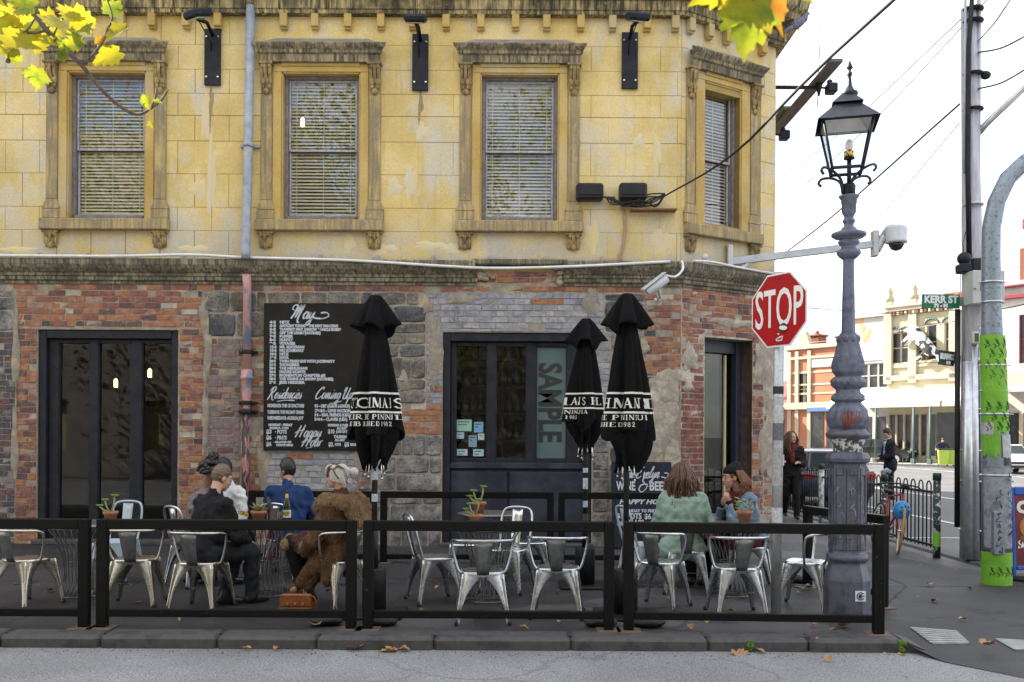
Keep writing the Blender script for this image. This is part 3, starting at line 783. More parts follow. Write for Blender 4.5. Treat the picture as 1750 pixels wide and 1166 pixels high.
# -- doors
m_door = mat('slate_grey_door_paint', (.013, .014, .02), (.026, .027, .036), 7, .5, bmp=.08, bscale=50, spec=.25)
m_doorblue = mat('dusty_blue_door_paint', (.024, .028, .042), (.06, .065, .09), 2.2, .55, lo=.42, hi=.7, spec=.25)
m_frost = mat('frosted_teal_film', (.09, .14, .145), (.11, .165, .165), 3, .4, spec=.3)
m_shopglass = glass('shop_glass', (.75, .78, .78), 1.42)
def door(fr, D, panes, ztop, zbot, mblue=None, frost=None):
    u0, u1, z0, z1 = D; z0 = 0.0
    d = MB(fr); y0, y1 = .10, .22
    d.box(u0, .02, z0, u0+.11, y1+.06, z1, c=.008); d.box(u1-.11, .02, z0, u1, y1+.06, z1, c=.008); d.box(u0+.112, .02, z1-.13, u1-.112, y1+.06, z1, c=.008)
    a0, a1 = u0+.112, u1-.112
    edges = [a0]+[x for p in panes for x in p]+[a1]
    for i in range(0, len(edges), 2): d.box(edges[i], y0, z0+.02, edges[i+1], y1, z1-.132, c=.01)
    for p in panes:
        d.box(p[0], y0+.004, ztop, p[1], y1, z1-.134, c=.008); d.box(p[0], y0+.004, z0+.02, p[1], y1, zbot, c=.008)
        for q, w in ((p[0], .012), (p[1]-.012, .012)): d.box(q, y0+.02, zbot, q+w, y1-.02, ztop)
    dr = d.build('door', m_door, pub)
    for i, p in enumerate(panes):
        g_ = MB(fr); g_.box(p[0]+.013, .155, zbot+.002, p[1]-.013, .161, ztop-.002); g_.build('pane', m_frost if frost == i else m_shopglass, dr)
    return dr
P1 = [(fx(95), fx(148)), (fx(163), fx(218)), (fx(238), fx(290))]
door1 = door(FA, D1, P1, fz(588), fz(905))
P2 = [(fx(779), fx(832)), (fx(848), fx(900)), (fx(917), fx(970))]
door2 = door(FA, D2, P2, fz(590), fz(782), frost=2)
b = MB(FA)
for a, c_ in ((770, 868), (872, 1000)): b.box(fx(a), .075, fz(925), fx(c_), .098, fz(805), c=.01)
b.box(fx(760), .06, fz(800), fx(1008), .098, fz(790), c=.008); b.build('door_panel', m_doorblue, door2)
b = MB(FA); b.box(D2[0]-.02, -.12, 0, D2[1]+.02, .3, .05, c=.01); b.build('doorstep', m_kerb, pub); b = MB(FA); b.box(D1[0]-.02, -.16, 0, D1[1]+.02, .3, .07, c=.01); b.build('doorstep', m_kerb, pub)
# chamfer door: deep brick reveal, dark frame, half-open glazed leaf
u0, u1, z0_, z1_ = D3
b = MB(CH); b.box(u1-.0, -.0, 0, u1+.02, .36, z1_); b.build('brick_reveal', BR['purple'], pub)
b = MB(CH); b.box(u0, .3, 0, u0+.07, .42, z1_, c=.008); b.box(u1-.12, .22, 0, u1-.03, .42, z1_, c=.008); b.box(u0+.07, .26, z1_-.2, u1-.12, .42, z1_, c=.008)
m_navy = mat('navy_door_paint', (.03, .035, .06), (.045, .05, .08), 6, .4)
door3 = b.build('door', m_navy, pub)
b = MB(CH); b.box(u0+.08, .33, .05, u1-.13, .36, z1_-.21)
b.build('pane', glass('green_tinted_glass', (.55, .62, .5), 1.6), door3)
m_wood = mat('varnished_wood', (.3, .13, .05), (.4, .19, .08), 8, .4)
m_curt = mat('olive_curtain', (.1, .1, .035), (.2, .17, .07), 3, .8, st=(14, 14, .3))
b = MB(CH); b.box(u0+.08, .37, z1_-.5, u0+.5, .4, z1_-.24); b.box(u1-.3, .3, .05, u1-.26, .34, z1_-.22, 1); b.box(u0+.08, .5, .05, u0+.55, .53, z1_-.5, 2)
b.build('door_leaf_trim', [m_wood, mat('brass_edge', (.6, .5, .3), None, rough=.3), m_curt], door3)
# lettering and stickers
def text_obj(s, parent, m, M_, h, w=None, bold=0.0, shear=0.0, align='LEFT', ext=.0015, name='lettering'):
    c = bpy.data.curves.new(name, 'FONT'); c.body = s; c.size = h/.72; c.offset = bold; c.shear = shear; c.extrude = ext; c.resolution_u = 3; c.align_x = align
    c.materials.append(m); o = link(name, c, parent, True)
    FIT.append((o, M_, w)); return o
FIT = []
UP = Matrix.Rotation(R(90), 4, 'X')      # text lies in x-z, reads from -y
m_ink = mat('black_lettering', (.02, .02, .022), None, rough=.5)
u, zt = fx(921), fz(618)
text_obj('SAMPLE', door2, m_ink, FA @ Matrix.Translation((fx(923), .15, fz(617))) @ UP @ Matrix.Rotation(R(-90), 4, 'Z'), .34, fz(617)-fz(754), .015)
def sticker(px0, py0, px1, py1, c, nm='sticker'):
    b = MB(FA); b.box(fx(px0), .149, fz(py1), fx(px1), .153, fz(py0), 0); 
    for k in range(2): b.box(fx(px0+2), .1475, fz(py0+3+k*5), fx(px1-4-4*k), .1485, fz(py0+4.4+k*5), 1)
    b.build(nm, [mat('sticker_paper', c, tuple(x*.8 for x in c), 30, .6), m_ink], door2)
for q in ((780, 716, 806, 736, (.3, .55, .45)), (810, 720, 826, 738, (.2, .42, .62)), (780, 738, 793, 749, (.4, .6, .66)), (801, 743, 815, 763, (.22, .36, .42)), (817, 740, 828, 751, (.5, .6, .62)), (781, 767, 799, 778, (.45, .62, .7)), (809, 767, 827, 779, (.4, .62, .68))): sticker(*q)
b = MB(CH); u, z = fp(CH, 1216, 712); b.box(u-.05, .318, z-.11, u+.05, .322, z+.11); b.box(u-.035, .314, z-.08, u+.035, .317, z-.01, 1); b.build('sticker', [mat('pale_blue_sticker', (.3, .55, .66), None), m_ink], door3)

m_soot = mat('soot_run', (.24, .18, .1), (.42, .32, .15), 7, .9, st=(9, 9, .8)); m_effl = mat('bare_pale_render', (.64, .57, .42), (.68, .54, .27), 3.2, .9, st=(1.4, 1.4, .8))
for j, (px, py, rx, ry, mm) in enumerate(((359, 172, 3.5, 22, m_soot), (357, 200, 2, 30, m_soot), (717, 176, 4, 20, m_soot), (714, 196, 2, 22, m_soot), (350, 205, 8, 38, m_effl), (338, 325, 14, 16, m_effl), (360, 300, 7, 70, m_effl), (700, 310, 11, 28, m_effl), (720, 225, 12, 14, m_effl), (672, 320, 12, 16, m_effl), (1120, 260, 7, 34, m_effl), (1090, 240, 10, 12, m_effl), (655, 425, 22, 9, m_effl), (330, 428, 26, 8, m_effl), (30, 432, 28, 8, m_effl), (1010, 402, 13, 24, m_effl), (770, 425, 16, 9, m_effl), (735, 420, 30, 8, m_effl), (1130, 410, 20, 20, m_effl), (596, 415, 9, 16, m_effl))):
    blob(FA, fx(px), fz(py), rx/114.3, ry/114.3, -.0062, mm, 'stain' if mm is m_soot else 'bare_patch', seed=90+j, th=.003, n_=30)
m_lit = emit('lit_bulb', (1.0, .62, .2), 6.0)
for px, py, Y, lab in ((198, 655, 16.4, 'small lit pendant lamp inside the left door, middle pane'), (256, 638, 16.2, 'small lit pendant lamp inside the left door, right pane'), (517, 210, 14.9, 'bare lit bulb glowing behind the blind of the second upper window')):
    c = at(px, py, Y); t = thing('pendant_lamp', lab, 'lamp', tuple(c)); b = MB(); b.lathe([(.028, -.07), (.03, -.05), (.03, .05), (.015, .075)], 10, tuple(c)); b.build('glowing_shade', m_lit, t); b = MB(); b.tube([c+Vector((0, 0, .08)), c+Vector((0, 0, .3))], .006, 5); b.build('cord', m_ink, t)
t = thing('bottle_shelf', 'dark shelves of bottles seen through the middle window', 'shelf', (fx(850), YW+1.6, 0)); m_shelf = mat('shelf_timber', (.12, .08, .045), (.2, .13, .08), 9, .6)
b = MB(FA); xa, xb = fx(765), fx(950)
for z in (1.55, 2.0, 2.45, 2.9): b.box(xa, 1.4, z, xb, 1.75, z+.03)
for xx in (xa, (xa+xb)/2, xb): b.box(xx-.02, 1.4, .2, xx+.02, 1.75, 3.4)
b.build('shelf_board', m_shelf, t)
for k in range(52):
    z = (1.58, 2.03, 2.48, 2.93)[k % 4]; xx = xa+.08+(xb-xa-.16)*(k//4)/12; b = MB(FA); b.lathe([(.038, z), (.038, z+.19), (.014, z+.24), (.014, z+.3)], 8, (xx, 1.5, 0), cap=False); o = b.build('bottle', m_navy if k % 3 else m_frost, t); 
    b = MB(FA); b.lathe([(.039, z+.05), (.039, z+.13)], 8, (xx, 1.5, 0), cap=False); b.build('bottle_label', m_rend, o)
# ------------------------------------------------------------------ brush lettering (single-stroke cursive) and serif capitals
def catmull(pts, k=6):
    if len(pts) < 3: return [Vector(p) for p in pts]
    P = [Vector(p) for p in pts]; P = [2*P[0]-P[1]]+P+[2*P[-1]-P[-2]]; out = []
    for i in range(1, len(P)-2):
        for j in range(k):
            t = j/k; a, b, c, d = P[i-1:i+3]
            out.append(.5*((2*b)+(c-a)*t+(2*a-5*b+4*c-d)*t*t+(3*b-a-3*c+d)*t**3))
    return out+[P[-2]]
SCR = {  # advance, strokes in x (0..), y (x-height 1, ascender 2, descender -1)
 'a': (1.0, [[(.85, .85), (.5, 1), (.12, .6), (.2, .05), (.55, .1), (.85, .8)], [(.88, 1), (.75, .2), (.9, 0), (1.1, .3)]]),
 'c': (.8, [[(.72, .8), (.5, 1), (.12, .6), (.15, .1), (.45, 0), (.85, .35)]]),
 'd': (1.0, [[(.8, .85), (.45, 1), (.12, .55), (.2, .05), (.5, .08), (.85, .8)], [(1.05, 2), (.8, .2), (.9, 0), (1.1, .3)]]),
 'e': (.8, [[(.1, .45), (.5, .55), (.68, .85), (.45, 1), (.12, .6), (.15, .1), (.45, 0), (.85, .35)]]),
 'g': (1.0, [[(.85, .85), (.5, 1), (.12, .6), (.2, .1), (.55, .15), (.85, .8)], [(.9, 1), (.6, -.7), (.2, -1), (0, -.7), (.5, -.3), (1.1, .3)]]),
 'h': (1.0, [[(.0, .5), (.5, 1.8), (.35, 2), (.1, 0)], [(.12, .4), (.5, 1), (.75, .8), (.62, .15), (.75, 0), (1.05, .3)]]),
 'i': (.55, [[(.05, .4), (.35, 1), (.18, .2), (.3, 0), (.6, .3)], [(.5, 1.4), (.55, 1.55)]]),
 'l': (.6, [[(.05, .4), (.55, 1.7), (.4, 2), (.12, .3), (.3, 0), (.65, .3)]]),
 'm': (1.5, [[(.05, .6), (.25, 1), (.1, 0)], [(.12, .4), (.5, 1), (.62, .8), (.5, 0)], [(.53, .4), (.95, 1), (1.1, .8), (1.0, .15), (1.15, 0), (1.5, .35)]]),
 'n': (1.05, [[(.05, .6), (.25, 1), (.1, 0)], [(.12, .4), (.55, 1), (.72, .8), (.6, .15), (.75, 0), (1.1, .35)]]),
 'o': (.9, [[(.6, .95), (.3, .95), (.1, .5), (.25, .03), (.6, .1), (.75, .6), (.55, .97), (.75, .85), (1.0, .95)]]),
 'p': (1.0, [[(.05, .6), (.3, 1), (-.1, -1)], [(.2, .5), (.55, 1), (.85, .75), (.7, .15), (.3, .05)]]),
 'r': (.75, [[(.05, .6), (.25, .95), (.12, 0)], [(.16, .5), (.4, .95), (.7, 1)]]),
 's': (.7, [[(.05, .3), (.5, 1.05), (.4, .7), (.6, .3), (.4, 0), (.05, .12)], [(.5, .05), (.8, .35)]]),
 'u': (1.05, [[(.05, .6), (.25, 1), (.12, .25), (.3, 0), (.6, .2), (.85, 1)], [(.85, 1), (.72, .2), (.85, 0), (1.1, .3)]]),
 'v': (.85, [[(.05, .8), (.25, 1), (.35, .05), (.75, .9), (.95, .85)]]),
 'y': (1.0, [[(.05, .6), (.25, 1), (.15, .3), (.4, .05), (.85, .95)], [(.88, 1), (.55, -.7), (.2, -1), (.02, -.7), (.5, -.2), (1.1, .3)]]),
 'M': (2.2, [[(.4, 1.2), (-.1, 1.5), (.1, 2.0), (.7, 1.9), (.55, .8), (.2, -.05)], [(.45, .5), (1.1, 1.9), (1.2, 1.8), (.9, .1)], [(.95, .4), (1.7, 1.95), (1.8, 1.8), (1.45, .3), (1.55, -.5), (1.9, -.6)]]),
 'R': (1.7, [[(.6, 2), (.3, .7), (-.1, -.3)], [(-.1, 1.3), (.3, 1.9), (1.1, 2.05), (1.3, 1.6), (.9, 1.1), (.45, .95)], [(.5, .95), (.8, .5), (1.2, -.2), (1.7, -.3)]]),
 'C': (1.6, [[(1.3, 1.6), (1.5, 1.95), (1.0, 2.0), (.3, 1.3), (0, .5), (.3, -.05), (.9, .05), (1.5, .5)]]),
 'U': (1.7, [[(.0, 1.3), (.2, 1.9), (.5, 1.9), (.25, .5), (.4, 0), (.9, .2), (1.4, 2)], [(1.4, 2), (1.15, .2), (1.3, 0), (1.6, .3)]]),
 'H': (1.9, [[(.6, 2), (.2, .3), (.05, -.1)], [(1.5, 2.1), (1.15, .4), (1.1, -.1)], [(-.3, .6), (.3, 1.0), (1.2, 1.15), (1.7, 1.3)]]),
 'T': (1.4, [[(-.1, 1.7), (.5, 2), (1.5, 1.9)], [(.8, 1.95), (.5, .5), (.2, -.05), (-.1, .1)]]),
 'E': (1.5, [[(1.2, 1.8), (.9, 2.05), (.4, 1.7), (.7, 1.15), (.2, .9), (0, .3), (.4, -.1), (1.2, .3)]]),
 '&': (1.7, [[(1.2, 1.9), (.7, 2.1), (.35, 1.6), (.8, 1.15), (.2, .9), (0, .3), (.5, -.1), (1.1, .3), (1.3, 1.0), (.9, 1.0)], [(1.1, .75), (1.7, .75)]])}
def ribbon(mb, pts, w, z, tr, mi=0):
    n = len(pts); vs = []
    for i, p in enumerate(pts):
        d = pts[min(i+1, n-1)]-pts[max(i-1, 0)]; d = d.normalized() if d.length > 1e-9 else Vector((1, 0))
        # a flat brush: downstrokes fat, upstrokes thin
        ww = w*(1.15 if d.y < 0 else .72)*(1 if 0 < i < n-1 else .6)
        q = Vector((-d.y, d.x))*ww/2
        for e in (p+q, p-q): vs.append(tr(e.x, e.y, z))
    mb.add(vs, [(2*i, 2*i+1, 2*i+3, 2*i+2) for i in range(n-1)], mi)
def script(mb, s, x, y, xh, w, tr, slant=.35, xs=.85, extra=()):
    """x, y of the baseline start, xh the x-height in metres"""
    cx_ = 0; k = 0
    for ch in s:
        if ch == ' ': cx_ += .6; continue
        adv, st = SCR[ch]
        for pts in st:
            P = [Vector((x+((cx_+a)*xs+b_*slant)*xh, y+b_*xh)) for a, b_ in catmull([Vector(p) for p in pts])]
            k += 1; ribbon(mb, P, w, k*.00025, tr)
        cx_ += adv
    for pts in extra:
        k += 1; ribbon(mb, [Vector((x+a*xh, y+b_*xh)) for a, b_ in catmull([Vector(p) for p in pts])], w, k*.00025, tr)
    return x+cx_*xs*xh
def arc(cx_, cy_, rx, ry, a0, a1, n=10): return [(cx_+rx*math.cos(R(a0+(a1-a0)*i/n)), cy_+ry*math.sin(R(a0+(a1-a0)*i/n))) for i in range(n+1)]
T_, t_ = .17, .07       # thick and thin strokes of the serif capitals
def sf(x, y, w=.2): return ([(x-w, y), (x+w, y)], .055)
SER = {
 'A': (.8, [([(.38, 1), (.08, 0)], t_), ([(.38, 1), (.68, 0)], T_), ([(.2, .35), (.55, .35)], t_), sf(.08, .03, .11), sf(.68, .03, .13)]),
 'B': (.7, [([(.15, 0), (.15, 1)], T_), (arc(.3, .76, .22, .22, 90, -90), .1), (arc(.32, .27, .26, .26, 90, -90), .12), ([(.0, .97), (.3, .97)], .055), ([(.0, .03), (.3, .03)], .055)]),
 'C': (.75, [(arc(.42, .5, .36, .48, 50, 310), .13), ([(.66, .7), (.66, .95)], .06)]),
 'D': (.8, [([(.15, 0), (.15, 1)], T_), (arc(.3, .5, .38, .47, 90, -90), .13), ([(0, .97), (.3, .97)], .055), ([(0, .03), (.3, .03)], .055)]),
 'E': (.65, [([(.15, 0), (.15, 1)], T_), ([(0, .97), (.55, .97), (.55, .8)], .06), ([(.15, .52), (.42, .52)], .06), ([(0, .03), (.58, .03), (.58, .22)], .06)]),
 'H': (.85, [([(.15, 0), (.15, 1)], T_), ([(.65, 0), (.65, 1)], T_), ([(.15, .5), (.65, .5)], t_), sf(.15, .03), sf(.65, .03), sf(.15, .97), sf(.65, .97)]),
 'I': (.4, [([(.17, 0), (.17, 1)], T_), sf(.17, .03), sf(.17, .97)]),
 'L': (.65, [([(.15, 0), (.15, 1)], T_), sf(.15, .97), ([(0, .03), (.56, .03), (.56, .25)], .06)]),
 'M': (1.0, [([(.12, 0), (.12, 1)], t_), ([(.14, 1), (.46, .05)], T_), ([(.46, .05), (.78, 1)], t_), ([(.82, 0), (.82, 1)], T_), sf(.12, .03, .13), sf(.82, .03, .17)]),
 'N': (.85, [([(.12, 0), (.12, 1)], t_), ([(.12, 1), (.68, 0)], T_), ([(.68, 0), (.68, 1)], t_), sf(.12, .03, .13), sf(.68, .97, .13)]),
 'O': (.85, [(arc(.42, .5, .36, .48, 0, 360, 18), .12)]),
 'P': (.65, [([(.15, 0), (.15, 1)], T_), (arc(.28, .74, .26, .24, 90, -90), .11), ([(0, .97), (.3, .97)], .055), sf(.15, .03)]),
 'R': (.75, [([(.15, 0), (.15, 1)], T_), (arc(.28, .74, .24, .24, 90, -90), .1), ([(.3, .5), (.66, .02)], .14), ([(0, .97), (.3, .97)], .055), sf(.15, .03)]),
 'S': (.6, [([(.5, .8), (.4, .96), (.2, .97), (.08, .8), (.15, .6), (.42, .42), (.5, .22), (.38, .04), (.18, .03), (.06, .2)], .12)]),
 'T': (.75, [([(.35, 0), (.35, 1)], T_), ([(.02, .78), (.02, .97), (.68, .97), (.68, .78)], .06), sf(.35, .03)]),
 'U': (.8, [([(.12, 1), (.12, .35), (.22, .06), (.4, .02), (.6, .1), (.66, .35), (.66, 1)], .12), sf(.12, .97), sf(.66, .97, .13)]),
 'V': (.8, [([(.08, 1), (.38, 0)], T_), ([(.38, 0), (.68, 1)], t_), sf(.08, .97, .15), sf(.68, .97, .12)]),
 'Y': (.75, [([(.06, 1), (.35, .48)], T_), ([(.65, 1), (.35, .48)], t_), ([(.35, .48), (.35, 0)], T_), sf(.35, .03)]),
 '1': (.4, [([(.2, 0), (.2, 1), (.08, .85)], .13), sf(.2, .03, .14)]),
 '9': (.6, [(arc(.27, .68, .2, .28, 0, 360, 14), .1), ([(.47, .7), (.4, .2), (.15, .02)], .1)]),
 '8': (.6, [(arc(.27, .74, .17, .22, 0, 360, 14), .1), (arc(.27, .26, .22, .24, 0, 360, 14), .1)]),
 '2': (.6, [([(.08, .75), (.2, .97), (.42, .9), (.42, .65), (.08, .05), (.5, .05)], .11)])}
def serif(mb, s, x, y, h, tr, mi=0, sp=.08, xs=.9):
    k = 0
    for ch in s:
        if ch == ' ': x += .45*h*xs; continue
        adv, st = SER[ch]
        for pts, w in st:
            P = []
            for a, b_ in zip(pts, pts[1:]):
                a, b_ = Vector(a), Vector(b_); n_ = max(1, int((b_-a).length/.12))
                P += [a+(b_-a)*i/n_ for i in range(n_)]
            P.append(Vector(pts[-1])); k += 1
            n = len(P); vs = []
            for i, p in enumerate(P):
                d = (P[min(i+1, n-1)]-P[max(i-1, 0)]).normalized(); q = Vector((-d.y, d.x))*w/2
                for e in (p+q, p-q): vs.append(tr(x+e.x*h*xs, y+e.y*h, k*.0002))
            mb.add(vs, [(2*i, 2*i+1, 2*i+3, 2*i+2) for i in range(n-1)], mi)
        x += (adv+sp)*h*xs
    return x
# ------------------------------------------------------------------ signs on the walls
m_board = mat('blackboard_paint', (.011, .010, .0085), (.02, .018, .016), 4, .6, spec=.2)
m_boardn = mat('navy_blackboard', (.012, .016, .027), (.02, .025, .04), 4, .6, spec=.2)
BX0, BX1, BZ0, BZ1 = fx(453), fx(640), fz(770), fz(520)
bb = thing('blackboard', 'large black menu board headed May with white hand lettered gig list on the wall', 'menu board', (BX0, YW, BZ0))
YB = -.075
b = MB(FA); b.box(BX0, YB, BZ0, BX1, -.03, BZ1, c=.006); panel = b.build('board_panel', m_board, bb)
trb = lambda x, y, z: FA @ Vector((x, YB-.002-z, y))
for w_, x_, y_, h_, t_w, kw in (('May', 497, 546, .098, .022, dict(extra=([(3.6, .1), (5.0, 0), (5.9, .4), (5.6, .9), (4.7, .85)],))), ('Residencies', 461, 682, .083, .016, dict(xs=.62, extra=([(1.6, -.55), (3.0, -.35), (4.8, -.35)],))), ('Coming Up', 541, 682, .083, .016, dict(xs=.66, extra=([(2.5, -.9), (3.6, -.75), (4.8, -.4)],))), ('Happy', 507, 747, .085, .017, dict(xs=.75)), ('Hour', 518, 763, .082, .017, dict(xs=.78, extra=([(.8, -.35), (2.0, -.2)],)))):
    b = MB(); script(b, w_, fx(x_), fz(y_), h_, t_w, trb, **kw); b.build('brush_lettering', m_letter, bb, fix=False)
def btext(s, px, py, h, wpx, bold=.004): text_obj(s, panel, m_letter, FA @ Matrix.Translation((fx(px), YB-.002, fz(py))) @ UP, h/114.3, wpx/114.3, bold)
gigs = [('4·5', 'HITZ', 17), ('5·5', 'ANTHONY YOUNG & THE NEXT MAN DEAD', 100), ('6·5', 'TRAMFEST! FEAT. JARROW & UNCLE BOBBY', 105), ('7·5', 'OFF THE LEASH (MATINEE)', 70), ('7·5', 'PUFFER', 23), ('8·5', 'HUNTLY', 23), ('9·5', 'VOYAGER', 28), ('12·5', 'MR. RUCKMAN', 42), ('13·5', 'NO STAIRWAY', 42),
        ('18·5', 'HITZ', 16), ('19·5', 'MAYA', 16), ('20·5', 'TWIN PEAKS EVE WITH JAZZPARTY', 95), ('21·5', 'THONGBIRD', 34), ('25·5', 'THE HEMLIGANS', 48), ('26·5', 'MADRE MONTE', 44), ('27·5', 'MOMENTUM CHAPTER #3', 78), ('28·5', 'THE VANNS AA SHOW (MATINEE)', 92), ('29·5', 'JESS HEGGER', 45)]
for i, (d, s, w) in enumerate(gigs):
    y = 554.6+i*6.02
    btext(d, 463, y, 4.3, 11); btext(s, 480, y, 4.5, w)
for y, s in ((697, 'MONDAYS: THE CH FACTORS'), (708, 'TUESDAYS: THE VACANT CHAISE'), (718, 'WEDNESDAYS: AUXILIA JOY')): btext(s, 460, y, 5.6, 62)
for y, s, w in ((697, '9·5 – DIET (ALBUM LAUNCH)', 60), (705, '17+18·5 – LEWIS WATSON', 60), (712, '3·6 – REAL FRIENDS (USA)', 60), (719.5, '5+6·6 – CLAVEE (USA)', 56)): btext(s, 540, y, 5.2, w)
for x, y, s, h, w in ((462, 729, 'MONDAY - FRIDAY', 4, 41), (464, 734, 'FROM 5 - 7 PM', 3, 32), (458, 742, '$3', 7, 9), (473, 742, '· POTS', 6.5, 20), (458, 752, '$6', 7, 9), (473, 752, '· PINTS', 6.5, 20), (458, 763, '$6', 7, 9), (471, 758, '· GLASSES OF', 3.4, 30), (473, 763, '  HOUSE WINE', 3.4, 28),
                      (563, 729, 'MONDAY & TUES', 4, 34), (578, 734, 'ALL DAY', 3.6, 18), (563, 741, '$10', 7, 11), (577, 740, 'JUGS OF DRAFT', 4.2, 30), (573, 749, 'THURSDAYS', 4.8, 28), (575, 754, 'ALL DAY', 3.6, 18), (564, 763, '$2.', 7, 9), (575, 762, 'POTS', 4.4, 10), (591, 763, '$5', 7, 8), (601, 762, 'PINTS', 4.2, 10)): btext(s, x, y, h, w)
# low board leaning on the wall
bd = thing('chalkboard', 'navy board with wine and beer happy hour prices in white lettering, leaning on the wall', 'menu board', (fx(1098), YW-.4, 0))
LX0, LX1 = fx(1044), fx(1145); LM = FA @ Matrix.Translation((0, -.34, 0)) @ Matrix.Rotation(R(-8), 4, 'X')
LZ = lambda py: fz(py+4)
b = MB(LM); b.box(LX0, -.02, .02, LX1, .03, LZ(781), c=.008); pan2 = b.build('board_panel', m_boardn, bd)
trl = lambda x, y, z: LM @ Vector((x, -.022-z, y))
for w_, x_, y_, h_, kw in (('The', 1062, 808, .075, dict(xs=.7)), ('Evelyn', 1085, 808, .08, dict(xs=.72, extra=([(4.6, .2), (5.6, 0), (5.9, .8), (5.2, .9)],))), ('&', 1089, 831, .1, dict(slant=.2))):
    b = MB(); script(b, w_, fx(x_), LZ(y_), h_, .016, trl, **kw); b.build('brush_lettering', m_letter, bd, fix=False)
def ltext(s, px, py, h, w, bold=.0025, sh=0): text_obj(s, pan2, m_letter, LM @ Matrix.Translation((fx(px), -.022, LZ(py))) @ UP, h/114.3, w/114.3, bold, sh)
for a in ((('WINE'), 1052, 829, 15, 32, .006), ('BEER', 1107, 829, 15, 33, .006), ('SHOP OPEN TIL MIDNIGHT', 1054, 840, 5, 88), ('HAPPY HOUR', 1056, 852, 8, 84, .004, .3), ('MONDAY TO FRIDAY 5 - 7', 1062, 866, 5, 78), ('POTS', 1068, 877, 9.5, 25, .004), ('$6', 1098, 877, 9, 11), ('PINTS', 1112, 877, 9.5, 29, .004), ('GLASS', 1067, 888, 9.5, 30, .004), ('OF HOUSE', 1099, 887, 4, 10), ('WINE', 1112, 888, 9.5, 28, .004), ('$3', 1052, 876, 8, 10), ('$6', 1052, 888, 8, 10)): ltext(*a)
for lx in (LX0+.03, LX1-.08):
    b = MB(LM); b.box(lx, .0, -.0, lx+.05, .04, .05); b.build('foot', m_boardn, bd)
# ------------------------------------------------------------------ lamps, boxes and cables on the wall
m_plate = mat('blue_black_steel', (.012, .014, .021), (.024, .026, .036), 8, .5, .1, spec=.25)
for px, py, hx, hy, lab in ((362, 53, 333, 28, 'black floodlight on an upright plate left of the downpipe, head swung out to the left'), (716, 60, 707, 33, 'black floodlight on the plate between the two middle upper windows, head seen square on'), (1073, 55, 1087, 28, 'black floodlight on the plate right of the upper windows, lens tilted down and showing')):
    u = fx(px); z1 = fz(py); z0 = fz(py+96)
    t = thing('floodlight', lab, 'floodlight', (u, YW, z0), 0, 'floodlights on the upper wall')
    b = MB(FA); b.box(u-.12, -.055, z0, u+.12, -.014, z1, c=.004); b.build('mounting_plate', m_plate, t)
    for dx in (-.085, .085):
        for zz in (z0+.12, z1-.12):
            b = MB(FA @ Matrix.Translation((u+dx, -.056, zz)) @ Matrix.Rotation(R(90), 4, 'X')); b.lathe([(.02, 0), (.02, .008), (.012, .018)], 6); b.build('bolt', m_chrome, t)
    hu, hz = fx(hx)*.955, fz(hy)*.955+.09
    yo = -.62
    b = MB(FA); b.tube([(u, -.05, z1-.1), (u, -.3, z1-.02), (hu, yo, hz-.06)], .028, 8); b.tube([(u-.02, -.05, z1-.35), (u-.02, -.08, z1-.2), (hu, yo+.05, hz-.05)], .009, 6); b.build('arm', m_blackmetal, t)
    b = MB(FA @ Matrix.Translation((hu, yo, hz)) @ Matrix.Rotation(R({333: -35, 707: 0, 1087: 12}[hx]), 4, 'Z') @ Matrix.Rotation(R(20), 4, 'X'))
    b.box(-.16, -.14, -.05, .16, .14, .06, c=.03); b.box(-.12, .1, -.03, .12, .2, .07, c=.02); hd_ = b.build('lamp_head', m_plate, t)
    b = MB(b.fr); b.box(-.11, -.1, -.066, .11, .1, -.052, c=.004); b.build('lens', mat('lamp_glass', (.5, .47, .4), None, rough=.15), hd_)
    b = MB(FA); b.tube([(hu, yo, hz+.05), (hu-.01, yo-.02, hz+.9)], .006, 5); b.build('cable', m_rubber, t)
# downpipe
m_pipe = mat('blue_grey_pipe_paint', (.25, .29, .37), (.33, .36, .43), 9, .5, c3=(.4, .42, .45))
m_pink = mat('peeling_pink_paint', (.2, .24, .32), (.55, .28, .26), 5, .6, st=(1, 1, .5), lo=.45, hi=.5)
m_pinkblack = mat('black_paint_over_pink', (.03, .03, .035), (.42, .17, .15), 6, .55, st=(3, 3, .6), lo=.5, hi=.56)
dp = thing('downpipe', 'tall downpipe, blue grey above and peeling pink and black below, beside the menu board', 'drainpipe', (fx(428), YW, 0))
u = fx(429)
b = MB(FA); b.tube([(u, -.12, Z_PAR+.1), (u-.03, -.12, fz(300)), (fx(428), -.27, fz(440)), (fx(428), -.27, Z_STR1-.02)], .066, 12); b.build('upper_pipe', m_pipe, dp)
b = MB(FA); b.tube([(fx(427), -.2, Z_STR0+.12), (fx(426), -.12, Z_STR0-.1), (fx(426), -.12, fz(634))], .062, 12); b.build('middle_pipe', m_pink, dp)
b = MB(FA); b.lathe([(.062, 0), (.085, .01), (.085, .09), (.1, .1), (.1, .13), (.075, .15), (.07, .35), (.05, .55), (.045, .62)][::-1], 12, (fx(426), -.12, fz(634)-.62+.0), 0); 
b.v = [Vector((p.x, p.y, 2*(fz(634)-.31)-p.z)) for p in b.v]; b.build('pipe_collar', m_pink, dp)
b = MB(FA); b.tube([(fx(425.5), -.12, fz(700)), (fx(424), -.12, .02)], .056, 12); b.build('lower_pipe', m_pinkblack, dp)
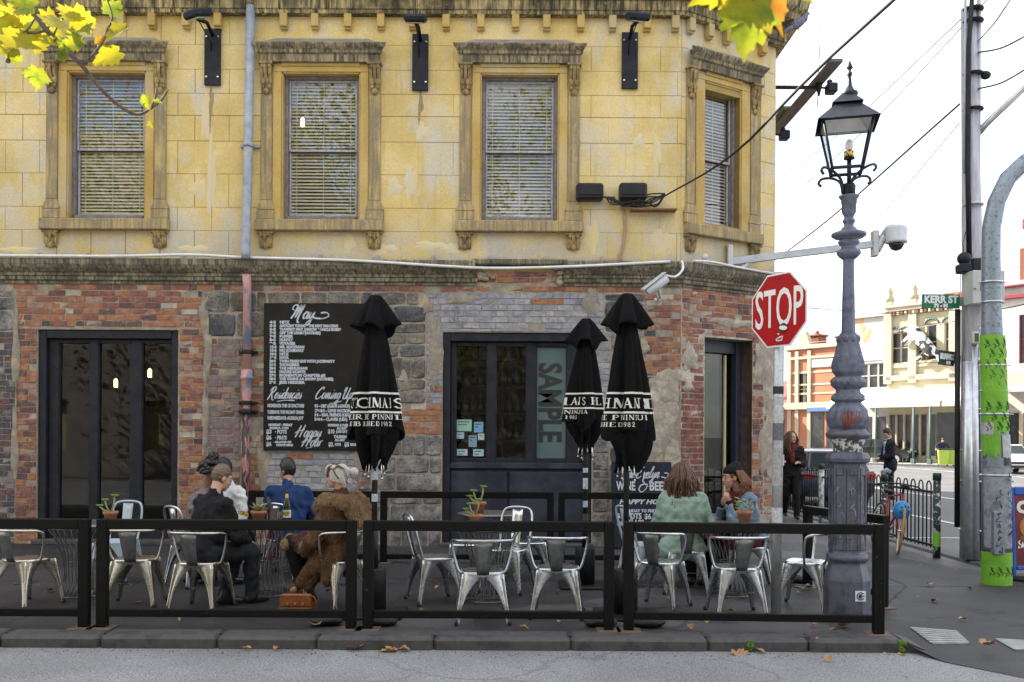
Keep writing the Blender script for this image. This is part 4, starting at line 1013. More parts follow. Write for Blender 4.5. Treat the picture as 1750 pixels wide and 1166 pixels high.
for zz, uu, yy in ((fz(253), u-.02, -.13), (fz(604), fx(426), -.12), (fz(690), fx(426), -.12), (fz(705), fx(426), -.12)):
    b = MB(FA); b.lathe([(.078, -.03), (.082, -.02), (.082, .02), (.078, .03)], 12, (uu, yy, zz)); b.box(uu-.14, -.06, zz-.02, uu+.14, .0, zz+.02, c=.004); b.build('pipe_clip', m_pipe if zz > 4 else m_blackmetal, dp)
# conduits
m_cond = mat('white_conduit', (.78, .78, .76), (.65, .65, .63), 6, .5)
def wire(name, pts, r, m, label, cat='cable', sm=True, group=None, n=6):
    P = [tuple(p) for p in (catmull([Vector(p) for p in pts], 6) if sm and len(pts) > 2 else pts)]
    o = MB().tube(P, r, n).build(name, m); return tag(o, label, cat, group)
yc = YW-.225
wire('conduit', [(fx(-40), yc, fz(445)), (fx(200), yc, fz(445)), (fx(330), yc, fz(442)), (fx(430), yc+.005, fz(446)), (fx(600), yc, fz(450)), (fx(760), yc-.01, fz(459)), (fx(850), yc-.01, fz(462)), (fx(980), yc, fz(458)), (fx(1140), yc, fz(449))], .022, m_cond, 'long white conduit sagging along the top of the string cornice')
wire('conduit', [(fx(700), yc+.19, fz(447)), (fx(850), yc+.19, fz(448)), (fx(1040), yc+.19, fz(444)), (fx(1058), YW-.03, fz(436)), (fx(1066), YW-.03, fz(400)), (fx(1066), YW-.03, fz(370)), (fx(1057), YW-.03, fz(343))], .02, mat('brown_conduit', (.36, .2, .11), (.42, .3, .2), 8, .6), 'brown conduit bending up the yellow wall to the black junction box')
for px in (20, 68, 150, 231, 313, 392, 458, 548, 645, 740, 836, 933, 1028):
    t = MB(FA); u_ = fx(px); t.box(u_-.015, -.07, fz(446), u_+.015, -.012, fz(436), c=.005); t.build('cable_clip', m_pipe, pub)
m_box = mat('black_plastic_box', (.012, .012, .015), (.02, .02, .025), 10, .45, spec=.3)
for x0, y0, x1, y1, lab in ((982, 316, 1028, 344, 'black junction box with a sloped lid nearest the upper window'), (1055, 315, 1102, 343, 'black rounded junction box with the brown conduit running into it')):
    t = thing('junction_box', lab, 'junction box', (fx(x0), YW, fz(y1)))
    b = MB(FA); b.box(fx(x0), -.2, fz(y1), fx(x1), -.012, fz(y0), c=.03); bx = b.build('box_body', m_box, t)
    b = MB(FA); b.box(fx(x0)+.035, -.215, fz(y1)+.06, fx(x1)-.035, -.202, fz(y0)-.03, c=.006); b.build('lid', m_box, t)
r_ = random.Random(5); b = MB()
for i in range(9):
    P = [(fx(1028)+i*.02, YW-.1, fz(337)), (fx(1045)+r_.uniform(0, .2), YW-.12, fz(349)+r_.uniform(-.03, .03)), (fx(1085)+r_.uniform(-.1, .15), YW-.14-r_.uniform(0, .05), fz(350)+r_.uniform(-.06, .06)), (fx(1108)+r_.uniform(-.08, .1), YW-.12, fz(345)+r_.uniform(-.08, .1)), (fx(1132), YW-.15, fz(335)+r_.uniform(-.03, .03))]
    b.tube([tuple(p) for p in catmull([Vector(p) for p in P], 5)], .011, 5)
tag(b.build('cable_tangle', m_rubber), 'tangle of black cables beside the junction boxes on the yellow wall', 'cable')
t = MB(FA); t.box(fx(1075), -.2, fz(361), fx(1152), -.012, fz(358.5)); tag(t.build('cable_shelf', mat('rusty_steel', (.16, .08, .04), (.28, .15, .08), 14, .85)), 'thin rusty shelf plate under the cable tangle', 'shelf')
e = at(1534, -6, 6.0)
wire('service_cable', [(fx(1130), YW-.16, fz(338)), tuple((Vector((fx(1130), YW-.16, fz(338)))+e)/2+Vector((0, 0, -.18))), tuple(e), tuple(e+(e-Vector((fx(1130), YW-.16, fz(338))))*1.5)], .013, m_rubber, 'thick black service cable rising from the yellow wall over the street')
# bullet camera
c = at(1122, 488, 13.2)
t = thing('security_camera', 'white bullet security camera under the string cornice near the corner', 'security camera', tuple(c))
m_cam = mat('white_camera_shell', (.62, .63, .66), (.5, .51, .55), 6, .35)
M_ = Matrix.Translation(c) @ Matrix.Rotation(R(52), 4, 'Y') @ Matrix.Rotation(R(12), 4, 'Z')
b = MB(M_); b.lathe([(.062, -.17), (.07, -.16), (.07, .17), (.06, .18)], 14); b.box(-.085, -.075, -.2, -.066, .075, .2, c=.006); b.build('camera_body', m_cam, t)
b = MB(M_); b.lathe([(.05, .176), (.056, .184), (.0, .186)], 14); b.build('lens', m_ink, t)
b = MB(); b.tube([c+Vector((.03, .05, -.03)), c+Vector((.1, .3, -.12)), c+Vector((.12, .66, -.1))], .022, 8); b.lathe([(.05, 0), (.05, .05)], 10, tuple(c+Vector((.12, .7, -.13)))); b.build('arm', m_cam, t)
wire('camera_cable', [c+Vector((.13, .05, .15)), c+Vector((.3, .2, .16)), c+Vector((.42, .3, .28)), c+Vector((.44, .45, .42)), (fx(1158), YW-.2, fz(452))], .018, m_cond, 'white cable looping from the bullet camera up to the conduit')
# conduit round the corner, small white globe
q = lambda px, py, d=.22: tuple(CH @ Vector((fp(CH, px, py)[0], -d, fp(CH, px, py)[1])))
wire('conduit', [q(1168, 450), q(1200, 452), q(1250, 462), q(1320, 474)], .02, m_cond, 'white conduit continuing round the angled corner of the pub')
b = MB(); b.ell(q(1189, 443, .2), .05, 12, 8); b.tube([q(1189, 443, .2), q(1190, 452, .2)], .02, 8); tag(b.build('globe_sensor', m_cam), 'small white globe sensor on the cornice at the corner', 'sensor')
# dome camera on a long arm from the corner wall
p0 = Vector(q(1243, 448, .0)); t = thing('dome_camera', 'white dome security camera hanging from a long grey steel arm off the pub corner', 'security camera', tuple(p0))
pe = at(1497, 417, 14.6); m_galv2 = mat('pale_grey_steel', (.42, .44, .46), (.55, .57, .6), 6, .45, .3)
b = MB(); d = (pe-p0)
M_ = Matrix.Translation(p0+d/2) @ d.to_track_quat('X', 'Z').to_matrix().to_4x4()
b.box(-d.length/2, -.04, -.055, d.length/2, .04, .055, c=.006, M=M_); b.tube([p0+Vector((.05, -.03, -.22)), p0+d*.16+Vector((0, 0, -.03))], .03, 6); b.box(p0.x-.02, p0.y-.12, p0.z-.3, p0.x+.06, p0.y+.1, p0.z+.25, c=.01); b.build('arm', m_galv2, t)
b = MB(); pm = at(1532, 388, 14.5); b.box(pe.x-.06, pe.y-.08, pe.z-.2, pe.x+.02, pe.y+.08, pe.z+.2, c=.01)
b.tube([tuple(p) for p in catmull([pe+Vector((0, 0, -.1)), pe+Vector((.12, 0, .12)), pm+Vector((-.1, 0, -.02)), pm])], [.075]*6+[.06]*6+[.05]*7, 10); b.build('bracket', m_galv2, t)
b = MB(); b.lathe([(.04, .04), (.15, .0), (.165, -.04), (.155, -.2), (.165, -.22), (.16, -.25), (.12, -.255)], 20, tuple(pm)); b.build('housing', m_cam, t)
b = MB(); b.lathe([(.115, -.252), (.112, -.29), (.08, -.345), (.03, -.368), (.001, -.37)], 18, tuple(pm), cap=False); b.build('dome', mat('smoked_dome', (.03, .03, .035), None, rough=.08), t)
# long sign boards and lamps off the side wall
m_plank = mat('weathered_plank', (.09, .08, .075), (.17, .155, .15), 5, .8, st=(6, .5, 6))
sx = CORNER.x
for (p1, p2), lab in ((((1317, 208), (1430, 103)), 'long dark board jutting past the right edge of the pub, upper one'), (((1300, 222), (1347, 184)), 'short dark board jutting past the right edge of the pub, lower one')):
    a_ = at(*p2, 14.7 if p1[0] == 1317 else 17.0); e_ = Vector((a_.x, a_.y+3.6, a_.z))
    b = MB(); b.box(a_.x-.1, a_.y, a_.z-.03, a_.x+.1, e_.y, a_.z+.03, c=.01); o = tag(b.build('sign_board', m_plank), lab, 'board', 'boards off the side wall')
for px, py, Y, lab in ((1420, 150, 15.6, 'spotlight at the tip of the longer arm beside the lamp post finial'), (1340, 230, 17.2, 'spotlight on the short arm at the right edge of the pub')):
    c = at(px, py, Y); t = thing('spotlight', lab, 'spotlight', tuple(c), 0, 'spotlights off the side wall')
    b = MB(); b.tube([(sx, c.y, c.z-.0), (c.x-.18, c.y, c.z)], .032, 8); b.tube([(c.x-.2, c.y, c.z-.14), (c.x-.2, c.y, c.z+.14)], [.015, .08], 8); b.build('arm', m_blackmetal, t)
    b = MB(); b.tube([(c.x-.2, c.y, c.z), (c.x, c.y-.02, c.z-.02)], .018, 6); b.box(c.x-.08, c.y-.1, c.z-.1, c.x+.09, c.y+.1, c.z+.06, c=.02); b.ell((c.x-.02, c.y, c.z+.09), .05, 8, 6); b.build('lamp_head', m_plate, t)
# pigeon on the cornice end
c = at(1364, 42, 14.7); t = thing('pigeon', 'blue grey pigeon perched on the end of the roof cornice', 'bird', tuple(c))
m_pig = mat('pigeon_plumage', (.07, .085, .16), (.2, .21, .27), 25, .6)
b = MB(); M_ = Matrix.Rotation(R(-35), 3, 'Y'); b.ell((0, 0, .02), (.14, .065, .075), 14, 10, M=M_); b.cap((.1, 0, .08), (.13, 0, .15), .05, .034); b.ell((.14, 0, .17), (.038, .034, .036), 10, 8); b.cap((-.12, 0, -.06), (-.22, 0, -.12), .04, .02); b.v = [p+c for p in b.v]
o = b.build('body', m_pig, t); md = o.modifiers.new('Remesh', 'REMESH'); md.mode = 'VOXEL'; md.voxel_size = .009; md.use_smooth_shade = True
b = MB(); b.tube([c+Vector((.17, 0, .168)), c+Vector((.2, 0, .158))], [.012, .003], 6); b.build('beak', m_ink, t)
for s_ in (-.02, .02):
    b = MB(); b.tube([c+Vector((.0, s_, -.04)), c+Vector((.01, s_, -.1))], .007, 5); b.build('leg', m_terra, t)
# ------------------------------------------------------------------ street furniture
m_steel = mat('galvanised_steel', (.46, .49, .53), (.68, .71, .74), 5, .27, 1.0, bmp=.04, bscale=30, c3=(.55, .57, .6), obj=True, rv=.05)
m_steelw = mat('yellowed_steel', (.5, .48, .41), (.68, .66, .59), 5, .28, 1.0, bmp=.05, bscale=30, obj=True, rv=.08)
m_steeld = mat('dull_grey_steel', (.2, .215, .21), (.31, .32, .31), 12, .42, .85, obj=True)
m_steelb = mat('pale_blue_painted_steel', (.4, .47, .55), (.5, .56, .63), 5, .4)
# -- metal cafe chair: pressed seat, four flared legs, arm hoop or tall hoop
def leg_mb(sx, sy):
    b = MB(); n_ = 9; outer = []; ea = []; eb = []
    for i in range(n_+1):
        t = i/n_
        c = Vector((sx*(.175+.055*t), sy*(.165+.06*t), .44-.42*t))
        w = .155*(1-t)**3.2+.024+.012*(1-t)
        outer.append(c); ea.append(c+Vector((-sx*w, sy*.004, .0))); eb.append(c+Vector((sx*.004, -sy*w, 0)))
    vs = outer+ea+eb; k = n_+1; fs = []
    for i in range(n_): fs += [(i, i+1, k+i+1, k+i), (i, 2*k+i, 2*k+i+1, i+1)]
    # inner skin, 3 mm in
    ins = [p+Vector((-sx*.006, -sy*.006, 0)) for p in vs]; m_ = len(vs)
    fs += [tuple(q+m_ for q in reversed(f)) for f in fs]
    for i in range(n_): fs += [(k+i, k+i+1, m_+k+i+1, m_+k+i), (2*k+i, m_+2*k+i, m_+2*k+i+1, 2*k+i+1)]
    b.add(vs+ins, fs, 0, True)
    # rolled edge bead down the corner
    b.tube([p+Vector((sx*.001, sy*.001, 0)) for p in outer], [.009]*k, 6)
    return b
def make_chair(kind, m1, m2, label):
    t = thing('cafe_chair', label, 'chair', group='metal cafe chairs on the terrace')
    b = MB(); n_ = 20; rows = []
    def ring(w, d, z, p=5.0):
        r_ = []
        for i in range(n_):
            a = 2*math.pi*i/n_; c, s_ = math.cos(a), math.sin(a); q = (abs(c)**p+abs(s_)**p)**(-1/p)
            r_.append((c*q*w, s_*q*d, z))
        return r_
    for w, d, z in ((.178, .168, .405), (.186, .178, .438), (.184, .176, .452), (.172, .164, .455), (.14, .13, .446), (.02, .02, .442)): rows += ring(w, d, z)
    fs = [(i*n_+k, i*n_+(k+1) % n_, (i+1)*n_+(k+1) % n_, (i+1)*n_+k) for i in range(5) for k in range(n_)] + [[5*n_+k for k in range(n_)]]
    b.add(rows, fs, 0, True); b.build('seat', m1, t, True)
    for sx in (-1, 1):
        for sy in (-1, 1):
            lg = leg_mb(sx, sy).build('leg', m1, t, True, fix=False)
            f = MB(); f.box(sx*.232-.017, sy*.227-.017, .0, sx*.232+.017, sy*.227+.017, .035, c=.006); f.build('rubber_foot', m_rubber, lg, True)
    b = MB(); b.box(-.17, -.012, .2, .17, .012, .206); b.box(-.012, -.17, .21, .012, .17, .216); b.build('cross_brace', m_steeld, t, True)
    s_ = MB()
    if kind == 'arm': zt, yb, wt, wb = .735, -.275, .085, .052
    else: zt, yb, wt, wb = .85, -.275, .06, .05
    zb, y0 = .43, -.178
    vs = []; n2 = 6
    for i in range(n2+1):
        q = i/n2; y = y0+(yb-y0)*(q**.8); z = zb+(zt-zb)*q; w = wb+(wt-wb)*q
        for x in (-w, -w*.33, w*.33, w): vs.append((x, y-(.012 if abs(x) < w*.5 else 0), z))
    s_.add(vs, [(i*4+j, i*4+j+1, (i+1)*4+j+1, (i+1)*4+j) for i in range(n2) for j in range(3)], 0, True)
    o = s_.build('backrest', m2, t, True, fix=False); sd = o.modifiers.new('Solid', 'SOLIDIFY'); sd.thickness = .004
    h = MB()
    if kind == 'arm':
        half = [(.185, -.03, .43), (.215, -.03, .46), (.245, -.035, .56), (.27, -.05, .68), (.272, -.075, .715), (.262, -.13, .732), (.22, -.215, .738), (.13, -.268, .74)]
        P = half+[(0, -.282, .74)]+[(-x, y, z) for x, y, z in half[::-1]]
    else:
        half = [(.165, -.165, .44), (.172, -.195, .55), (.178, -.235, .7), (.165, -.265, .81), (.12, -.28, .862)]
        P = half+[(0, -.285, .876)]+[(-x, y, z) for x, y, z in half[::-1]]
    h.tube([tuple(p) for p in catmull([Vector(p) for p in P], 5)], .0125, 8); h.build('arm_frame' if kind == 'arm' else 'back_frame', m1, t, True)
    return t
arm1 = make_chair('arm', m_steelw, m_steeld, ''); arm2 = make_chair('arm', m_steel, m_steeld, ''); tall = make_chair('tall', m_steel, m_steel, ''); blue = make_chair('tall', m_steelb, m_steelb, '')
used = set()
def chair(proto, px, Y, deg, label):
    """deg: 0 faces away from the street, 90 faces left"""
    p = Vector((xat(px, Y, 1000), Y, 0))
    if proto.name not in used:
        used.add(proto.name); note_kids(proto); proto.location = p; proto.rotation_euler = (0, 0, R(deg)); proto['label'] = label; return proto
    return dup(proto, p, R(deg), label)
CHAIRS = [
 (arm1, 46, 9.0, -22, 'empty metal armchair at the far left, turned slightly to the right'),
 (arm1, 232, 9.05, 6, 'empty metal armchair just left of the man in the black jacket'),
 (blue, 198, 10.5, 175, 'pale blue painted metal chair facing the street behind the left table'),
 (arm1, 345, 8.85, -10, 'metal armchair under the man in the black jacket'),
 (arm1, 574, 9.0, 55, 'metal armchair under the woman in the brown fur coat'),
 (tall, 742, 9.3, -68, 'tall hoop backed metal chair left of the table before the middle door'),
 (arm2, 824, 8.35, 4, 'empty metal armchair back to the street, left of two before the middle door'),
 (arm2, 953, 8.6, -6, 'empty metal armchair back to the street, right of two before the middle door'),
 (tall, 868, 9.95, 158, 'metal chair with a tall hoop back facing the street behind the middle table'),
 (arm2, 1128, 9.05, -30, 'metal armchair behind the woman in the pale green jacket, next to the umbrella pole'),
 (arm2, 1258, 8.7, 2, 'empty metal armchair with its back to the street, left of the stop sign pole'),
 (arm2, 1376, 9.1, 62, 'empty metal armchair turned left between the stop sign pole and the lamp post'),
 (blue, 1100, 10.5, -70, 'pale blue painted metal chair under the chalkboard, mostly hidden by the armchair'),
 (arm2, 1172, 9.95, -8, 'metal armchair under the woman in the pale green jacket'),
 (tall, 1282, 10.35, 80, 'metal chair under the woman in the denim jacket'),
 (tall, 492, 10.75, -20, 'metal chair under the man in the blue shirt'),
 (tall, 332, 10.25, -40, 'metal chair under the curly haired woman behind the black jacket')]
for a in CHAIRS: chair(*a)
# low backless stools
def make_stool():
    t = thing('stool', '', 'stool', group='low metal stools')
    b = MB(); b.box(-.16, -.16, .405, .16, .16, .44, c=.02); b.build('seat', m_steel, t, True)
    for sx in (-1, 1):
        for sy in (-1, 1): leg_mb(sx*.9, sy*.9).build('leg', m_steel, t, True, fix=False)
    return t
st1 = make_stool(); st1.location = (xat(795, 10.6, 1000), 10.6, 0); st1['label'] = 'low metal stool behind the table, left of the tall backed chair'
dup(st1, (xat(905, 10.8, 1000), 10.8, 0), .1, 'low metal stool behind the table, right of the tall backed chair')
# -- wire base tables
m_top = mat('table_top_stone', (.06, .045, .04), (.13, .11, .1), 16, .4, c3=(.12, .1, .09))
m_rod = mat('steel_rod', (.25, .25, .25), None, rough=.35, metal=.9)
def make_table():
    t = thing('wire_table', '', 'table', group='round wire base tables')
    b = MB(); b.lathe([(.3, .715), (.37, .722), (.385, .73), (.385, .742), (.378, .747), (.0, .747)], 32, cap=False); b.build('table_top', m_top, t, True)
    b = MB(); b.lathe([(.384, .722), (.39, .724), (.39, .744), (.384, .746)], 32, cap=False); b.build('steel_rim', m_rod, t, True)
    for k in range(26):
        a = 2*math.pi*k/26; P = []
        for i in range(9):
            q = i/8; r_ = .21-.27*q+.38*q*q; P.append((r_*math.cos(a+.5*q), r_*math.sin(a+.5*q), .02+.69*q))
        MB().tube(P, .0048, 5).build('rod', m_rod, t, True)
    for r_, z in ((.21, .02), (.125, .36), (.315, .705)):
        P = [(r_*math.cos(2*math.pi*i/24), r_*math.sin(2*math.pi*i/24), z) for i in range(24)]; MB().tube(P, .006, 5, closed=True).build('ring', m_rod, t, True)
    return t
tb = make_table(); note_kids(tb)
TABLES = [(140, 9.5, 'round wire base table behind the first barrier posts, far left'), (455, 9.6, 'round wire base table with the champagne bottle and glasses'), (834, 9.35, 'round wire base table in front of the middle door, nearer of two'), (838, 11.0, 'round wire base table in front of the middle door, farther of two'), (1250, 9.75, 'round wire base table in front of the woman in the denim jacket'), (505, 11.35, 'round wire base table behind the man in the blue shirt'), (1195, 10.75, 'round wire base table behind the woman in the green jacket')]
TP = {}
for i, (px, Y, lab) in enumerate(TABLES):
    p = Vector((xat(px, Y, 950), Y, 0)); TP[i] = p
    if i == 0: tb.location = p; tb['label'] = lab
    else: dup(tb, p, i*.7, lab)
# -- barriers of square tube
def barrier(x0, y0, x1, y1, label, left=True, right=True, zt=.925, group='black terrace barriers', zb=.10):
    d = Vector((x1-x0, y1-y0, 0)); L = d.length; rz = math.atan2(d.y, d.x)
    t = thing('barrier', label, 'barrier', (x0, y0, 0), rz, group)
    b = MB(); b.box(.086 if left else 0, -.04, zt-.085, L-(.086 if right else 0), .04, zt, c=.006); b.build('top_rail', m_black, t, True)
    b = MB(); b.box(.086 if left else 0, -.03, zb, L-(.086 if right else 0), .03, zb+.065, c=.006); b.build('bottom_rail', m_black, t, True)
    for on, x in ((left, 0.0), (right, L-.085)):
        if not on: continue
        b = MB(); b.box(x, -.04, .012, x+.085, .04, zt+.001, c=.006); p = b.build('post', m_black, t, True)
        b = MB(); b.box(x-.06, -.11, .0, x+.145, .09, .011, c=.003); b.build('foot_plate', m_rusty, p, True)
    return t
m_rusty = mat('rusty_plate', (.1, .07, .05), (.2, .13, .08), 16, .8)
YB_ = 7.95; bx = lambda px, Y=YB_: xat(px, Y, 980)
barrier(-6.6, YB_, bx(153), YB_, 'black barrier panel at the far left edge of the terrace, street side', left=False)
barrier(bx(167), YB_, bx(609), YB_, 'street side black barrier panel in front of the man in black and the fur coat')
barrier(bx(621), YB_, bx(1049), YB_, 'black barrier panel on the street side in front of the middle door')
barrier(bx(1066), YB_, bx(1502), YB_-.1, 'black barrier panel on the street side in front of the stop sign and lamp post')
YR = 12.1; br = lambda px: xat(px, YR, 900)
barrier(br(425), YR, br(643), YR, 'black barrier panel along the wall behind the man in the blue shirt', zb=.05)
barrier(br(650), YR, br(946), YR, 'black barrier panel along the wall under the middle window, wider one', zb=.05)
barrier(br(954), YR, br(1205), YR, 'black barrier panel along the wall in front of the chalkboard', zb=.05)
c0 = gnd(1376, 1004); barrier(c0.x, c0.y, 3.62, 9.05, 'short black barrier panel closing the terrace end behind the lamp post', zt=.9)
# -- closed umbrellas
m_canvas = mat('black_canvas', (.0035, .0035, .004), (.007, .007, .0085), 30, .85, bmp=.25, bscale=400, dist=.002, spec=.12)
m_print = mat('white_print', (.7, .7, .66), None, rough=.7)
def umbrella(px, Y, pyt, label, s=1.0, start=0.0, seed=0, basebox=True, lean=0.0):
    X = xat(px, Y, 900); zt = zat(pyt, Y, px)
    t = thing('closed_umbrella', label, 'umbrella', (X, Y, 0), 0, 'closed black umbrellas on the terrace')
    r_ = random.Random(seed); ph = [r_.uniform(0, 6.28) for _ in range(6)]
    zh = zt-1.24*s        # valance hem
    prof = [(0.0, .06), (.06, .075), (.2, .1), (.4, .145), (.6, .185), (.8, .215), (1.0, .245), (1.12, .27)]
    def R_(f):
        for (a, ra), (b_, rb) in zip(prof, prof[1:]):
            if f <= b_: return ra+(rb-ra)*(f-a)/(b_-a)
        return prof[-1][1]
    def rad(th, z):
        f = (zt-z)/(1.12*s); k = min(1, max(0, f*1.3))
        pl = .16*math.sin(4*th+ph[0]+.5*math.sin(f*2+ph[2]))+.12*math.sin(7*th+ph[1]+f*.8)+.05*math.sin(13*th+ph[3])
        return max(.03, R_(min(f, 1.12))*s*.74*(1+pl*k*1.6))
    def hem(th): return zh+.05*math.sin(3*th+ph[4])+.035*math.sin(5*th+ph[5])
    n_, m_ = 72, 30; b = MB(); vs = []
    for i in range(m_+1):
        for k in range(n_):
            th = 2*math.pi*k/n_; z = zt-.02-(zt-.02-hem(th))*i/m_; q = rad(th, z); vs.append((q*math.cos(th), q*math.sin(th)*.85, z))
    fs = [(i*n_+k, (i+1)*n_+k, (i+1)*n_+(k+1) % n_, i*n_+(k+1) % n_) for i in range(m_) for k in range(n_)]
    b.add(vs, fs, 0, True); b.build('canopy', m_canvas, t, True, fix=False)
    # inner folds below the hem, drawn in to the rib tips
    b = MB(); vs = []; zl = zh-.36*s
    for i in range(9):
        q = i/8
        for k in range(n_):
            th = 2*math.pi*k/n_; z0 = hem(th)+.08
            tip = .5+.5*math.cos(4*th+ph[1]); z = z0+(zl+.14*(1-tip)-z0)*q
            w = rad(th, z0)*.93*(1-q)+(.075+.05*math.sin(6*th+ph[2]))*q+.05*math.sin(q*3.1)*math.sin(5*th+ph[3])
            vs.append((max(w, .03)*math.cos(th), max(w, .03)*math.sin(th)*.9, z))
    b.add(vs, [(i*n_+k, (i+1)*n_+k, (i+1)*n_+(k+1) % n_, i*n_+(k+1) % n_) for i in range(8) for k in range(n_)], 0, True); b.build('inner_folds', m_canvas, t, True, fix=False)
    # draped vent cap with four corners
    b = MB(); vs = []; m2 = 12
    for i in range(m2+1):
        q = i/m2
        for k in range(n_):
            th = 2*math.pi*k/n_+ph[0]*0; c4 = abs(math.cos(2*(th+.12)+0))**1.6
            rr = .045+(.085+.105*c4)*s*(q**1.05); z = zt+.015-(.34*s-.07*c4+.05*(1-c4)*math.cos(th*3+ph[2]))*q**1.2
            fold = 1-.12*q*math.cos(8*th+ph[1])
            vs.append((rr*fold*math.cos(th), rr*fold*math.sin(th)*.8, z))
    b.add(vs, [(i*n_+k, (i+1)*n_+k, (i+1)*n_+(k+1) % n_, i*n_+(k+1) % n_) for i in range(m2) for k in range(n_)]+[list(range(n_))], 0, True); o = b.build('vent_cap', m_canvas, t, True, fix=False)
    o.modifiers.new('Solid', 'SOLIDIFY').thickness = .006
    # printed bands and lettering follow the folds
    zb = zh+.22*s; L = 1.5*s
    def tr(x, y, z):
        th = -math.pi/2+(x-start)/(.175*s); zz = zb+y; q = rad(th, zz)+.006+z; return (q*math.cos(th), q*math.sin(th)*.85-.0, zz)
    b = MB(); serif(b, 'SCOTCHMANS HILL', -.56*s, .0, .09*s, tr, 0, .1, .95)
    serif(b, 'BELLARINE PENINSULA', -.45*s, -.105*s, .045*s, tr, 0, .14, .95); serif(b, 'ESTABLISHED 1982', -.4*s, -.165*s, .04*s, tr, 0, .14, .95)
    for y in (-.038, .135):
        P = [Vector((-.66*s+1.4*s*i/70, y*s)) for i in range(71)]
        vs = [tr(p.x, p.y+e, 0) for p in P for e in (.009, -.009)]
        b.add(vs, [(2*i, 2*i+1, 2*i+3, 2*i+2) for i in range(70)])
    b.build('printed_name', m_print, t, True, fix=False)
    b = MB(); b.tube([(0, 0, .02), (0, 0, zt-.1)], .026, 12); b.build('pole', m_blackmetal, t, True)
    for k in range(8):
        a = 2*math.pi*k/8+.2; p = (.085*math.cos(a), .075*math.sin(a), zl-.02+.05*math.sin(k*2.4))
        q_ = MB(); q_.ell(p, .012, 8, 6); q_.tube([p, (.075*math.cos(a), .065*math.sin(a), zl+.07)], .007, 5, 0); q_.build('rib_tip', m_chrome, t, True)
    b = MB(); b.lathe([(.11, .02), (.11, .42), (.105, .43)], 16); b.lathe([(.035, .43), (.035, .8)], 12); b.build('base_sleeve', m_blackmetal, t, True)
    b = MB(); b.box(-.28, -.28, .0, .28, .28, .03, c=.008); b.build('base_plate', m_blackmetal, t, True)
    if seed != 2:
        b = MB(); zc = .92 if seed == 1 else .75
        for z_, h_ in ((zc+.12, .07), (zc+.32, .12), (zc+.5, .05)): b.lathe([(.028, z_), (.028, z_+h_)], 12, cap=False)
        tag(b.build('stickers', mat('torn_stickers', (.6, .63, .66), (.2, .3, .4), 30, .6), t, True), kind='stuff')
    return t
umbrella(640, 8.6, 508, 'closed black umbrella beside the menu board, nearest the fur coat', 1.0, -.12, 1)
umbrella(1000, 10.3, 547, 'smaller looking closed black umbrella overlapping the frosted window, farther back', .92, .18, 3)
umbrella(1070, 8.6, 505, 'closed black umbrella in front of the chalkboard, right one of the pair', 1.02, .02, 2)
# weights under the posts
for px, py, lab in ((560, 1065, 'crumpled black rubber weight by the barrier posts near the fur coat, left piece'), (655, 1064, 'crumpled black rubber weight by the barrier posts under the first umbrella'), (1025, 1065, 'crumpled black rubber weight left of the barrier posts under the right umbrella'), (1105, 1068, 'crumpled black rubber weight right of the barrier posts under the right umbrella')):
    c = gnd(px, py); b = MB(); r_ = random.Random(px)
    b.ell((c.x, 8.12, .035), (.15, .09, .04), 14, 8)
    for p in b.v: p += Vector((r_.uniform(-.012, .012), r_.uniform(-.01, .01), r_.uniform(-.008, .012)))
    tag(b.build('rubber_weight', m_rubber), lab, 'weight', 'rubber weights under the barrier posts')
c = gnd(1345, 997); b = MB(); b.ell((c.x, c.y, .06), (.2, .1, .06), 16, 8); b.ell((c.x+.14, c.y-.02, .04), (.1, .07, .04), 12, 8)
tag(b.build('black_bag', m_blackmetal), 'crumpled black bag lying on the footpath behind the stop sign pole', 'bag')
# -- stop sign
m_galv = mat('galvanised_pole', (.33, .36, .37), (.5, .52, .53), 14, .45, .55, c3=(.4, .42, .43))
m_red = mat('red_sign_face', (.42, .003, .008), (.37, .003, .007), 4, .4, spec=.25)
m_wsign = mat('white_sign_paint', (.8, .8, .8), None, rough=.4)
c = gnd(1326, 1052); zc = zat(532, c.y, 1331); xt = xat(1332, c.y, 532)
t = thing('stop_sign', 'red octagonal stop sign on a stickered galvanised pole behind the barrier', 'stop sign', tuple(c))
b = MB(); b.tube([c, (xt, c.y, zc+.36)], .048, 14); pole = b.build('pole', m_galv, t)
AX = Matrix.Translation((xt-.03, c.y-.075, zc)) @ Matrix.Rotation(R(-60), 4, 'Z')
def octo(r_): return [(r_/math.cos(R(22.5))*math.cos(R(22.5+45*i)), r_/math.cos(R(22.5))*math.sin(R(22.5+45*i))) for i in range(8)]
b = MB(AX); b.prism(octo(.338), -.0, .006); pl = b.build('sign_plate', m_wsign, t)
b = MB(AX); b.prism(octo(.322), -.004, -.001); fc = b.build('sign_face', m_red, t)
text_obj('STOP', fc, m_wsign, AX @ Matrix.Translation((0, -.006, -.15)) @ UP @ Matrix.Translation((-.292, 0, 0)), .36, .585, .004)
b = MB(AX @ Matrix.Translation((.07, -.012, -.17))); b.v = []; b.add([(.045*math.cos(a*.5), 0, .045*math.sin(a*.5)) for a in range(13)], [list(range(13))[::-1]]); b.add([(.05*math.cos(a*.5+.3), -.001, .022*math.sin(a*.5)) for a in range(13)], [list(range(13))[::-1]], 1); b.build('sticker', [m_ink, m_wsign], t, fix=False)
b = MB(AX); b.tube([(-.02, -.006, -.27), (.03, -.006, -.25), (.06, -.006, -.245), (.05, -.006, -.28), (0, -.006, -.285), (-.02, -.006, -.27)], .008, 5); b.tube([(.0, -.006, -.22), (.015, -.006, -.225)], .008, 5); b.build('paint_tag', m_wsign, t)
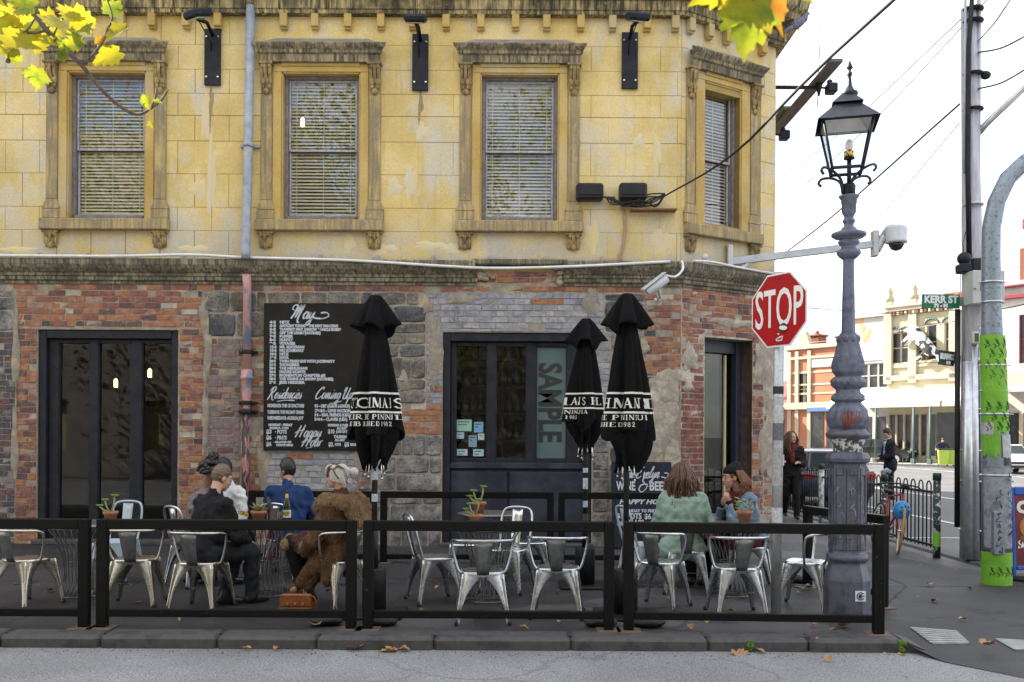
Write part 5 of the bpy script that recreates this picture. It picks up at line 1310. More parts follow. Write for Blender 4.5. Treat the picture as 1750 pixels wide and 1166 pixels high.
for zz in (.2, -.2):
    b = MB(AX); b.lathe([(.012, 0), (.012, .01)], 8, (0, 0, 0)); b.v = [AX @ Vector((0, -.004, zz+.08)) + (p-AX.translation)*.8 for p in b.v]; b.build('bolt', m_ink, t)
for z0, z1, cc in ((1.62, 1.78, (.16, .17, .2)), (1.8, 1.92, (.6, .62, .62)), (2.05, 2.12, (.03, .03, .04)), (1.2, 1.55, (.45, .45, .45)), (.86, 1.0, (.66, .68, .74)), (1.95, 2.02, (.5, .55, .6))):
    b = MB(); f = lambda z: c.x+(xt-c.x)*z/(zc+.36); b.tube([(f(z0), c.y, z0), (f(z1), c.y, z1)], .0492, 14, cap=False); b.build('pole_sticker', mat('pole_sticker', cc, tuple(x*.6 for x in cc), 40, .6), t)
# -- lamp post
m_lamp = mat('blue_grey_lamp_paint', (.068, .08, .135), (.13, .145, .21), 7, .45, bmp=.15, bscale=40, c3=(.09, .098, .145))
m_lampd = mat('scuffed_lamp_paint', (.04, .044, .068), (.1, .105, .15), 5, .45, bmp=.15, bscale=40, c3=(.06, .055, .068))
m_redox = mat('bare_red_primer', (.25, .06, .04), (.16, .06, .05), 20, .7)
c = gnd(1447, 1052); S_ = c.y/F
lz = lambda py: zat(py, c.y, 1447); lw = lambda px: px*S_
t = thing('street_lamp', 'ornate Victorian lamp post, blue grey cast iron with a square glass lantern', 'street lamp', tuple(c))
def prof(l): return [(lw(r_), lz(py)) for r_, py in l]
b = MB(); b.lathe(prof([(38, 1052), (38, 990), (37, 985), (30.5, 962), (31, 958)]), 8, (c.x, c.y, 0), rot=R(22.5), smooth=False); b.build('plinth', m_lampd, t)
b = MB(); b.lathe(prof([(30, 958), (34, 957), (35, 952), (34, 947), (30.5, 945)]), 24, (c.x, c.y, 0)); b.build('ring', m_lampd, t)
b = MB(); b.lathe(prof([(31, 946), (29.5, 942), (29, 795), (30, 790)]), 8, (c.x, c.y, 0), rot=R(22.5), smooth=False)
sh = b.build('shaft', m_lampd, t)
for k in range(8):      # raised ribs frame a panel on each face
    a = R(45*k); ca = Matrix.Translation((c.x, c.y, 0)) @ Matrix.Rotation(a, 4, 'Z'); ap = lw(29)*math.cos(R(22.5)); hw = lw(29)*math.sin(R(22.5))
    b = MB(ca)
    for s_ in (-1, 1): b.box(ap-.004, s_*hw*.98, lz(938), ap+.013, s_*hw*.62, lz(800), c=.005)
    b.box(ap-.004, -hw*.6, lz(938), ap+.012, hw*.6, lz(922), c=.005); b.box(ap-.004, -hw*.6, lz(812), ap+.012, hw*.6, lz(800), c=.005); b.build('panel_rib', m_lampd, sh)
b = MB(); b.lathe(prof([(30, 792), (36, 789), (37, 783), (35, 778), (33, 774)]), 8, (c.x, c.y, 0), rot=R(22.5), smooth=False); b.lathe(prof([(30, 775), (24, 772), (23.5, 768), (26, 757), (31, 750), (36, 746), (36.5, 741), (31, 737), (30, 733)]), 28, (c.x, c.y, 0)); b.build('collar', m_lampd, t)
b = MB(); b.lathe(prof([(23.8, 773.5), (24.3, 768), (26.6, 757), (31.4, 750)]), 28, (c.x, c.y, 0), cap=False)
b.build('sticker_band', mat('layered_stickers', (.06, .06, .07), (.62, .62, .64), 22, .6, lo=.47, hi=.53), t)
def leafy(name, pr, lobes, amp, m, n=64):
    b = MB(); vs = []; pts = []
    for (r0, z0), (r1, z1) in zip(pr, pr[1:]):
        for j in range(4): pts.append((r0+(r1-r0)*j/4, z0+(z1-z0)*j/4))
    pts.append(pr[-1]); nn = len(pts)
    for i, (r_, z) in enumerate(pts):
        q = i/(nn-1); e = math.sin(math.pi*q)
        for k in range(n):
            a = 2*math.pi*k/n; f = 1+amp*e*(abs(math.cos(lobes*a/2+.35*math.sin(q*9)))**.7-.5)+.05*e*math.cos(lobes*4*a+q*9*(1 if k % 16 < 8 else -1))
            vs.append((c.x+r_*f*math.cos(a), c.y+r_*f*math.sin(a), z))
    b.add(vs, [(i*n+k, i*n+(k+1) % n, (i+1)*n+(k+1) % n, (i+1)*n+k) for i in range(nn-1) for k in range(n)], 0, True); b.build(name, m, t, fix=False)
leafy('lower_bulb', prof([(26, 736), (31, 728), (32.5, 715), (30, 702), (23, 692), (19, 684)]), 8, .16, m_lamp)
leafy('leaf_collar', prof([(19, 690), (26, 684), (25, 678), (20, 672), (19, 666)]), 10, .2, m_lamp)
leafy('leaf_collar', prof([(19, 667), (25, 660), (27, 654), (25, 647), (20, 643)]), 12, .2, m_lamp)
leafy('acanthus_bulb', prof([(19, 645), (25.5, 636), (26, 626), (23, 610), (19, 596), (16, 580), (14, 570)]), 8, .14, m_lamp)
for k in range(8):
    b = MB(); a = R(45*k+10); b.ell((c.x+lw(15.5)*math.cos(a), c.y+lw(15.5)*math.sin(a), lz(580)), (.028, .028, .038), 10, 8); b.build('knob', m_lamp, t)
b = MB(); b.lathe(prof([(15, 582), (12, 570), (11.6, 560), (9.6, 450), (10, 443)]), 10, (c.x, c.y, 0), smooth=False); b.build('column', m_lamp, t)
b = MB(); b.lathe(prof([(10, 444), (15, 440), (20, 434), (20, 430), (13, 426), (12, 421), (17, 417), (18, 413), (13, 410), (24, 407), (29, 403), (28, 399), (20, 396), (14, 394), (12.5, 391), (8, 387), (8, 383), (10, 380), (10.5, 377), (8, 374), (8, 370), (12, 363), (12, 349), (13, 348), (13, 342), (16, 338), (17, 335)]), 24, (c.x, c.y, 0)); b.build('capital', m_lamp, t)
b = MB(); b.lathe(prof([(10, 336), (11, 330), (11.5, 318), (9, 314)]), 8, (c.x, c.y, 0)); b.tube([(c.x, c.y, lz(316)), (c.x, c.y, lz(270))], .02, 8); b.build('socket', m_blackmetal, t)
LR = Matrix.Translation((c.x-.025, c.y, 0)) @ Matrix.Rotation(R(-15), 4, 'Z'); m_lant = mat('dark_lantern_metal', (.014, .017, .028), (.03, .034, .048), 8, .45, .1, spec=.3)
hb, ht = lw(25)*.98, lw(41)*.98; zb_, zt_ = lz(292), lz(213)
fr_ = MB(LR)
for sx in (-1, 1):
    for sy in (-1, 1):
        fr_.tube([(sx*hb, sy*hb, zb_), (sx*ht, sy*ht, zt_)], .012, 6)
        q_ = MB(LR); q_.tube([tuple(p) for p in catmull([Vector(p) for p in ((sx*.03, sy*.03, lz(330)), (sx*.05, sy*.05, lz(310)), (sx*hb*.9, sy*hb*.9, lz(298)), (sx*(hb+.07), sy*(hb+.07), lz(294)), (sx*(hb+.1), sy*(hb+.1), lz(300)), (sx*(hb+.08), sy*(hb+.08), lz(306)))], 5)], .013, 6); q_.build('scroll_bracket', m_lant, t)
for z, h in ((zb_, hb), (zt_, ht)):
    for sx, sy, ex, ey in ((-1, -1, 1, -1), (1, -1, 1, 1), (1, 1, -1, 1), (-1, 1, -1, -1)): fr_.tube([(sx*h, sy*h, z), (ex*h, ey*h, z)], .016, 6)
lan = fr_.build('lantern_frame', m_lant, t)
for ex, ey in ((1, 0), (-1, 0), (0, 1), (0, -1)):
    q_ = MB(LR); a = .985
    if ex: q_.quad((ex*hb*a, -hb*a, zb_), (ex*hb*a, hb*a, zb_), (ex*ht*a, ht*a, zt_), (ex*ht*a, -ht*a, zt_))
    else: q_.quad((-hb*a, ey*hb*a, zb_), (hb*a, ey*hb*a, zb_), (ht*a, ey*ht*a, zt_), (-ht*a, ey*ht*a, zt_))
    q_.build('pane', m_clear, lan, fix=False)
b = MB(LR)
def pyr(b, h0, z0, h1, z1):
    b.add([(-h0, -h0, z0), (h0, -h0, z0), (h0, h0, z0), (-h0, h0, z0), (-h1, -h1, z1), (h1, -h1, z1), (h1, h1, z1), (-h1, h1, z1)], [(0, 1, 5, 4), (1, 2, 6, 5), (2, 3, 7, 6), (3, 0, 4, 7), (4, 5, 6, 7)])
w_ = MB(LR); pyr(w_, ht*.98, zt_-.016, lw(16), lz(190)); w_.build('reflector', m_white, t, fix=False)
pyr(b, ht+.05, zt_-.01, lw(20), lz(183)); pyr(b, lw(25), lz(181), lw(11), lz(165)); b.build('lantern_roof', m_lant, t, fix=False)
b = MB(); b.lathe(prof([(11, 167), (14, 162), (13.5, 158), (8, 155), (4, 146), (3, 136), (2.4, 132), (4.2, 129), (4.2, 125), (2.2, 122), (2.5, 119), (5.4, 117), (4.2, 113), (.4, 103)]), 16, (c.x, c.y, 0)); b.build('finial', m_lant, t)
b = MB(); b.lathe(prof([(9, 272), (9, 270), (5, 269)]), 14, (c.x, c.y, 0)); b.build('lamp_holder', m_blackmetal, t)
for k in range(3):
    a = R(120*k+20); b = MB(); b.tube([(c.x+.03*math.cos(a), c.y+.03*math.sin(a), lz(269)), (c.x+.03*math.cos(a), c.y+.03*math.sin(a), lz(258))], .018, 8); b.build('brass_socket', m_brass, t)
b = MB(); b.lathe(prof([(4, 262), (6.5, 252), (6.5, 246), (4, 240), (.3, 238)]), 14, (c.x, c.y, 0), cap=False); b.build('bulb', mat('pearl_bulb', (.75, .75, .72), None, rough=.2), t)
AF = Matrix.Translation((c.x, c.y, 0)) @ Matrix.Rotation(R(0), 4, 'Z')
b = MB(); z_ = lz(1013); d_ = lw(38)*math.cos(R(22.5))+.004; x_ = c.x+lw(17)
M1 = Matrix.Translation((c.x, c.y, 0)) @ Matrix.Rotation(R(0), 4, 'Z') @ Matrix.Translation((.055, -d_, z_))
b = MB(M1); b.box(-.048, -.001, -.048, .048, .002, .048); st_ = b.build('sticker', m_wsign, t)
m_navyink = mat('navy_print', (.015, .02, .12), None)
b = MB(M1); b.tube([(.033*math.cos(R(a_)), -.003, .033*math.sin(R(a_))) for a_ in range(40, 330, 15)], .0045, 5); b.tube([(-.02, -.004, 0), (.035, -.004, 0)], .004, 5); b.build('emblem', m_navyink, t)
text_obj('K', st_, m_navyink, M1 @ Matrix.Translation((-.014, -.005, -.017)) @ UP, .034, .03, .004)
r_ = random.Random(11)
def scrawl(M_, n, w, h, m, th=.004, nm='paint_scrawl'):
    b = MB(M_)
    for i in range(n):
        x = r_.uniform(-w, w); z = h*(i/n-.5)*2; P = [Vector((x+r_.uniform(-w, w)*.6, 0, z+r_.uniform(-.05, .05))) for _ in range(5)]
        b.tube([tuple(p) for p in catmull(P, 4)], th, 4)
    tag(b.build(nm, m, t), kind='stuff')
m_scr = mat('pale_scratched_paint', (.35, .36, .4), (.2, .2, .24), 30, .7)
ap = lw(29)*math.cos(R(22.5))
for k, n in ((0, 9), (1, 6), (-1, 5)):
    M1 = Matrix.Translation((c.x, c.y, 0)) @ Matrix.Rotation(R(45*k), 4, 'Z') @ Matrix.Translation((0, -ap-.004, (lz(930)+lz(810))/2)); scrawl(M1, n, .035, .28, m_scr)
b = MB()
for k in range(6):
    a = R(-120+k*8); b.tube([(c.x+lw(30)*math.cos(R(-118)), c.y+lw(30)*math.sin(R(-118)), lz(734)), (c.x+lw(33.5)*math.cos(a), c.y+lw(33.5)*math.sin(a), lz(719)), (c.x+lw(32)*math.cos(a*1.0+R((k-2.5)*3)), c.y+lw(32)*math.sin(a+R((k-2.5)*3)), lz(704))], [.008, .016, .006], 6)
b.build('red_primer_patch', m_redox, t)
# -- utility pole with conduits
m_wood2 = mat('weathered_pole_timber', (.34, .33, .38), (.55, .54, .6), 7, .8, st=(5, 5, .4), bmp=.4, bscale=30)
m_galvc = mat('steel_conduit', (.45, .47, .5), (.62, .64, .67), 10, .3, .7)
c = gnd(1662, 955); Yp = c.y; ux = lambda px, py=700: xat(px, Yp, py); uz = lambda py: zat(py, Yp, 1660)
t = thing('utility_pole', 'tall grey utility pole strapped with steel conduits and a pale equipment box', 'utility pole', tuple(c))
b = MB(); b.tube([(ux(1664), Yp, 0), (ux(1661), Yp, uz(500)), (ux(1655, 100), Yp, uz(15))], [.17, .135, .1], 16); b.build('pole', m_wood2, t)
b = MB(); b.tube([(ux(1643), Yp-.2, .02), (ux(1643), Yp-.17, uz(620))], .075, 12); b.tube([(ux(1655), Yp-.22, .02), (ux(1652), Yp-.19, uz(590))], .055, 12); b.tube([(ux(1668), Yp-.22, .03), (ux(1664), Yp-.2, uz(640)), (ux(1661), Yp-.19, uz(595))], .03, 8); b.build('conduit', m_galvc, t)
b = MB(); b.tube([(ux(1676), Yp-.19, .03), (ux(1672), Yp-.18, uz(700)), (ux(1665), Yp-.2, uz(620))], .025, 8); b.tube([tuple(p) for p in catmull([Vector(p) for p in ((ux(1660), Yp-.2, uz(560)), (ux(1668), Yp-.24, uz(590)), (ux(1672), Yp-.24, uz(615)), (ux(1664), Yp-.24, uz(622)), (ux(1655), Yp-.2, uz(612)))], 5)], .02, 6); b.build('conduit', m_galvc, t)
b = MB(); b.tube([(ux(1632), Yp-.08, uz(900)), (ux(1632), Yp-.06, uz(530))], .035, 8); b.tube([(ux(1646, 440), Yp-.17, uz(445)), (ux(1645, 300), Yp-.15, uz(300)), (ux(1647, 100), Yp-.14, uz(90)), (ux(1653, 0), Yp-.16, uz(-20))], [.035, .035, .03, .03], 8); b.build('cable_cover', m_blackmetal, t)
b = MB(); b.tube([(ux(1668, 440), Yp-.05, uz(450)), (ux(1670, 0), Yp-.05, uz(-40))], .03, 8); b.tube([(ux(1641, 440), Yp-.1, uz(300)), (ux(1644, 0), Yp-.1, uz(-20))], .018, 6); b.build('conduit', mat('lilac_grey_conduit', (.4, .41, .5), (.5, .5, .58), 8, .5), t)
for py in (352, 700, 770, 822, 905, 520, 190, 130, 20, 40): 
    q_ = .82 if py > 400 else .64
    b = MB(); b.lathe([(.205*q_, -.012), (.21*q_, 0), (.205*q_, .012)], 16, (ux(1660, py), Yp-.04, uz(py)), sy=1.2); b.build('strap', m_galvc if py > 300 else m_blackmetal, t)
b = MB(); b.box(ux(1634), Yp-.45, uz(527), ux(1660)-.006, Yp-.2, uz(472), c=.008); b.box(ux(1660)+.004, Yp-.45, uz(527), ux(1687), Yp-.2, uz(472), c=.008); bx_ = b.build('equipment_box', mat('pale_grey_enclosure', (.5, .52, .5), (.42, .44, .42), 5, .45), t)
b = MB(); b.box(ux(1646), Yp-.457, uz(506), ux(1650), Yp-.452, uz(490)); b.box(ux(1660)-.02, Yp-.458, uz(484), ux(1660)+.0, Yp-.452, uz(480)); b.box(ux(1660)-.02, Yp-.458, uz(519), ux(1660)+.0, Yp-.452, uz(515)); b.lathe([(.02, 0), (.02, .006)], 8, (ux(1637), Yp-.455, uz(503))); b.build('latch', m_ink, bx_)
b = MB(); b.box(ux(1644), Yp-.3, uz(592), ux(1656), Yp-.2, uz(570), c=.02); mtr = b.build('meter', mat('cream_meter', (.5, .5, .42), None, rough=.4), t)
b = MB(); b.box(ux(1646.5), Yp-.304, uz(588), ux(1653.5), Yp-.301, uz(574)); b.build('meter_window', mat('dark_meter_glass', (.06, .07, .05), None, rough=.1), mtr)
b = MB(); b.box(ux(1624), Yp-.3, uz(472), ux(1642), Yp-.1, uz(456), c=.02); b.ell((ux(1634), Yp-.2, uz(447)), .09, 12, 8); b.box(ux(1660), Yp-.25, uz(466), ux(1674), Yp-.1, uz(445), c=.02); b.box(ux(1648), Yp-.24, uz(470), ux(1660), Yp-.16, uz(447)); b.tube([(ux(1640), Yp-.1, uz(440)), (ux(1632), Yp-.2, uz(420)), (ux(1640), Yp-.15, uz(400))], .006, 5); b.build('camera_cluster', m_plate, t)
b = MB(); b.tube([(ux(1668, 130), Yp, uz(128)), (ux(1676, 130), Yp-.05, uz(128))], .03, 8); b.ell((ux(1681, 130), Yp-.05, uz(131)), (.075, .06, .06), 12, 8); b.build('insulator', m_blackmetal, t)
b = MB(); b.tube([(ux(1668, 230), Yp, uz(232)), (ux(1680, 218), Yp-.1, uz(215)), (ux(1760, 130), Yp-.9, uz(125))], [.05, .045, .035], 8); b.build('bracket_arm', m_galvc, t)
m_green = mat('green_sign_face', (.0, .16, .08), (.0, .13, .065), 6, .35)
def blade(M_, w, h, lines, label, mg=m_green):
    t_ = thing('street_sign', label, 'street sign', tuple(M_.translation)); b = MB(M_); b.box(0, -.004, 0, w, .012, h, c=.003); o = b.build('sign_blade', mg, t_)
    for s, x, z, hh, ww in lines: text_obj(s, o, m_wsign, M_ @ Matrix.Translation((x, -.006, z)) @ UP, hh, ww, .006)
    b = MB(M_); b.box(w-.03, .013, h*.2, w+.14, .04, h*.8); b.build('sign_clamp', m_galvc, t_)
p = Vector((ux(1568), Yp-.12, uz(529.5))); w = ux(1632)-ux(1568)
blade(Matrix.Translation(p), w, uz(505.5)-uz(529.5), [('KERR ST', .03, .075, .098, w*.89), ('71 - 91', w*.32, .015, .045, w*.36)], 'green street name sign reading Kerr St on the utility pole')
p = Vector((ux(1598), Yp-.1, uz(624.5))); w = ux(1632)-ux(1598); m_green2 = mat('shaded_green_sign_face', (.015, .06, .035), (.01, .045, .03), 6, .5)  # darker copy of the sign green, its shade put into the colour
blade(Matrix.Translation(p) @ Matrix.Rotation(R(3), 4, 'Y') @ Matrix.Rotation(R(24), 4, 'Z'), w*1.05, .2, [('BRUNSWICK', .015, .085, .075, w*.98), ('2-40', w*.5, .02, .04, w*.3)], 'green street name sign below, angled, with shade in its darker colour', m_green2)
# -- steel pole with green poster wrap
c = gnd(1703, 998); Yg = c.y; gx = lambda px, py=700: xat(px, Yg, py); gz = lambda py: zat(py, Yg, 1703)
t = thing('curved_pole', 'thick galvanised pole bending off to the right, wrapped in bright green posters', 'pole', tuple(c))
b = MB(); P = [(gx(1705), Yg, 0), (gx(1702), Yg, gz(780)), (gx(1699), Yg, gz(690)), (gx(1694), Yg, gz(560)), (gx(1692), Yg, gz(440)), (gx(1694, 390), Yg, gz(390)), (gx(1703, 350), Yg, gz(345)), (gx(1722, 310), Yg, gz(305)), (gx(1752, 278), Yg, gz(276)), (gx(1800, 255), Yg-.1, gz(262))]
m_spang = mat('spangled_galvanising', (.13, .155, .2), (.27, .31, .36), 24, .45, .45, c3=(.22, .26, .31))
b.tube(P, [.155, .145, .132, .112, .1, .098, .095, .093, .092, .09], 20); b.build('pole', m_spang, t)
m_poster = mat('lime_green_poster', (.13, .37, .02), (.19, .45, .035), 6, .6)
m_grime = mat('torn_paper', (.3, .31, .34), (.5, .5, .52), 18, .7)
def gxr(z):
    for (a, b_) in zip(P, P[1:]):
        if z <= b_[2]: f = (z-a[2])/(b_[2]-a[2]); i = P.index(a); return a[0]+(b_[0]-a[0])*f, [.155, .145, .132, .112, .1, .098, .095, .093, .092, .09][i]
    return P[4][0], .1
def wrap(z0, z1, th0, th1, m, off, nm, ragged=0, n=24):
    b = MB(); vs = []; r2 = random.Random(int(z0*1000))
    for i in range(n+1):
        a = R(th0+(th1-th0)*i/n)
        for z in (z0-(r2.uniform(0, ragged)), z1+r2.uniform(0, ragged*.5)):
            x, rr = gxr(z); vs.append((x+(rr+off)*math.cos(a), Yg+(rr+off)*math.sin(a), z))
    b.add(vs, [(2*i, 2*i+2, 2*i+3, 2*i+1) for i in range(n)], 0, True); return b.build(nm, m, t, fix=False)
w1 = wrap(gz(735), gz(576), -185, 5, m_poster, .004, 'poster', .05); wrap(gz(775), gz(738), -185, -95, m_poster, .004, 'poster', .08); wrap(.0, gz(942), -200, 20, m_poster, .006, 'poster', .0); wrap(gz(740), gz(724), -185, -120, m_grime, .007, 'torn_poster', .04); wrap(gz(780), gz(745), -90, -20, m_grime, .006, 'torn_poster', .04); wrap(gz(795), gz(776), -80, 0, m_ink, .006, 'notice')
wrap(gz(935), gz(800), -170, -10, mat('grey_paste_residue', (.13, .145, .18), (.3, .32, .36), 9, .7, c3=(.19, .21, .25)), .003, 'paste_residue')
b = MB()
def glyph(z, a0):
    x, rr = gxr(z)
    for pts in (((-.02, .05), (.012, .03), (-.008, .012)), ((-.008, .03), (.022, .008), (.0, -.012)), ((.004, .008), (.034, -.014), (.014, -.04)), ((-.03, -.01), (-.004, -.03), (-.02, -.055))):
        b.tube([(x+(rr+.008)*math.cos(a0+u_/rr), Yg+(rr+.008)*math.sin(a0+u_/rr), z+v_) for u_, v_ in pts], .0042, 4)
for i, py in enumerate((588, 605, 623, 640, 658, 676, 694, 712, 728)):
    for k in range(3): glyph(gz(py), R(-140+k*42+(i % 2)*20))
for k in range(4): glyph(.16, R(-135+k*30))
tag(b.build('printed_bolts', m_ink, t), kind='stuff')
for py in (625, 668, 708, 812, 483, 517):
    x, rr = gxr(gz(py)); b = MB(); b.lathe([(rr+.008, -.012), (rr+.012, 0), (rr+.008, .012)], 20, (x, Yg, gz(py))); b.tube([(x-rr-.05, Yg-.02, gz(py)), (x+rr+.06, Yg-.02, gz(py))], .006, 5); b.build('strap', m_galvc, t)
x, rr = gxr(gz(874)); b = MB(); b.box(x-.11, Yg-rr-.012, gz(945), x+.02, Yg-rr+.06, gz(873), c=.006); b.build('access_door', m_spang, t)
r_ = random.Random(23)
for k in range(2):
    M1 = Matrix.Translation((x-.05+.13*k, Yg-rr-.016 if k == 0 else Yg-rr-.004, (gz(930)+gz(840))/2+k*.2)); b = MB(M1)
    for i in range(10):
        P2 = [Vector((r_.uniform(-.04, .04), 0, (i/5-1)*.35+r_.uniform(-.04, .04))) for _ in range(4)]; b.tube([tuple(p) for p in catmull(P2, 4)], .004, 4)
    tag(b.build('paint_scrawl', m_ink, t), kind='stuff')
# -- footpath sign board at the right edge
c = gnd(1730, 992); w = .62
t = thing('footpath_sign', 'blue framed footpath sign board with a maroon poster, cut by the right edge', 'sign board', (c.x, c.y, 0))
M_ = Matrix.Translation((c.x, c.y, 0)) @ Matrix.Rotation(R(-6), 4, 'Z') @ Matrix.Rotation(R(-5), 4, 'X')
hz = zat(832, c.y, 1740); m_bluep = mat('blue_plastic', (.03, .1, .42), (.04, .13, .5), 6, .35); m_mar = mat('maroon_poster', (.12, .02, .018), (.2, .035, .03), 5, .5)
b = MB(M_); b.box(0, -.03, .04, .045, .03, hz, c=.015); b.box(w, -.03, .04, w+.045, .03, hz, c=.015); b.box(.046, -.03, hz-.1, w-.001, .03, hz, c=.012); b.box(.046, -.03, .12, w-.001, .03, .17, c=.01); b.build('frame', m_bluep, t)
b = MB(M_); b.box(.046, -.012, .171, w-.001, .012, hz-.101); pn = b.build('poster', m_mar, t)
text_obj('CH', pn, m_wsign, M_ @ Matrix.Translation((.07, -.015, hz-.3)) @ UP, .13, .24, .012); text_obj('D', pn, m_wsign, M_ @ Matrix.Translation((.19, -.015, hz-.42)) @ UP, .095, None, .01); text_obj('$', pn, m_wsign, M_ @ Matrix.Translation((.07, -.015, .36)) @ UP, .12, None, .006)
b = MB(M_); b.ell((.22, -.014, .62), (.13, .003, .13), 20, 10); b.ell((.2, -.016, .48), (.12, .003, .05), 16, 8, 1); b.ell((.3, -.017, .42), (.1, .003, .12), 16, 8, 2)
b.build('poster_picture', [mat('golden_print', (.5, .25, .05), (.35, .12, .03), 30, .5), mat('brown_print', (.2, .08, .02), None), mat('shadow_print', (.06, .02, .02), None)], t)
b = MB(); b.lathe([(.34, .0), (.34, .03), (.28, .06)], 20, (c.x+.3, c.y+.02, 0), sy=.6); b.build('base', m_rubber, t)
# -- hooped kerb fence with sticker-covered posts
FXk = 5.86
def fence(y0, y1, lab):
    t = thing('hoop_fence', lab, 'fence', (FXk, y0, 0), 0, 'hooped fence panels along the street kerb')
    b = MB()
    for z in (.16, .9): b.box(FXk-.018, y0+.05, z-.018, FXk+.018, y1-.05, z+.018, c=.004)
    b.build('rail', m_blackmetal, t)
    n_ = max(3, int((y1-y0)/.27)); st = (y1-y0-.2)/n_
    for i in range(n_):
        ya = y0+.1+st*(i+.12); yb = y0+.1+st*(i+.65); r_ = (yb-ya)/2
        P = [(FXk, ya, .12), (FXk, ya, .98)]+[(FXk, (ya+yb)/2-r_*math.cos(R(a)), .98+r_*math.sin(R(a))) for a in range(30, 180, 30)]+[(FXk, yb, .98), (FXk, yb, .12)]
        b = MB(); b.tube(P, .011, 6); b.build('hoop', m_blackmetal, t)
    return t
fence(12.95, 14.7, 'black hooped fence panel with the bicycle leaning on it'); fence(14.75, 17.7, 'black hooped fence panel behind the lamp post'); fence(17.75, 21.5, 'black hooped fence panel in front of the blue hatchback'); fence(21.6, 26, 'farthest black hooped fence panel, behind the walking woman')
m_post = mat('stickered_post_paint', (.02, .03, .03), (.5, .53, .56), 13, .6, st=(1, 1, 1.2), lo=.54, hi=.6)
m_posth = mat('dark_green_post', (.012, .03, .028), (.02, .045, .04), 10, .5)
for y, top, lab, gp in ((12.9, 1.17, 'stickered fence post with a green sticker near its foot, end of the hooped fence', 1), (14.72, 1.08, 'stickered dark fence post with a curled top, right beside the lamp post', 0), (17.72, 1.15, 'pale stickered fence post left of the lamp post in front of the blue hatchback', 2)):
    t = thing('fence_post', lab, 'post', (FXk, y, 0), 0, 'fence posts along the street kerb')
    b = MB(); b.lathe([(.05, 0), (.05, top-.1)], 14, (FXk, y, 0)); pp = b.build('post_shaft', m_post if gp != 2 else mat('whitened_post', (.2, .24, .28), (.6, .62, .66), 16, .6, lo=.42, hi=.55), t)
    b = MB(); b.lathe([(.056, top-.1), (.056, top-.01), (.05, top)], 14, (FXk, y, 0)); b.build('post_cap', m_posth, t)
    if gp: b = MB(); b.lathe([(.0515, .16), (.0515, .36)], 14, (FXk, y, 0), cap=False); b.build('green_sticker', m_poster if gp == 1 else mat('mint_sticker', (.2, .5, .4), (.3, .3, .7), 12, .5), t)
    if gp == 0: b = MB(); b.tube([(FXk, y, top-.05), (FXk-.02, y, top+.04), (FXk+.03, y-.02, top+.06), (FXk+.08, y-.02, top+.03)], [.05, .045, .04, .035], 10); b.build('curled_top', mat('scraped_paint', (.12, .15, .16), (.4, .44, .48), 14, .5), t)
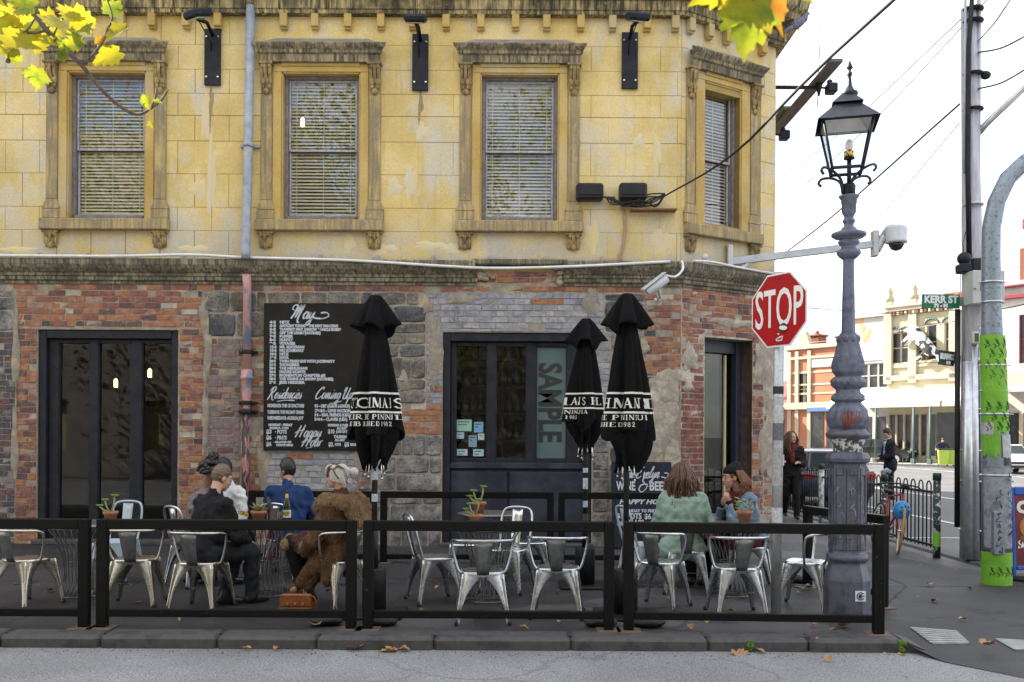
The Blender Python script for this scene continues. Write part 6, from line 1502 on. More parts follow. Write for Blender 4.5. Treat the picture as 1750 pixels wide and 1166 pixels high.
# -- bicycle leaning on the fence, seen from the front end
def bicycle(base, yaw, lean):
    t = thing('bicycle', 'red framed bicycle leaning on the hooped fence with its front wheel to the street corner', 'bicycle', tuple(base))
    M_ = Matrix.Translation(base) @ Matrix.Rotation(yaw, 4, 'Z') @ Matrix.Rotation(lean, 4, 'X')
    m_bf = mat('red_bicycle_frame', (.3, .03, .04), None, rough=.3); m_tan = mat('tan_tyre', (.35, .2, .06), None, rough=.8)
    for x, mt, nm in ((-.52, m_rubber, 'rear'), (.52, m_tan, 'front')):
        M2 = M_ @ Matrix.Translation((x, 0, .34)) @ (Matrix.Rotation(R(-14), 4, 'Z') if nm == 'front' else Matrix())
        b = MB(M2); b.tube([(.32*math.cos(a*math.pi/14), 0, .32*math.sin(a*math.pi/14)) for a in range(28)], .019, 8, closed=True); wh = b.build('wheel', mt, t)
        b = MB(M2); b.tube([(.295*math.cos(a*math.pi/14), 0, .295*math.sin(a*math.pi/14)) for a in range(28)], .011, 6, closed=True); b.build('rim', m_white, wh)
        b = MB(M2)
        for k in range(14): b.tube([(.29*math.cos(k*math.pi/7), 0, .29*math.sin(k*math.pi/7)), (0, .02 if k % 2 else -.02, 0)], .002, 3)
        b.tube([(0, -.05, 0), (0, .05, 0)], .02, 8); b.build('spokes', m_chrome, wh)
    b = MB(M_); J = {'bb': (-.1, 0, .3), 'st': (-.25, 0, .78), 'hd': (.36, 0, .86), 'hl': (.41, 0, .68), 'ra': (-.52, 0, .34), 'fa': (.52, 0, .34)}
    for p, q_, r_ in (('bb', 'st', .017), ('bb', 'hl', .02), ('st', 'hd', .016), ('hd', 'hl', .02), ('ra', 'bb', .01), ('ra', 'st', .01)): b.tube([J[p], J[q_]], r_, 8)
    for s_ in (-.05, .05): b.tube([(.41, s_*.6, .68), (.42, s_, .6), (.52, s_, .34)], .012, 6)
    b.build('frame', m_bf, t)
    b = MB(M_); b.tube([(.36, 0, .86), (.34, 0, .98)], .014, 6); b.tube([(.22, -.3, .95), (.3, -.22, .985), (.36, 0, 1.0), (.3, .22, .985), (.22, .3, .95)], .012, 6); b.tube([(.22, -.3, .95), (.16, -.31, .94)], .018, 8); b.tube([(.22, .3, .95), (.16, .31, .94)], .018, 8); b.box(.36, -.06, .93, .46, .06, 1.0, c=.02); b.build('handlebar', m_blackmetal, t)
    b = MB(M_); b.ell((-.28, 0, .86), (.13, .07, .035), 14, 8); b.tube([(-.25, 0, .78), (-.27, 0, .85)], .013, 6); b.build('saddle', m_rubber, t)
    b = MB(M_)
    for a in (40, 220): b.tube([(-.1, .05, .3), (-.1+.16*math.cos(R(a)), .06, .3+.16*math.sin(R(a)))], .011, 6); b.box(-.1+.16*math.cos(R(a))-.04, .06, .3+.16*math.sin(R(a))-.015, -.1+.16*math.cos(R(a))+.04, .14, .3+.16*math.sin(R(a))+.015)
    b.lathe([(.09, -.004), (.09, .004)], 20, (0, 0, 0)); b.build('crank', m_chrome, t)
    return M_
bc = gnd(1554, 934); BM = bicycle(Vector((5.5, 13.75, 0)), R(-95), R(-8))
hp = at(1541, 872, 13.3)
t = thing('helmet', 'round bright blue bicycle helmet hanging on the bicycle', 'helmet', tuple(hp))
b = MB(); b.ell(hp, (.115, .14, .135), 20, 14); sh_ = b.build('shell', mat('blue_helmet', (.02, .2, .5), (.03, .24, .56), 6, .35), t)
b = MB()
for dx, dz in ((-.05, .05), (.0, .06), (.05, .05), (-.06, -.02), (.04, -.01), (.0, -.07)):
    y = -.14*math.sqrt(max(0, 1-(dx/.115)**2-(dz/.135)**2)); b.ell((hp.x+dx, hp.y+y, hp.z+dz), (.011, .008, .017), 8, 6)
b.build('vent', m_ink, t)
# -- tactile paving by the kerb ramp
m_tac = mat('pale_tactile_tile', (.24, .25, .25), (.36, .37, .37), 9, .7)
for (a, b_, c_, d_), lab in ((((1556, 1073), (1632, 1079), (1655, 1101), (1594, 1101)), 'pale tactile paving panel beside the end of the kerb'), (((1703, 1093), (1752, 1096), (1790, 1112), (1737, 1112)), 'pale tactile paving panel at the right edge of the photo')):
    q = [ramp_pt(*p)+Vector((0, 0, .006)) for p in (a, b_, c_, d_)]
    t = thing('tactile_paving', lab, 'tactile paving', tuple(q[0]), 0, 'tactile paving panels'); b = MB(); b.add([p for p in q]+[p-Vector((0, 0, .03)) for p in q], [(3, 2, 1, 0), (0, 1, 5, 4), (1, 2, 6, 5), (2, 3, 7, 6), (3, 0, 4, 7)]); b.build('base_slab', m_tac, t)
    b = MB()
    for i in range(9):
        for j in range(7):
            u_, v_ = (i+.5)/9, (j+.5)/7; p = (q[0]*(1-u_)+q[1]*u_)*(1-v_)+(q[3]*(1-u_)+q[2]*u_)*v_; b.box(p.x-.03, p.y-.022, p.z-.004, p.x+.03, p.y+.022, p.z+.006, c=.003)
    tag(b.build('tactile_bars', m_tac, t), kind='stuff')
# ------------------------------------------------------------------ people
_cl = bpy.data.textures.new('cloth_folds', 'CLOUDS'); _cl.noise_scale = .085; _cl.noise_depth = 3
_fu = bpy.data.textures.new('fur_tufts', 'CLOUDS'); _fu.noise_scale = .022; _fu.noise_depth = 2
_wr = bpy.data.textures.new('cloth_creases', 'WOOD'); _wr.wood_type = 'BANDNOISE'; _wr.noise_basis_2 = 'SIN'; _wr.noise_scale = .16; _wr.turbulence = 14
def skinmat(name, c): 
    m = mat(name, c, tuple(x*1.12 for x in c), 20, .5); m.node_tree.nodes['Principled BSDF'].inputs['Subsurface Weight'].default_value = .08; return m
m_skin = skinmat('fair_skin', (.5, .3, .22)); m_skin2 = skinmat('tan_skin', (.36, .2, .13)); m_skin3 = skinmat('brown_skin', (.2, .1, .065))
m_lip = mat('lips', (.34, .1, .09), None, rough=.45); m_eyew = mat('eye_white', (.6, .58, .56), None, rough=.2)
def cloth(name, a, b_, sc=20, bs=220): return mat(name, a, b_, sc, .85, bmp=.35, bscale=bs, obj=False, dist=.003, spec=.25)
m_jet = cloth('black_cloth', (.007, .007, .009), (.014, .014, .017)); m_jean = cloth('black_denim', (.012, .013, .018), (.022, .024, .03))
m_shoe = mat('black_leather', (.012, .011, .011), (.02, .02, .02), 12, .35)
def soft(o, vox=.01, sm=4, tex=None, st=.0):
    m_ = o.modifiers.new('Remesh', 'REMESH'); m_.mode = 'VOXEL'; m_.voxel_size = vox; m_.use_smooth_shade = True
    if sm: s_ = o.modifiers.new('Smooth', 'SMOOTH'); s_.factor = .5; s_.iterations = sm
    if tex: d = o.modifiers.new('Folds', 'DISPLACE'); d.texture = tex; d.strength = st; d.mid_level = .5; d.texture_coords = 'LOCAL'
    return o
def wrinkle(o, m):
    if 'fur' not in m.name and o.modifiers[-1].type == 'DISPLACE' and o.modifiers[-1].strength > .013:
        d = o.modifiers.new('Creases', 'DISPLACE'); d.texture = _wr; d.strength = .016; d.mid_level = .5; d.texture_coords = 'LOCAL'
    return o
V = Vector
class Body:
    def __init__(s, label, loc, rz, lean=.1, seated=True, yaw=0, pitch=0, sc=1.0, elL=None, haL=None, elR=None, haR=None, knL=None, ftL=None, knR=None, ftR=None, twist=0, skin=None, side=0, sw=.175):
        s.t = thing('person', label, 'person', loc, rz); s.sc = sc; s.skin = skin or m_skin
        zp = .53 if seated else .93; s.pel = V((0, 0, zp))
        s.T = Matrix.Translation(s.pel) @ Matrix.Rotation(twist, 4, 'Z') @ Matrix.Rotation(-lean, 4, 'X') @ Matrix.Rotation(side, 4, 'Y')
        t = lambda x, y, z: s.T @ V((x, y, z))
        s.neck = t(0, -.005, .56); s.shL, s.shR = t(-sw, 0, .46), t(sw, 0, .46)
        s.hc = t(0, .035, .72)
        s.H = Matrix.Translation(s.hc) @ Matrix.Rotation(twist+yaw, 4, 'Z') @ Matrix.Rotation(-pitch, 4, 'X')
        s.hipL, s.hipR = s.pel+V((-.09, .0, -.01)), s.pel+V((.09, .0, -.01))
        dk = (lambda x: V((x*1.25, .43, .52))) if seated else (lambda x: V((x, .03, .5)))
        df = (lambda x: V((x*1.3, .42, .08))) if seated else (lambda x: V((x, -.02, .08)))
        s.knL, s.knR = V(knL) if knL else dk(-.09), V(knR) if knR else dk(.09)
        s.ftL, s.ftR = V(ftL) if ftL else df(-.09), V(ftR) if ftR else df(.09)
        s.elL = t(*elL) if elL else t(-.25, .06, .2); s.elR = t(*elR) if elR else t(.25, .06, .2)
        s.haL = t(*haL) if haL else t(-.16, .3, .18); s.haR = t(*haR) if haR else t(.16, .3, .18)
        s.palm = V((0, 0, -1))
    def ell(s, b, M, c, r): b.ell((0, 0, 0), r, 14, 9); n = 14*10; q = M @ Matrix.Translation(c); b.v[-n:] = [q @ p for p in b.v[-n:]]
    def torso(s, b, i=0.0, hips=True, chest=.165, belly=.14):
        e = lambda c, r: s.ell(b, s.T, c, tuple(x+i for x in r))
        e((0, .0, .36), (chest, .105, .17)); e((0, .012, .18), (belly, .1, .17))
        if hips: e((0, -.01, .0), (.165, .12, .12))
        b.cap(s.shL, s.shR, .06+i*.8, n=12); [b.cap(s.T @ V((x*.13, 0, .43)), s.T @ V((x*.12, .01, .16)), .075+i*.8, .07+i*.8) for x in (-1, 1)]; b.cap(s.T @ V((0, -.01, .45)), s.neck, .075+i*.7, .055+i*.5)
    def arm(s, b, side, i=0.0, cuff=1.0):
        sh, el, ha = (s.shL, s.elL, s.haL) if side < 0 else (s.shR, s.elR, s.haR)
        b.cap(sh, el, .053+i, .043+i); b.cap(el, el+(ha-el)*cuff, .042+i, .029+i*.9)
    def leg(s, b, side, i=0.0, upto=1.0):
        hp, kn, ft = (s.hipL, s.knL, s.ftL) if side < 0 else (s.hipR, s.knR, s.ftR)
        b.cap(hp, kn, .082+i, .056+i); b.cap(kn, kn+(ft-kn)*upto, .056+i, .04+i)
    def shoe(s, side, m, i=.0):
        kn, ft = (s.knL, s.ftL) if side < 0 else (s.knR, s.ftR)
        d = V((ft.x-(s.hipL if side < 0 else s.hipR).x, max(.2, abs(ft.y)), 0)).normalized() if abs(ft.y) > .2 else V((0, 1, 0))
        if (kn-ft).xy.length > .12: d = V((d.x, d.y, 0))
        b = MB(); b.cap(ft+V((0, 0, -.025))-d*.04, ft+V((0, 0, -.035))+d*.15, .045, .036, 12); b.cap(ft+V((0, 0, .05)), ft-d*.02, .047, .047)
        for p in b.v: p.z = max(p.z, .005)
        soft(b.build('shoe', m, s.t, True), .01, 2)
    def hand(s, b, side, direction=None, curl=.6):
        el, ha = (s.elL, s.haL) if side < 0 else (s.elR, s.haR)
        d = (V(direction) if direction else (ha-el)).normalized(); n = s.palm; a = d.cross(n).normalized(); n = a.cross(d).normalized()
        b.cap(ha, ha+d*.04, .028, .03); b.cap(ha+d*.04-a*.022, ha+d*.085-a*.026, .02, .017); b.cap(ha+d*.04+a*.022, ha+d*.082+a*.026, .02, .016)
        for k, L in ((-1.5, .068), (-.5, .08), (.5, .074), (1.5, .056)):
            p0 = ha+d*.085+a*k*.0185; p1 = p0+(d*math.cos(curl*.5)+n*math.sin(curl*.5))*L*.5; p2 = p1+(d*math.cos(curl*1.4)+n*math.sin(curl*1.4))*L*.5
            b.cap(p0, p1, .0088, .008, 8); b.cap(p1, p2, .008, .0066, 8)
        q = -a if side > 0 else a
        p0 = ha+d*.03+q*.026; p1 = p0+(d*.6+q*.7+n*.25).normalized()*.04; b.cap(p0, p1, .012, .01, 8); b.cap(p1, p1+(d*.9+q*.25+n*.35).normalized()*.032, .01, .008, 8)
    def body(s, hl=None, hr=None, curl=.6, legs=True):
        b = MB(); h = lambda c, r: s.ell(b, s.H, c, r)
        h((0, -.005, .025), (.073, .093, .09)); h((0, .035, -.045), (.055, .058, .07)); h((0, .025, 0), (.066, .068, .085))
        H = lambda x, y, z: s.H @ V((x, y, z))
        b.cap(H(0, .072, -.088), H(0, .066, -.095), .024, .022, 10); b.cap(H(0, .088, .018), H(0, .107, -.024), .009, .0135, 8); b.cap(H(-.011, .097, -.028), H(.011, .097, -.028), .009, .009, 8)
        b.cap(H(-.045, .066, .03), H(.045, .066, .03), .016, .016, 8); b.cap(H(-.04, .062, -.03), H(-.03, .066, -.035), .02, .018, 8); b.cap(H(.04, .062, -.03), H(.03, .066, -.035), .02, .018, 8)
        b.cap(H(0, .08, -.058), H(0, .082, -.062), .02, .018, 8)
        for x in (-1, 1): s.ell(b, s.H @ Matrix.Translation((x*.073, -.005, -.01)) @ Matrix.Rotation(x*.35, 4, 'Z'), (0, 0, 0), (.011, .02, .033))
        b.cap(s.hc+(s.H.to_3x3() @ V((0, -.02, -.04))), s.neck, .052, .056); s.torso(b)
        for k, dd in ((-1, hl), (1, hr)): s.arm(b, k); s.hand(b, k, dd, curl)
        if legs:
            for k in (-1, 1):
                s.leg(b, k); ft = s.ftL if k < 0 else s.ftR; b.cap(ft, ft+V((0, .1, -.04)), .035, .028)
        soft(b.build('body', s.skin, s.t, True), .0075, 2)
    def face(s, brow, lip=None, eyes=True):
        for x in (-1, 1):
            b = MB(s.H); b.ell((x*.03, .083, .004), (.0135, .009, .0085), 10, 8); e = b.build('eye', m_eyew, s.t, True)
            b = MB(s.H); b.ell((x*.03, .0905, .003), (.0068, .004, .0072), 8, 6); b.build('iris', m_ink, e, True)
            b = MB(s.H); b.tube([(x*.016, .089, .027), (x*.032, .0875, .031), (x*.047, .078, .026)], [.004, .0045, .002], 6); b.build('eyebrow', brow, s.t, True)
            b = MB(s.H); b.tube([(x*.017, .0925, .008), (x*.03, .094, .0125), (x*.044, .086, .007)], [.002, .0028, .0018], 6); b.build('eyelash', m_ink, s.t, True)
        b = MB(s.H); b.tube([(-.022, .094, -.056), (-.008, .101, -.053), (0, .1, -.0545), (.008, .101, -.053), (.022, .094, -.056)], [.002, .0055, .005, .0055, .002], 8); b.tube([(-.02, .093, -.058), (0, .0995, -.0635), (.02, .093, -.058)], [.002, .0065, .002], 8); b.build('mouth', lip or m_lip, s.t, True)
    def garment(s, name, m, prims, vox=.012, sm=9, tex=_cl, st=.034):
        b = MB(); prims(b); return wrinkle(soft(b.build(name, m, s.t, True), vox, sm, tex, st), m)
    def short_hair(s, m, i=.012, low=-.02, top=.02):
        b = MB(); s.ell(b, s.H, (0, -.012, .03+top*.3), (.073+i, .09+i, .088+i+top))
        inv = s.H.inverted()
        for k, p in enumerate(b.v):
            q = inv @ p
            lim = .035 if q.y > .03 else low-.05*max(0, min(1, -q.y/.06))
            if q.z < lim: q.z = lim; q.x *= .93; q.y = min(q.y*.95, .06)
            if q.y > .075: q.y = .075+(q.y-.075)*.35
            b.v[k] = s.H @ q
        soft(b.build('hair', m, s.t, True), .007, 1, _fu, .012)
    def strands(s, m, n, length, seed, wave=.02, r=.011, part=.0, fwd=.035, name='hair', body=True, out=.03, elmin=.15, back=0.0):
        """locks rooted all over the scalp that fall over the back and shoulders in waves"""
        r_ = random.Random(seed); b = MB(); H3 = s.H.to_3x3()
        for k in range(n):
            az = r_.uniform(-math.pi, math.pi); el = r_.uniform(elmin, 1.0)
            d = V((math.sin(az)*math.sin(el*1.5), -math.cos(az)*math.sin(el*1.5), math.cos(el*1.5)))
            if (d.y > .35 and abs(d.x) < .75) or (back and d.y > .02): continue
            root = V((d.x*.078, d.y*.096-.006, d.z*.095+.028)); L = length*r_.uniform(.72, 1.05)
            P = [s.H @ root]; p = s.H @ (root*1.0+V((d.x*.02, d.y*.02, .012))); out_ = (H3 @ V((d.x, d.y-back, 0))); out_.z = 0
            P.append(p); steps = 9; ph = r_.uniform(0, 6.28); fq = r_.uniform(1.6, 2.6)
            for i in range(1, steps+1):
                q = i/steps; fall = V((0, 0, -L/steps)); ax = V((math.cos(ph), math.sin(ph), 0))
                p = p+fall+out_*(out*(1-q) if i < 4 else -.004)
                P.append(p+ax*wave*math.sin(fq*6.28*q+ph)*min(1, q*2)+V((r_.uniform(-.004, .004), r_.uniform(-.004, .004), 0)))
            P = catmull(P, 3); nn = len(P); b.tube(P, [r*(.85+.3*math.sin(i*.9+ph))*(1-.65*(i/nn)**3) for i in range(nn)], 5)
        o = b.build(name, m, s.t, True, fix=False)
        if body:
            b = MB(); s.ell(b, s.H, (0, -.016, .03), (.082, .098, .092)); soft(b.build('scalp_hair', m, s.t, True), .009, 1, _fu, .012)
        return o
def hairmat(name, a, b_): return mat(name, a, b_, 4, .42, st=(30, 30, 2), spec=.5)
def ploc(px, Y): return (xat(px, Y, 900), Y, 0)
# man in the black bomber jacket
m_brn = hairmat('light_brown_hair', (.1, .065, .042), (.17, .12, .08))
p = Body('man with short brown hair in a black bomber jacket, back to the street', ploc(350, 8.93), R(-34), lean=.22, yaw=R(-14), pitch=.38, elL=(-.25, .14, .2), haL=(-.1, .38, .2), elR=(.25, .14, .18), haR=(.12, .38, .16), knR=(.17, .42, .5), ftR=(.2, .40, .07), knL=(-.06, .43, .5), ftL=(.05, .2, .07))
p.body(); p.face(m_brn); p.short_hair(m_brn, .009, -.05, .012)
p.garment('jacket', m_jet, lambda b: (p.torso(b, .032), [p.arm(b, k, .024, .97) for k in (-1, 1)], b.cap(p.T @ V((0, -.012, .52)), p.neck+V((0, 0, .015)), .07, .064)), st=.028)
p.garment('trousers', m_jean, lambda b: ([p.leg(b, k, .024) for k in (-1, 1)], b.cap(p.hipL, p.hipR, .12)), st=.018); p.shoe(-1, m_shoe); p.shoe(1, m_shoe)
# curly haired woman behind him
m_blackhair = hairmat('black_hair', (.008, .007, .007), (.02, .016, .014))
m_patt = cloth('red_patterned_knit', (.3, .02, .03), (.04, .25, .26), 16)
p = Body('woman with black curly hair and red patterned top, half hidden by the black jacket', ploc(322, 10.2), R(-72), lean=.3, pitch=.35, skin=m_skin3, sc=.95)
p.body(); p.face(m_blackhair)
b = MB(); r_ = random.Random(4)
for k in range(170):
    a, e = r_.uniform(0, 6.28), r_.uniform(-.3, 1.57); d = V((math.cos(a)*math.cos(e), math.sin(a)*math.cos(e)-.25, math.sin(e)+.15))
    if d.y > .35 and d.z < .75: continue
    b.ell(p.H @ V((d.x*.12, d.y*.13, d.z*.125+.01)), r_.uniform(.014, .03), 7, 5)
for k in range(60):
    d = V((r_.gauss(0, 1), r_.gauss(0, 1), r_.gauss(0, 1))).normalized(); b.ell(p.H @ V((d.x*.06, d.y*.06-.06, d.z*.055+.17)), r_.uniform(.014, .026), 7, 5)
b.build('hair', m_blackhair, p.t, True)
p.garment('top', m_patt, lambda b: (p.torso(b, .022), [p.arm(b, k, .018, .95) for k in (-1, 1)]))
p.garment('trousers', m_patt, lambda b: ([p.leg(b, k, .022) for k in (-1, 1)], b.cap(p.hipL, p.hipR, .11)), st=.014); [p.shoe(k, m_shoe) for k in (-1, 1)]
# dark haired person in white
m_whitecl = cloth('white_cotton', (.62, .62, .64), (.7, .7, .71))
p = Body('dark haired person in a white shirt, mostly hidden behind the black jacket', ploc(398, 10.75), R(150), lean=.15, pitch=.3, skin=m_skin2)
p.body(); p.face(m_blackhair); p.short_hair(m_blackhair, .014, -.03, .02)
p.garment('shirt', m_whitecl, lambda b: (p.torso(b, .02), [p.arm(b, k, .02, .9) for k in (-1, 1)]))
p.garment('trousers', m_jean, lambda b: ([p.leg(b, k, .022) for k in (-1, 1)], b.cap(p.hipL, p.hipR, .11)), st=.014); [p.shoe(k, m_shoe) for k in (-1, 1)]
# man in the blue shirt
m_blue = cloth('royal_blue_jersey', (.012, .033, .11), (.018, .045, .14)); m_plum = cloth('plum_trousers', (.1, .012, .05), (.13, .02, .07))
p = Body('dark haired man in a blue shirt, back to the street', ploc(494, 10.85), R(20), lean=.24, yaw=R(42), pitch=.12, skin=m_skin2, elR=(.3, .06, .2), haR=(.16, .32, .12), elL=(-.24, .16, .2), haL=(-.08, .38, .2), sw=.19)
p.body(); p.face(m_blackhair); p.short_hair(m_blackhair, .014, -.06, .025)
p.garment('shirt', m_blue, lambda b: (p.torso(b, .026, True, .175), [p.arm(b, k, .024, .25) for k in (-1, 1)]), st=.02)
p.garment('trousers', m_plum, lambda b: ([p.leg(b, k, .022) for k in (-1, 1)], b.cap(p.hipL, p.hipR, .12)), st=.014); [p.shoe(k, m_shoe) for k in (-1, 1)]
# woman in the fur coat
def furmat(name, a, b_, c_):
    m, n, l, b = nodes(name); v = coords(n, l)
    f1 = noise_tex(n, l, v, 9, 5, .7); f2 = noise_tex(n, l, coords(n, l, (160, 160, 40)), 1, 3, .7)
    c = ramp(n, l, f1, [(.35, a), (.52, b_), (.68, c_)]); c = mixc(n, l, 1.0, c, ramp(n, l, f2, [(.3, .45), (.7, 1.35)]), 'MULTIPLY')
    l.new(c, b.inputs['Base Color']); b.inputs['Roughness'].default_value = .8; bump(n, l, b, f2, 1.0, .012); return m
m_fur = furmat('brown_fur', (.045, .018, .006), (.11, .048, .016), (.2, .1, .035)); m_fur2 = furmat('pale_brown_fur_collar', (.14, .08, .035), (.27, .17, .08), (.4, .28, .15))
m_blond = hairmat('platinum_hair', (.5, .47, .44), (.7, .67, .64)); m_roots = hairmat('dark_hair_roots', (.04, .03, .03), (.12, .1, .09))
p = Body('woman with platinum bun, sunglasses and a big brown fur coat, looking left', ploc(580, 9.02), R(76), lean=-.02, yaw=R(12), pitch=-.05, elL=(-.27, .16, .12), haL=(-.1, .3, .02), elR=(.27, .16, .12), haR=(.08, .32, .04), knL=(-.02, .5, .6), ftL=(.06, .42, .16), knR=(.06, .46, .54), ftR=(.1, .36, .08))
p.body(); p.face(m_roots)
b = MB(p.H)
for k in range(90):
    r2 = random.Random(k); a = r2.uniform(-1.35, 1.35); y0 = .075*math.cos(a); x0 = .07*math.sin(a)
    z1 = .05; P = [(x0, y0+.012, .075), (x0*1.12, y0*1.02-.03, .112), (x0*1.1, -.07, .09), (x0*.55, -.115, .03+.03*math.cos(k)), (.01, -.12, .045)]
    b.tube([tuple(q) for q in catmull([V(q) for q in P], 4)], .0085, 5)
for k in range(26):
    r2 = random.Random(k+200); x0 = -.07+.14*k/25; P = [(x0*.6, .02, .118), (x0, .085, .095), (x0*1.02, .1, .055), (x0*1.08, .098, .022+.012*r2.random())]
    b.tube([tuple(q) for q in catmull([V(q) for q in P], 4)], [.009]*8+[.006]*5, 5)
for s_ in (-1, 1):
    for k in range(10):
        P = [(s_*.07, .05-.012*k, .06), (s_*.085, .05-.014*k, .0), (s_*.078, .03-.014*k, -.04-.003*k), (s_*.05, -.07, -.03)]
        b.tube([tuple(q) for q in catmull([V(q) for q in P], 4)], .008, 5)
b.ell((0, -.155, .05), (.045, .045, .045), 12, 9); b.ell((0, -.02, .028), (.078, .095, .086), 14, 9)
b.build('hair', m_blond, p.t, True, fix=False)
b = MB(p.H)
for k in range(9): 
    x0 = -.06+.015*k; P = [(x0, .05, .122), (x0*1.35, -.0, .118), (x0*1.5, -.05, .09)]; b.tube(P, .006, 5)
b.tube([(.088, .03, .06), (.094, .0, .02), (.09, -.03, -.02)], .007, 5); b.tube([(-.088, .03, .06), (-.094, .0, .02), (-.09, -.03, -.02)], .007, 5); b.build('dark_streaks', m_roots, p.t, True, fix=False)
b = MB(p.H)
for x in (-1, 1): b.ell((x*.033, .095, .002), (.026, .006, .02), 12, 8); b.tube([(x*.055, .09, .008), (x*.076, .04, .01), (x*.08, -.01, .0)], .003, 5)
b.tube([(-.01, .101, .006), (.01, .101, .006)], .003, 5); b.build('sunglasses', m_ink, p.t, True)
def coat(b):
    p.torso(b, .04); [p.arm(b, k, .036, .95) for k in (-1, 1)]
    b.cap(p.hipL, p.knL*1.0+V((0, -.08, .0)), .135, .09); b.cap(p.hipR, p.knR+V((0, -.06, 0)), .135, .09)
    b.cap(V((.1, .1, .5)), V((.14, .3, .3)), .13, .1); b.cap(V((-.12, .1, .5)), V((-.16, .24, .22)), .11, .06); b.cap(V((-.14, 0, .48)), V((-.2, .02, .3)), .11, .08); b.cap(V((.14, -.02, .48)), V((.19, .0, .34)), .1, .08); b.cap(V((-.17, .16, .42)), V((-.19, .32, .24)), .09, .05)
p.garment('fur_coat', m_fur, coat, .014, 6, _cl, .032)
def collar(b):
    t = lambda x, y, z: p.T @ V((x, y, z))
    P = [t(.1, .16, .44), t(.2, .06, .5), t(.17, -.12, .49), t(0, -.19, .46), t(-.17, -.12, .49), t(-.2, .06, .5), t(-.1, .16, .44)]
    for a, c_ in zip(P, P[1:]): b.cap(a, c_, .075, .075)
    b.cap(t(0, -.16, .46), t(0, -.27, .34), .12, .1); b.cap(t(-.1, -.14, .46), t(-.08, -.25, .33), .1, .09); b.cap(t(.1, -.14, .46), t(.08, -.25, .33), .1, .09)
p.garment('fur_hood', m_fur2, collar, .014, 2, _cl, .04)
p.garment('cuff', m_fur2, lambda b: (b.cap(p.elL+(p.haL-p.elL)*.75, p.haL, .075, .07), b.cap(p.knL+V((-.03, .03, -.02)), p.knL+V((.05, .02, .03)), .07, .06)), .013, 2, _cl, .03)
p.garment('leggings', m_jet, lambda b: [p.leg(b, k, .02) for k in (-1, 1)], .012, 3, _cl, .01); p.shoe(-1, mat('tan_boot', (.16, .07, .03), None, rough=.5)); p.shoe(1, m_shoe)
# woman in the pale green jacket
m_sage = cloth('pale_green_cotton', (.24, .34, .29), (.32, .42, .36), 6); m_auburn = hairmat('wavy_brown_hair', (.05, .022, .011), (.15, .075, .04))
p = Body('woman with long wavy brown hair in a pale green jacket, back to the street', ploc(1166, 9.95), R(-8), lean=.1, yaw=R(-20), pitch=.2, elL=(-.26, .1, .18), haL=(-.12, .34, .16), elR=(.29, .12, .18), haR=(.14, .36, .16))
p.body(); p.face(m_auburn); p.strands(m_auburn, 640, .6, 3, .026, .0085, out=.036)
p.garment('jacket', m_sage, lambda b: (p.torso(b, .034), [p.arm(b, k, .028, .97) for k in (-1, 1)], b.cap(p.T @ V((-.1, -.02, -.05)), p.T @ V((.1, -.02, -.05)), .15), b.cap(p.T @ V((0, -.02, .5)), p.neck, .075, .07)), st=.028)
p.garment('skirt', m_jet, lambda b: (b.cap(p.hipL, p.knL, .1, .075), b.cap(p.hipR, p.knR, .1, .075), b.cap(p.hipL, p.hipR, .13))); p.garment('tights', m_jet, lambda b: [p.leg(b, k, .02) for k in (-1, 1)], .012, 3, _cl, .01); [p.shoe(k, m_shoe) for k in (-1, 1)]
b = MB(p.T); b.box(-.2, -.165, .1, .2, -.15, .114, c=.004); b.build('jacket_seam', m_sage, p.t, True)
# woman in denim with a beanie
m_denim = cloth('washed_denim', (.13, .19, .28), (.27, .35, .45), 5); m_maroon = cloth('maroon_wool', (.1, .016, .018), (.15, .028, .028)); m_red2 = hairmat('auburn_hair', (.09, .03, .012), (.24, .09, .035))
p = Body('woman in a black beanie and blue denim jacket resting her chin on her hand', ploc(1284, 10.35), R(108), lean=.3, yaw=R(-8), pitch=.12, elL=(-.19, .26, .2), haL=(-.06, .2, .5), elR=(.17, .3, .2), haR=(-.02, .235, .475))
p.palm = V((0, -.2, 1)); p.body(hl=(.25, -.05, .6), hr=(-.5, .05, .55), curl=.9); p.face(mat('dark_brow', (.05, .025, .015), None)); p.strands(m_red2, 420, .42, 9, .018, .0085, out=.022, elmin=.8, back=.7)
b = MB(); p.ell(b, p.H, (0, -.02, .062), (.096, .112, .09)); p.ell(b, p.H, (0, -.055, .11), (.07, .07, .06))
inv = p.H.inverted()
for k_, q in enumerate(b.v):
    w = inv @ q; lim = .03+(.018 if w.y > 0 else -.035); 
    if w.z < lim: w.z = lim
    b.v[k_] = p.H @ w
soft(b.build('beanie', cloth('black_ribbed_knit', (.008, .008, .009), (.014, .014, .015), 40), p.t, True), .009, 2)
p.garment('jacket', m_denim, lambda b: (p.torso(b, .03), [p.arm(b, k, .026, .8) for k in (-1, 1)]), st=.028)
p.garment('sleeve_cuff', m_jet, lambda b: [b.cap(e+(h-e)*.72, e+(h-e)*.95, .044, .038) for e, h in ((p.elL, p.haL), (p.elR, p.haR))], .01, 1, None)
p.garment('scarf', m_maroon, lambda b: (b.cap(p.T @ V((-.02, .12, .45)), p.T @ V((0, .16, .1)), .075, .07), b.cap(p.T @ V((0, .14, .1)), p.pel+V((.02, .25, .0)), .07, .08), b.cap(p.T @ V((-.06, .05, .5)), p.T @ V((.06, .06, .5)), .07)))
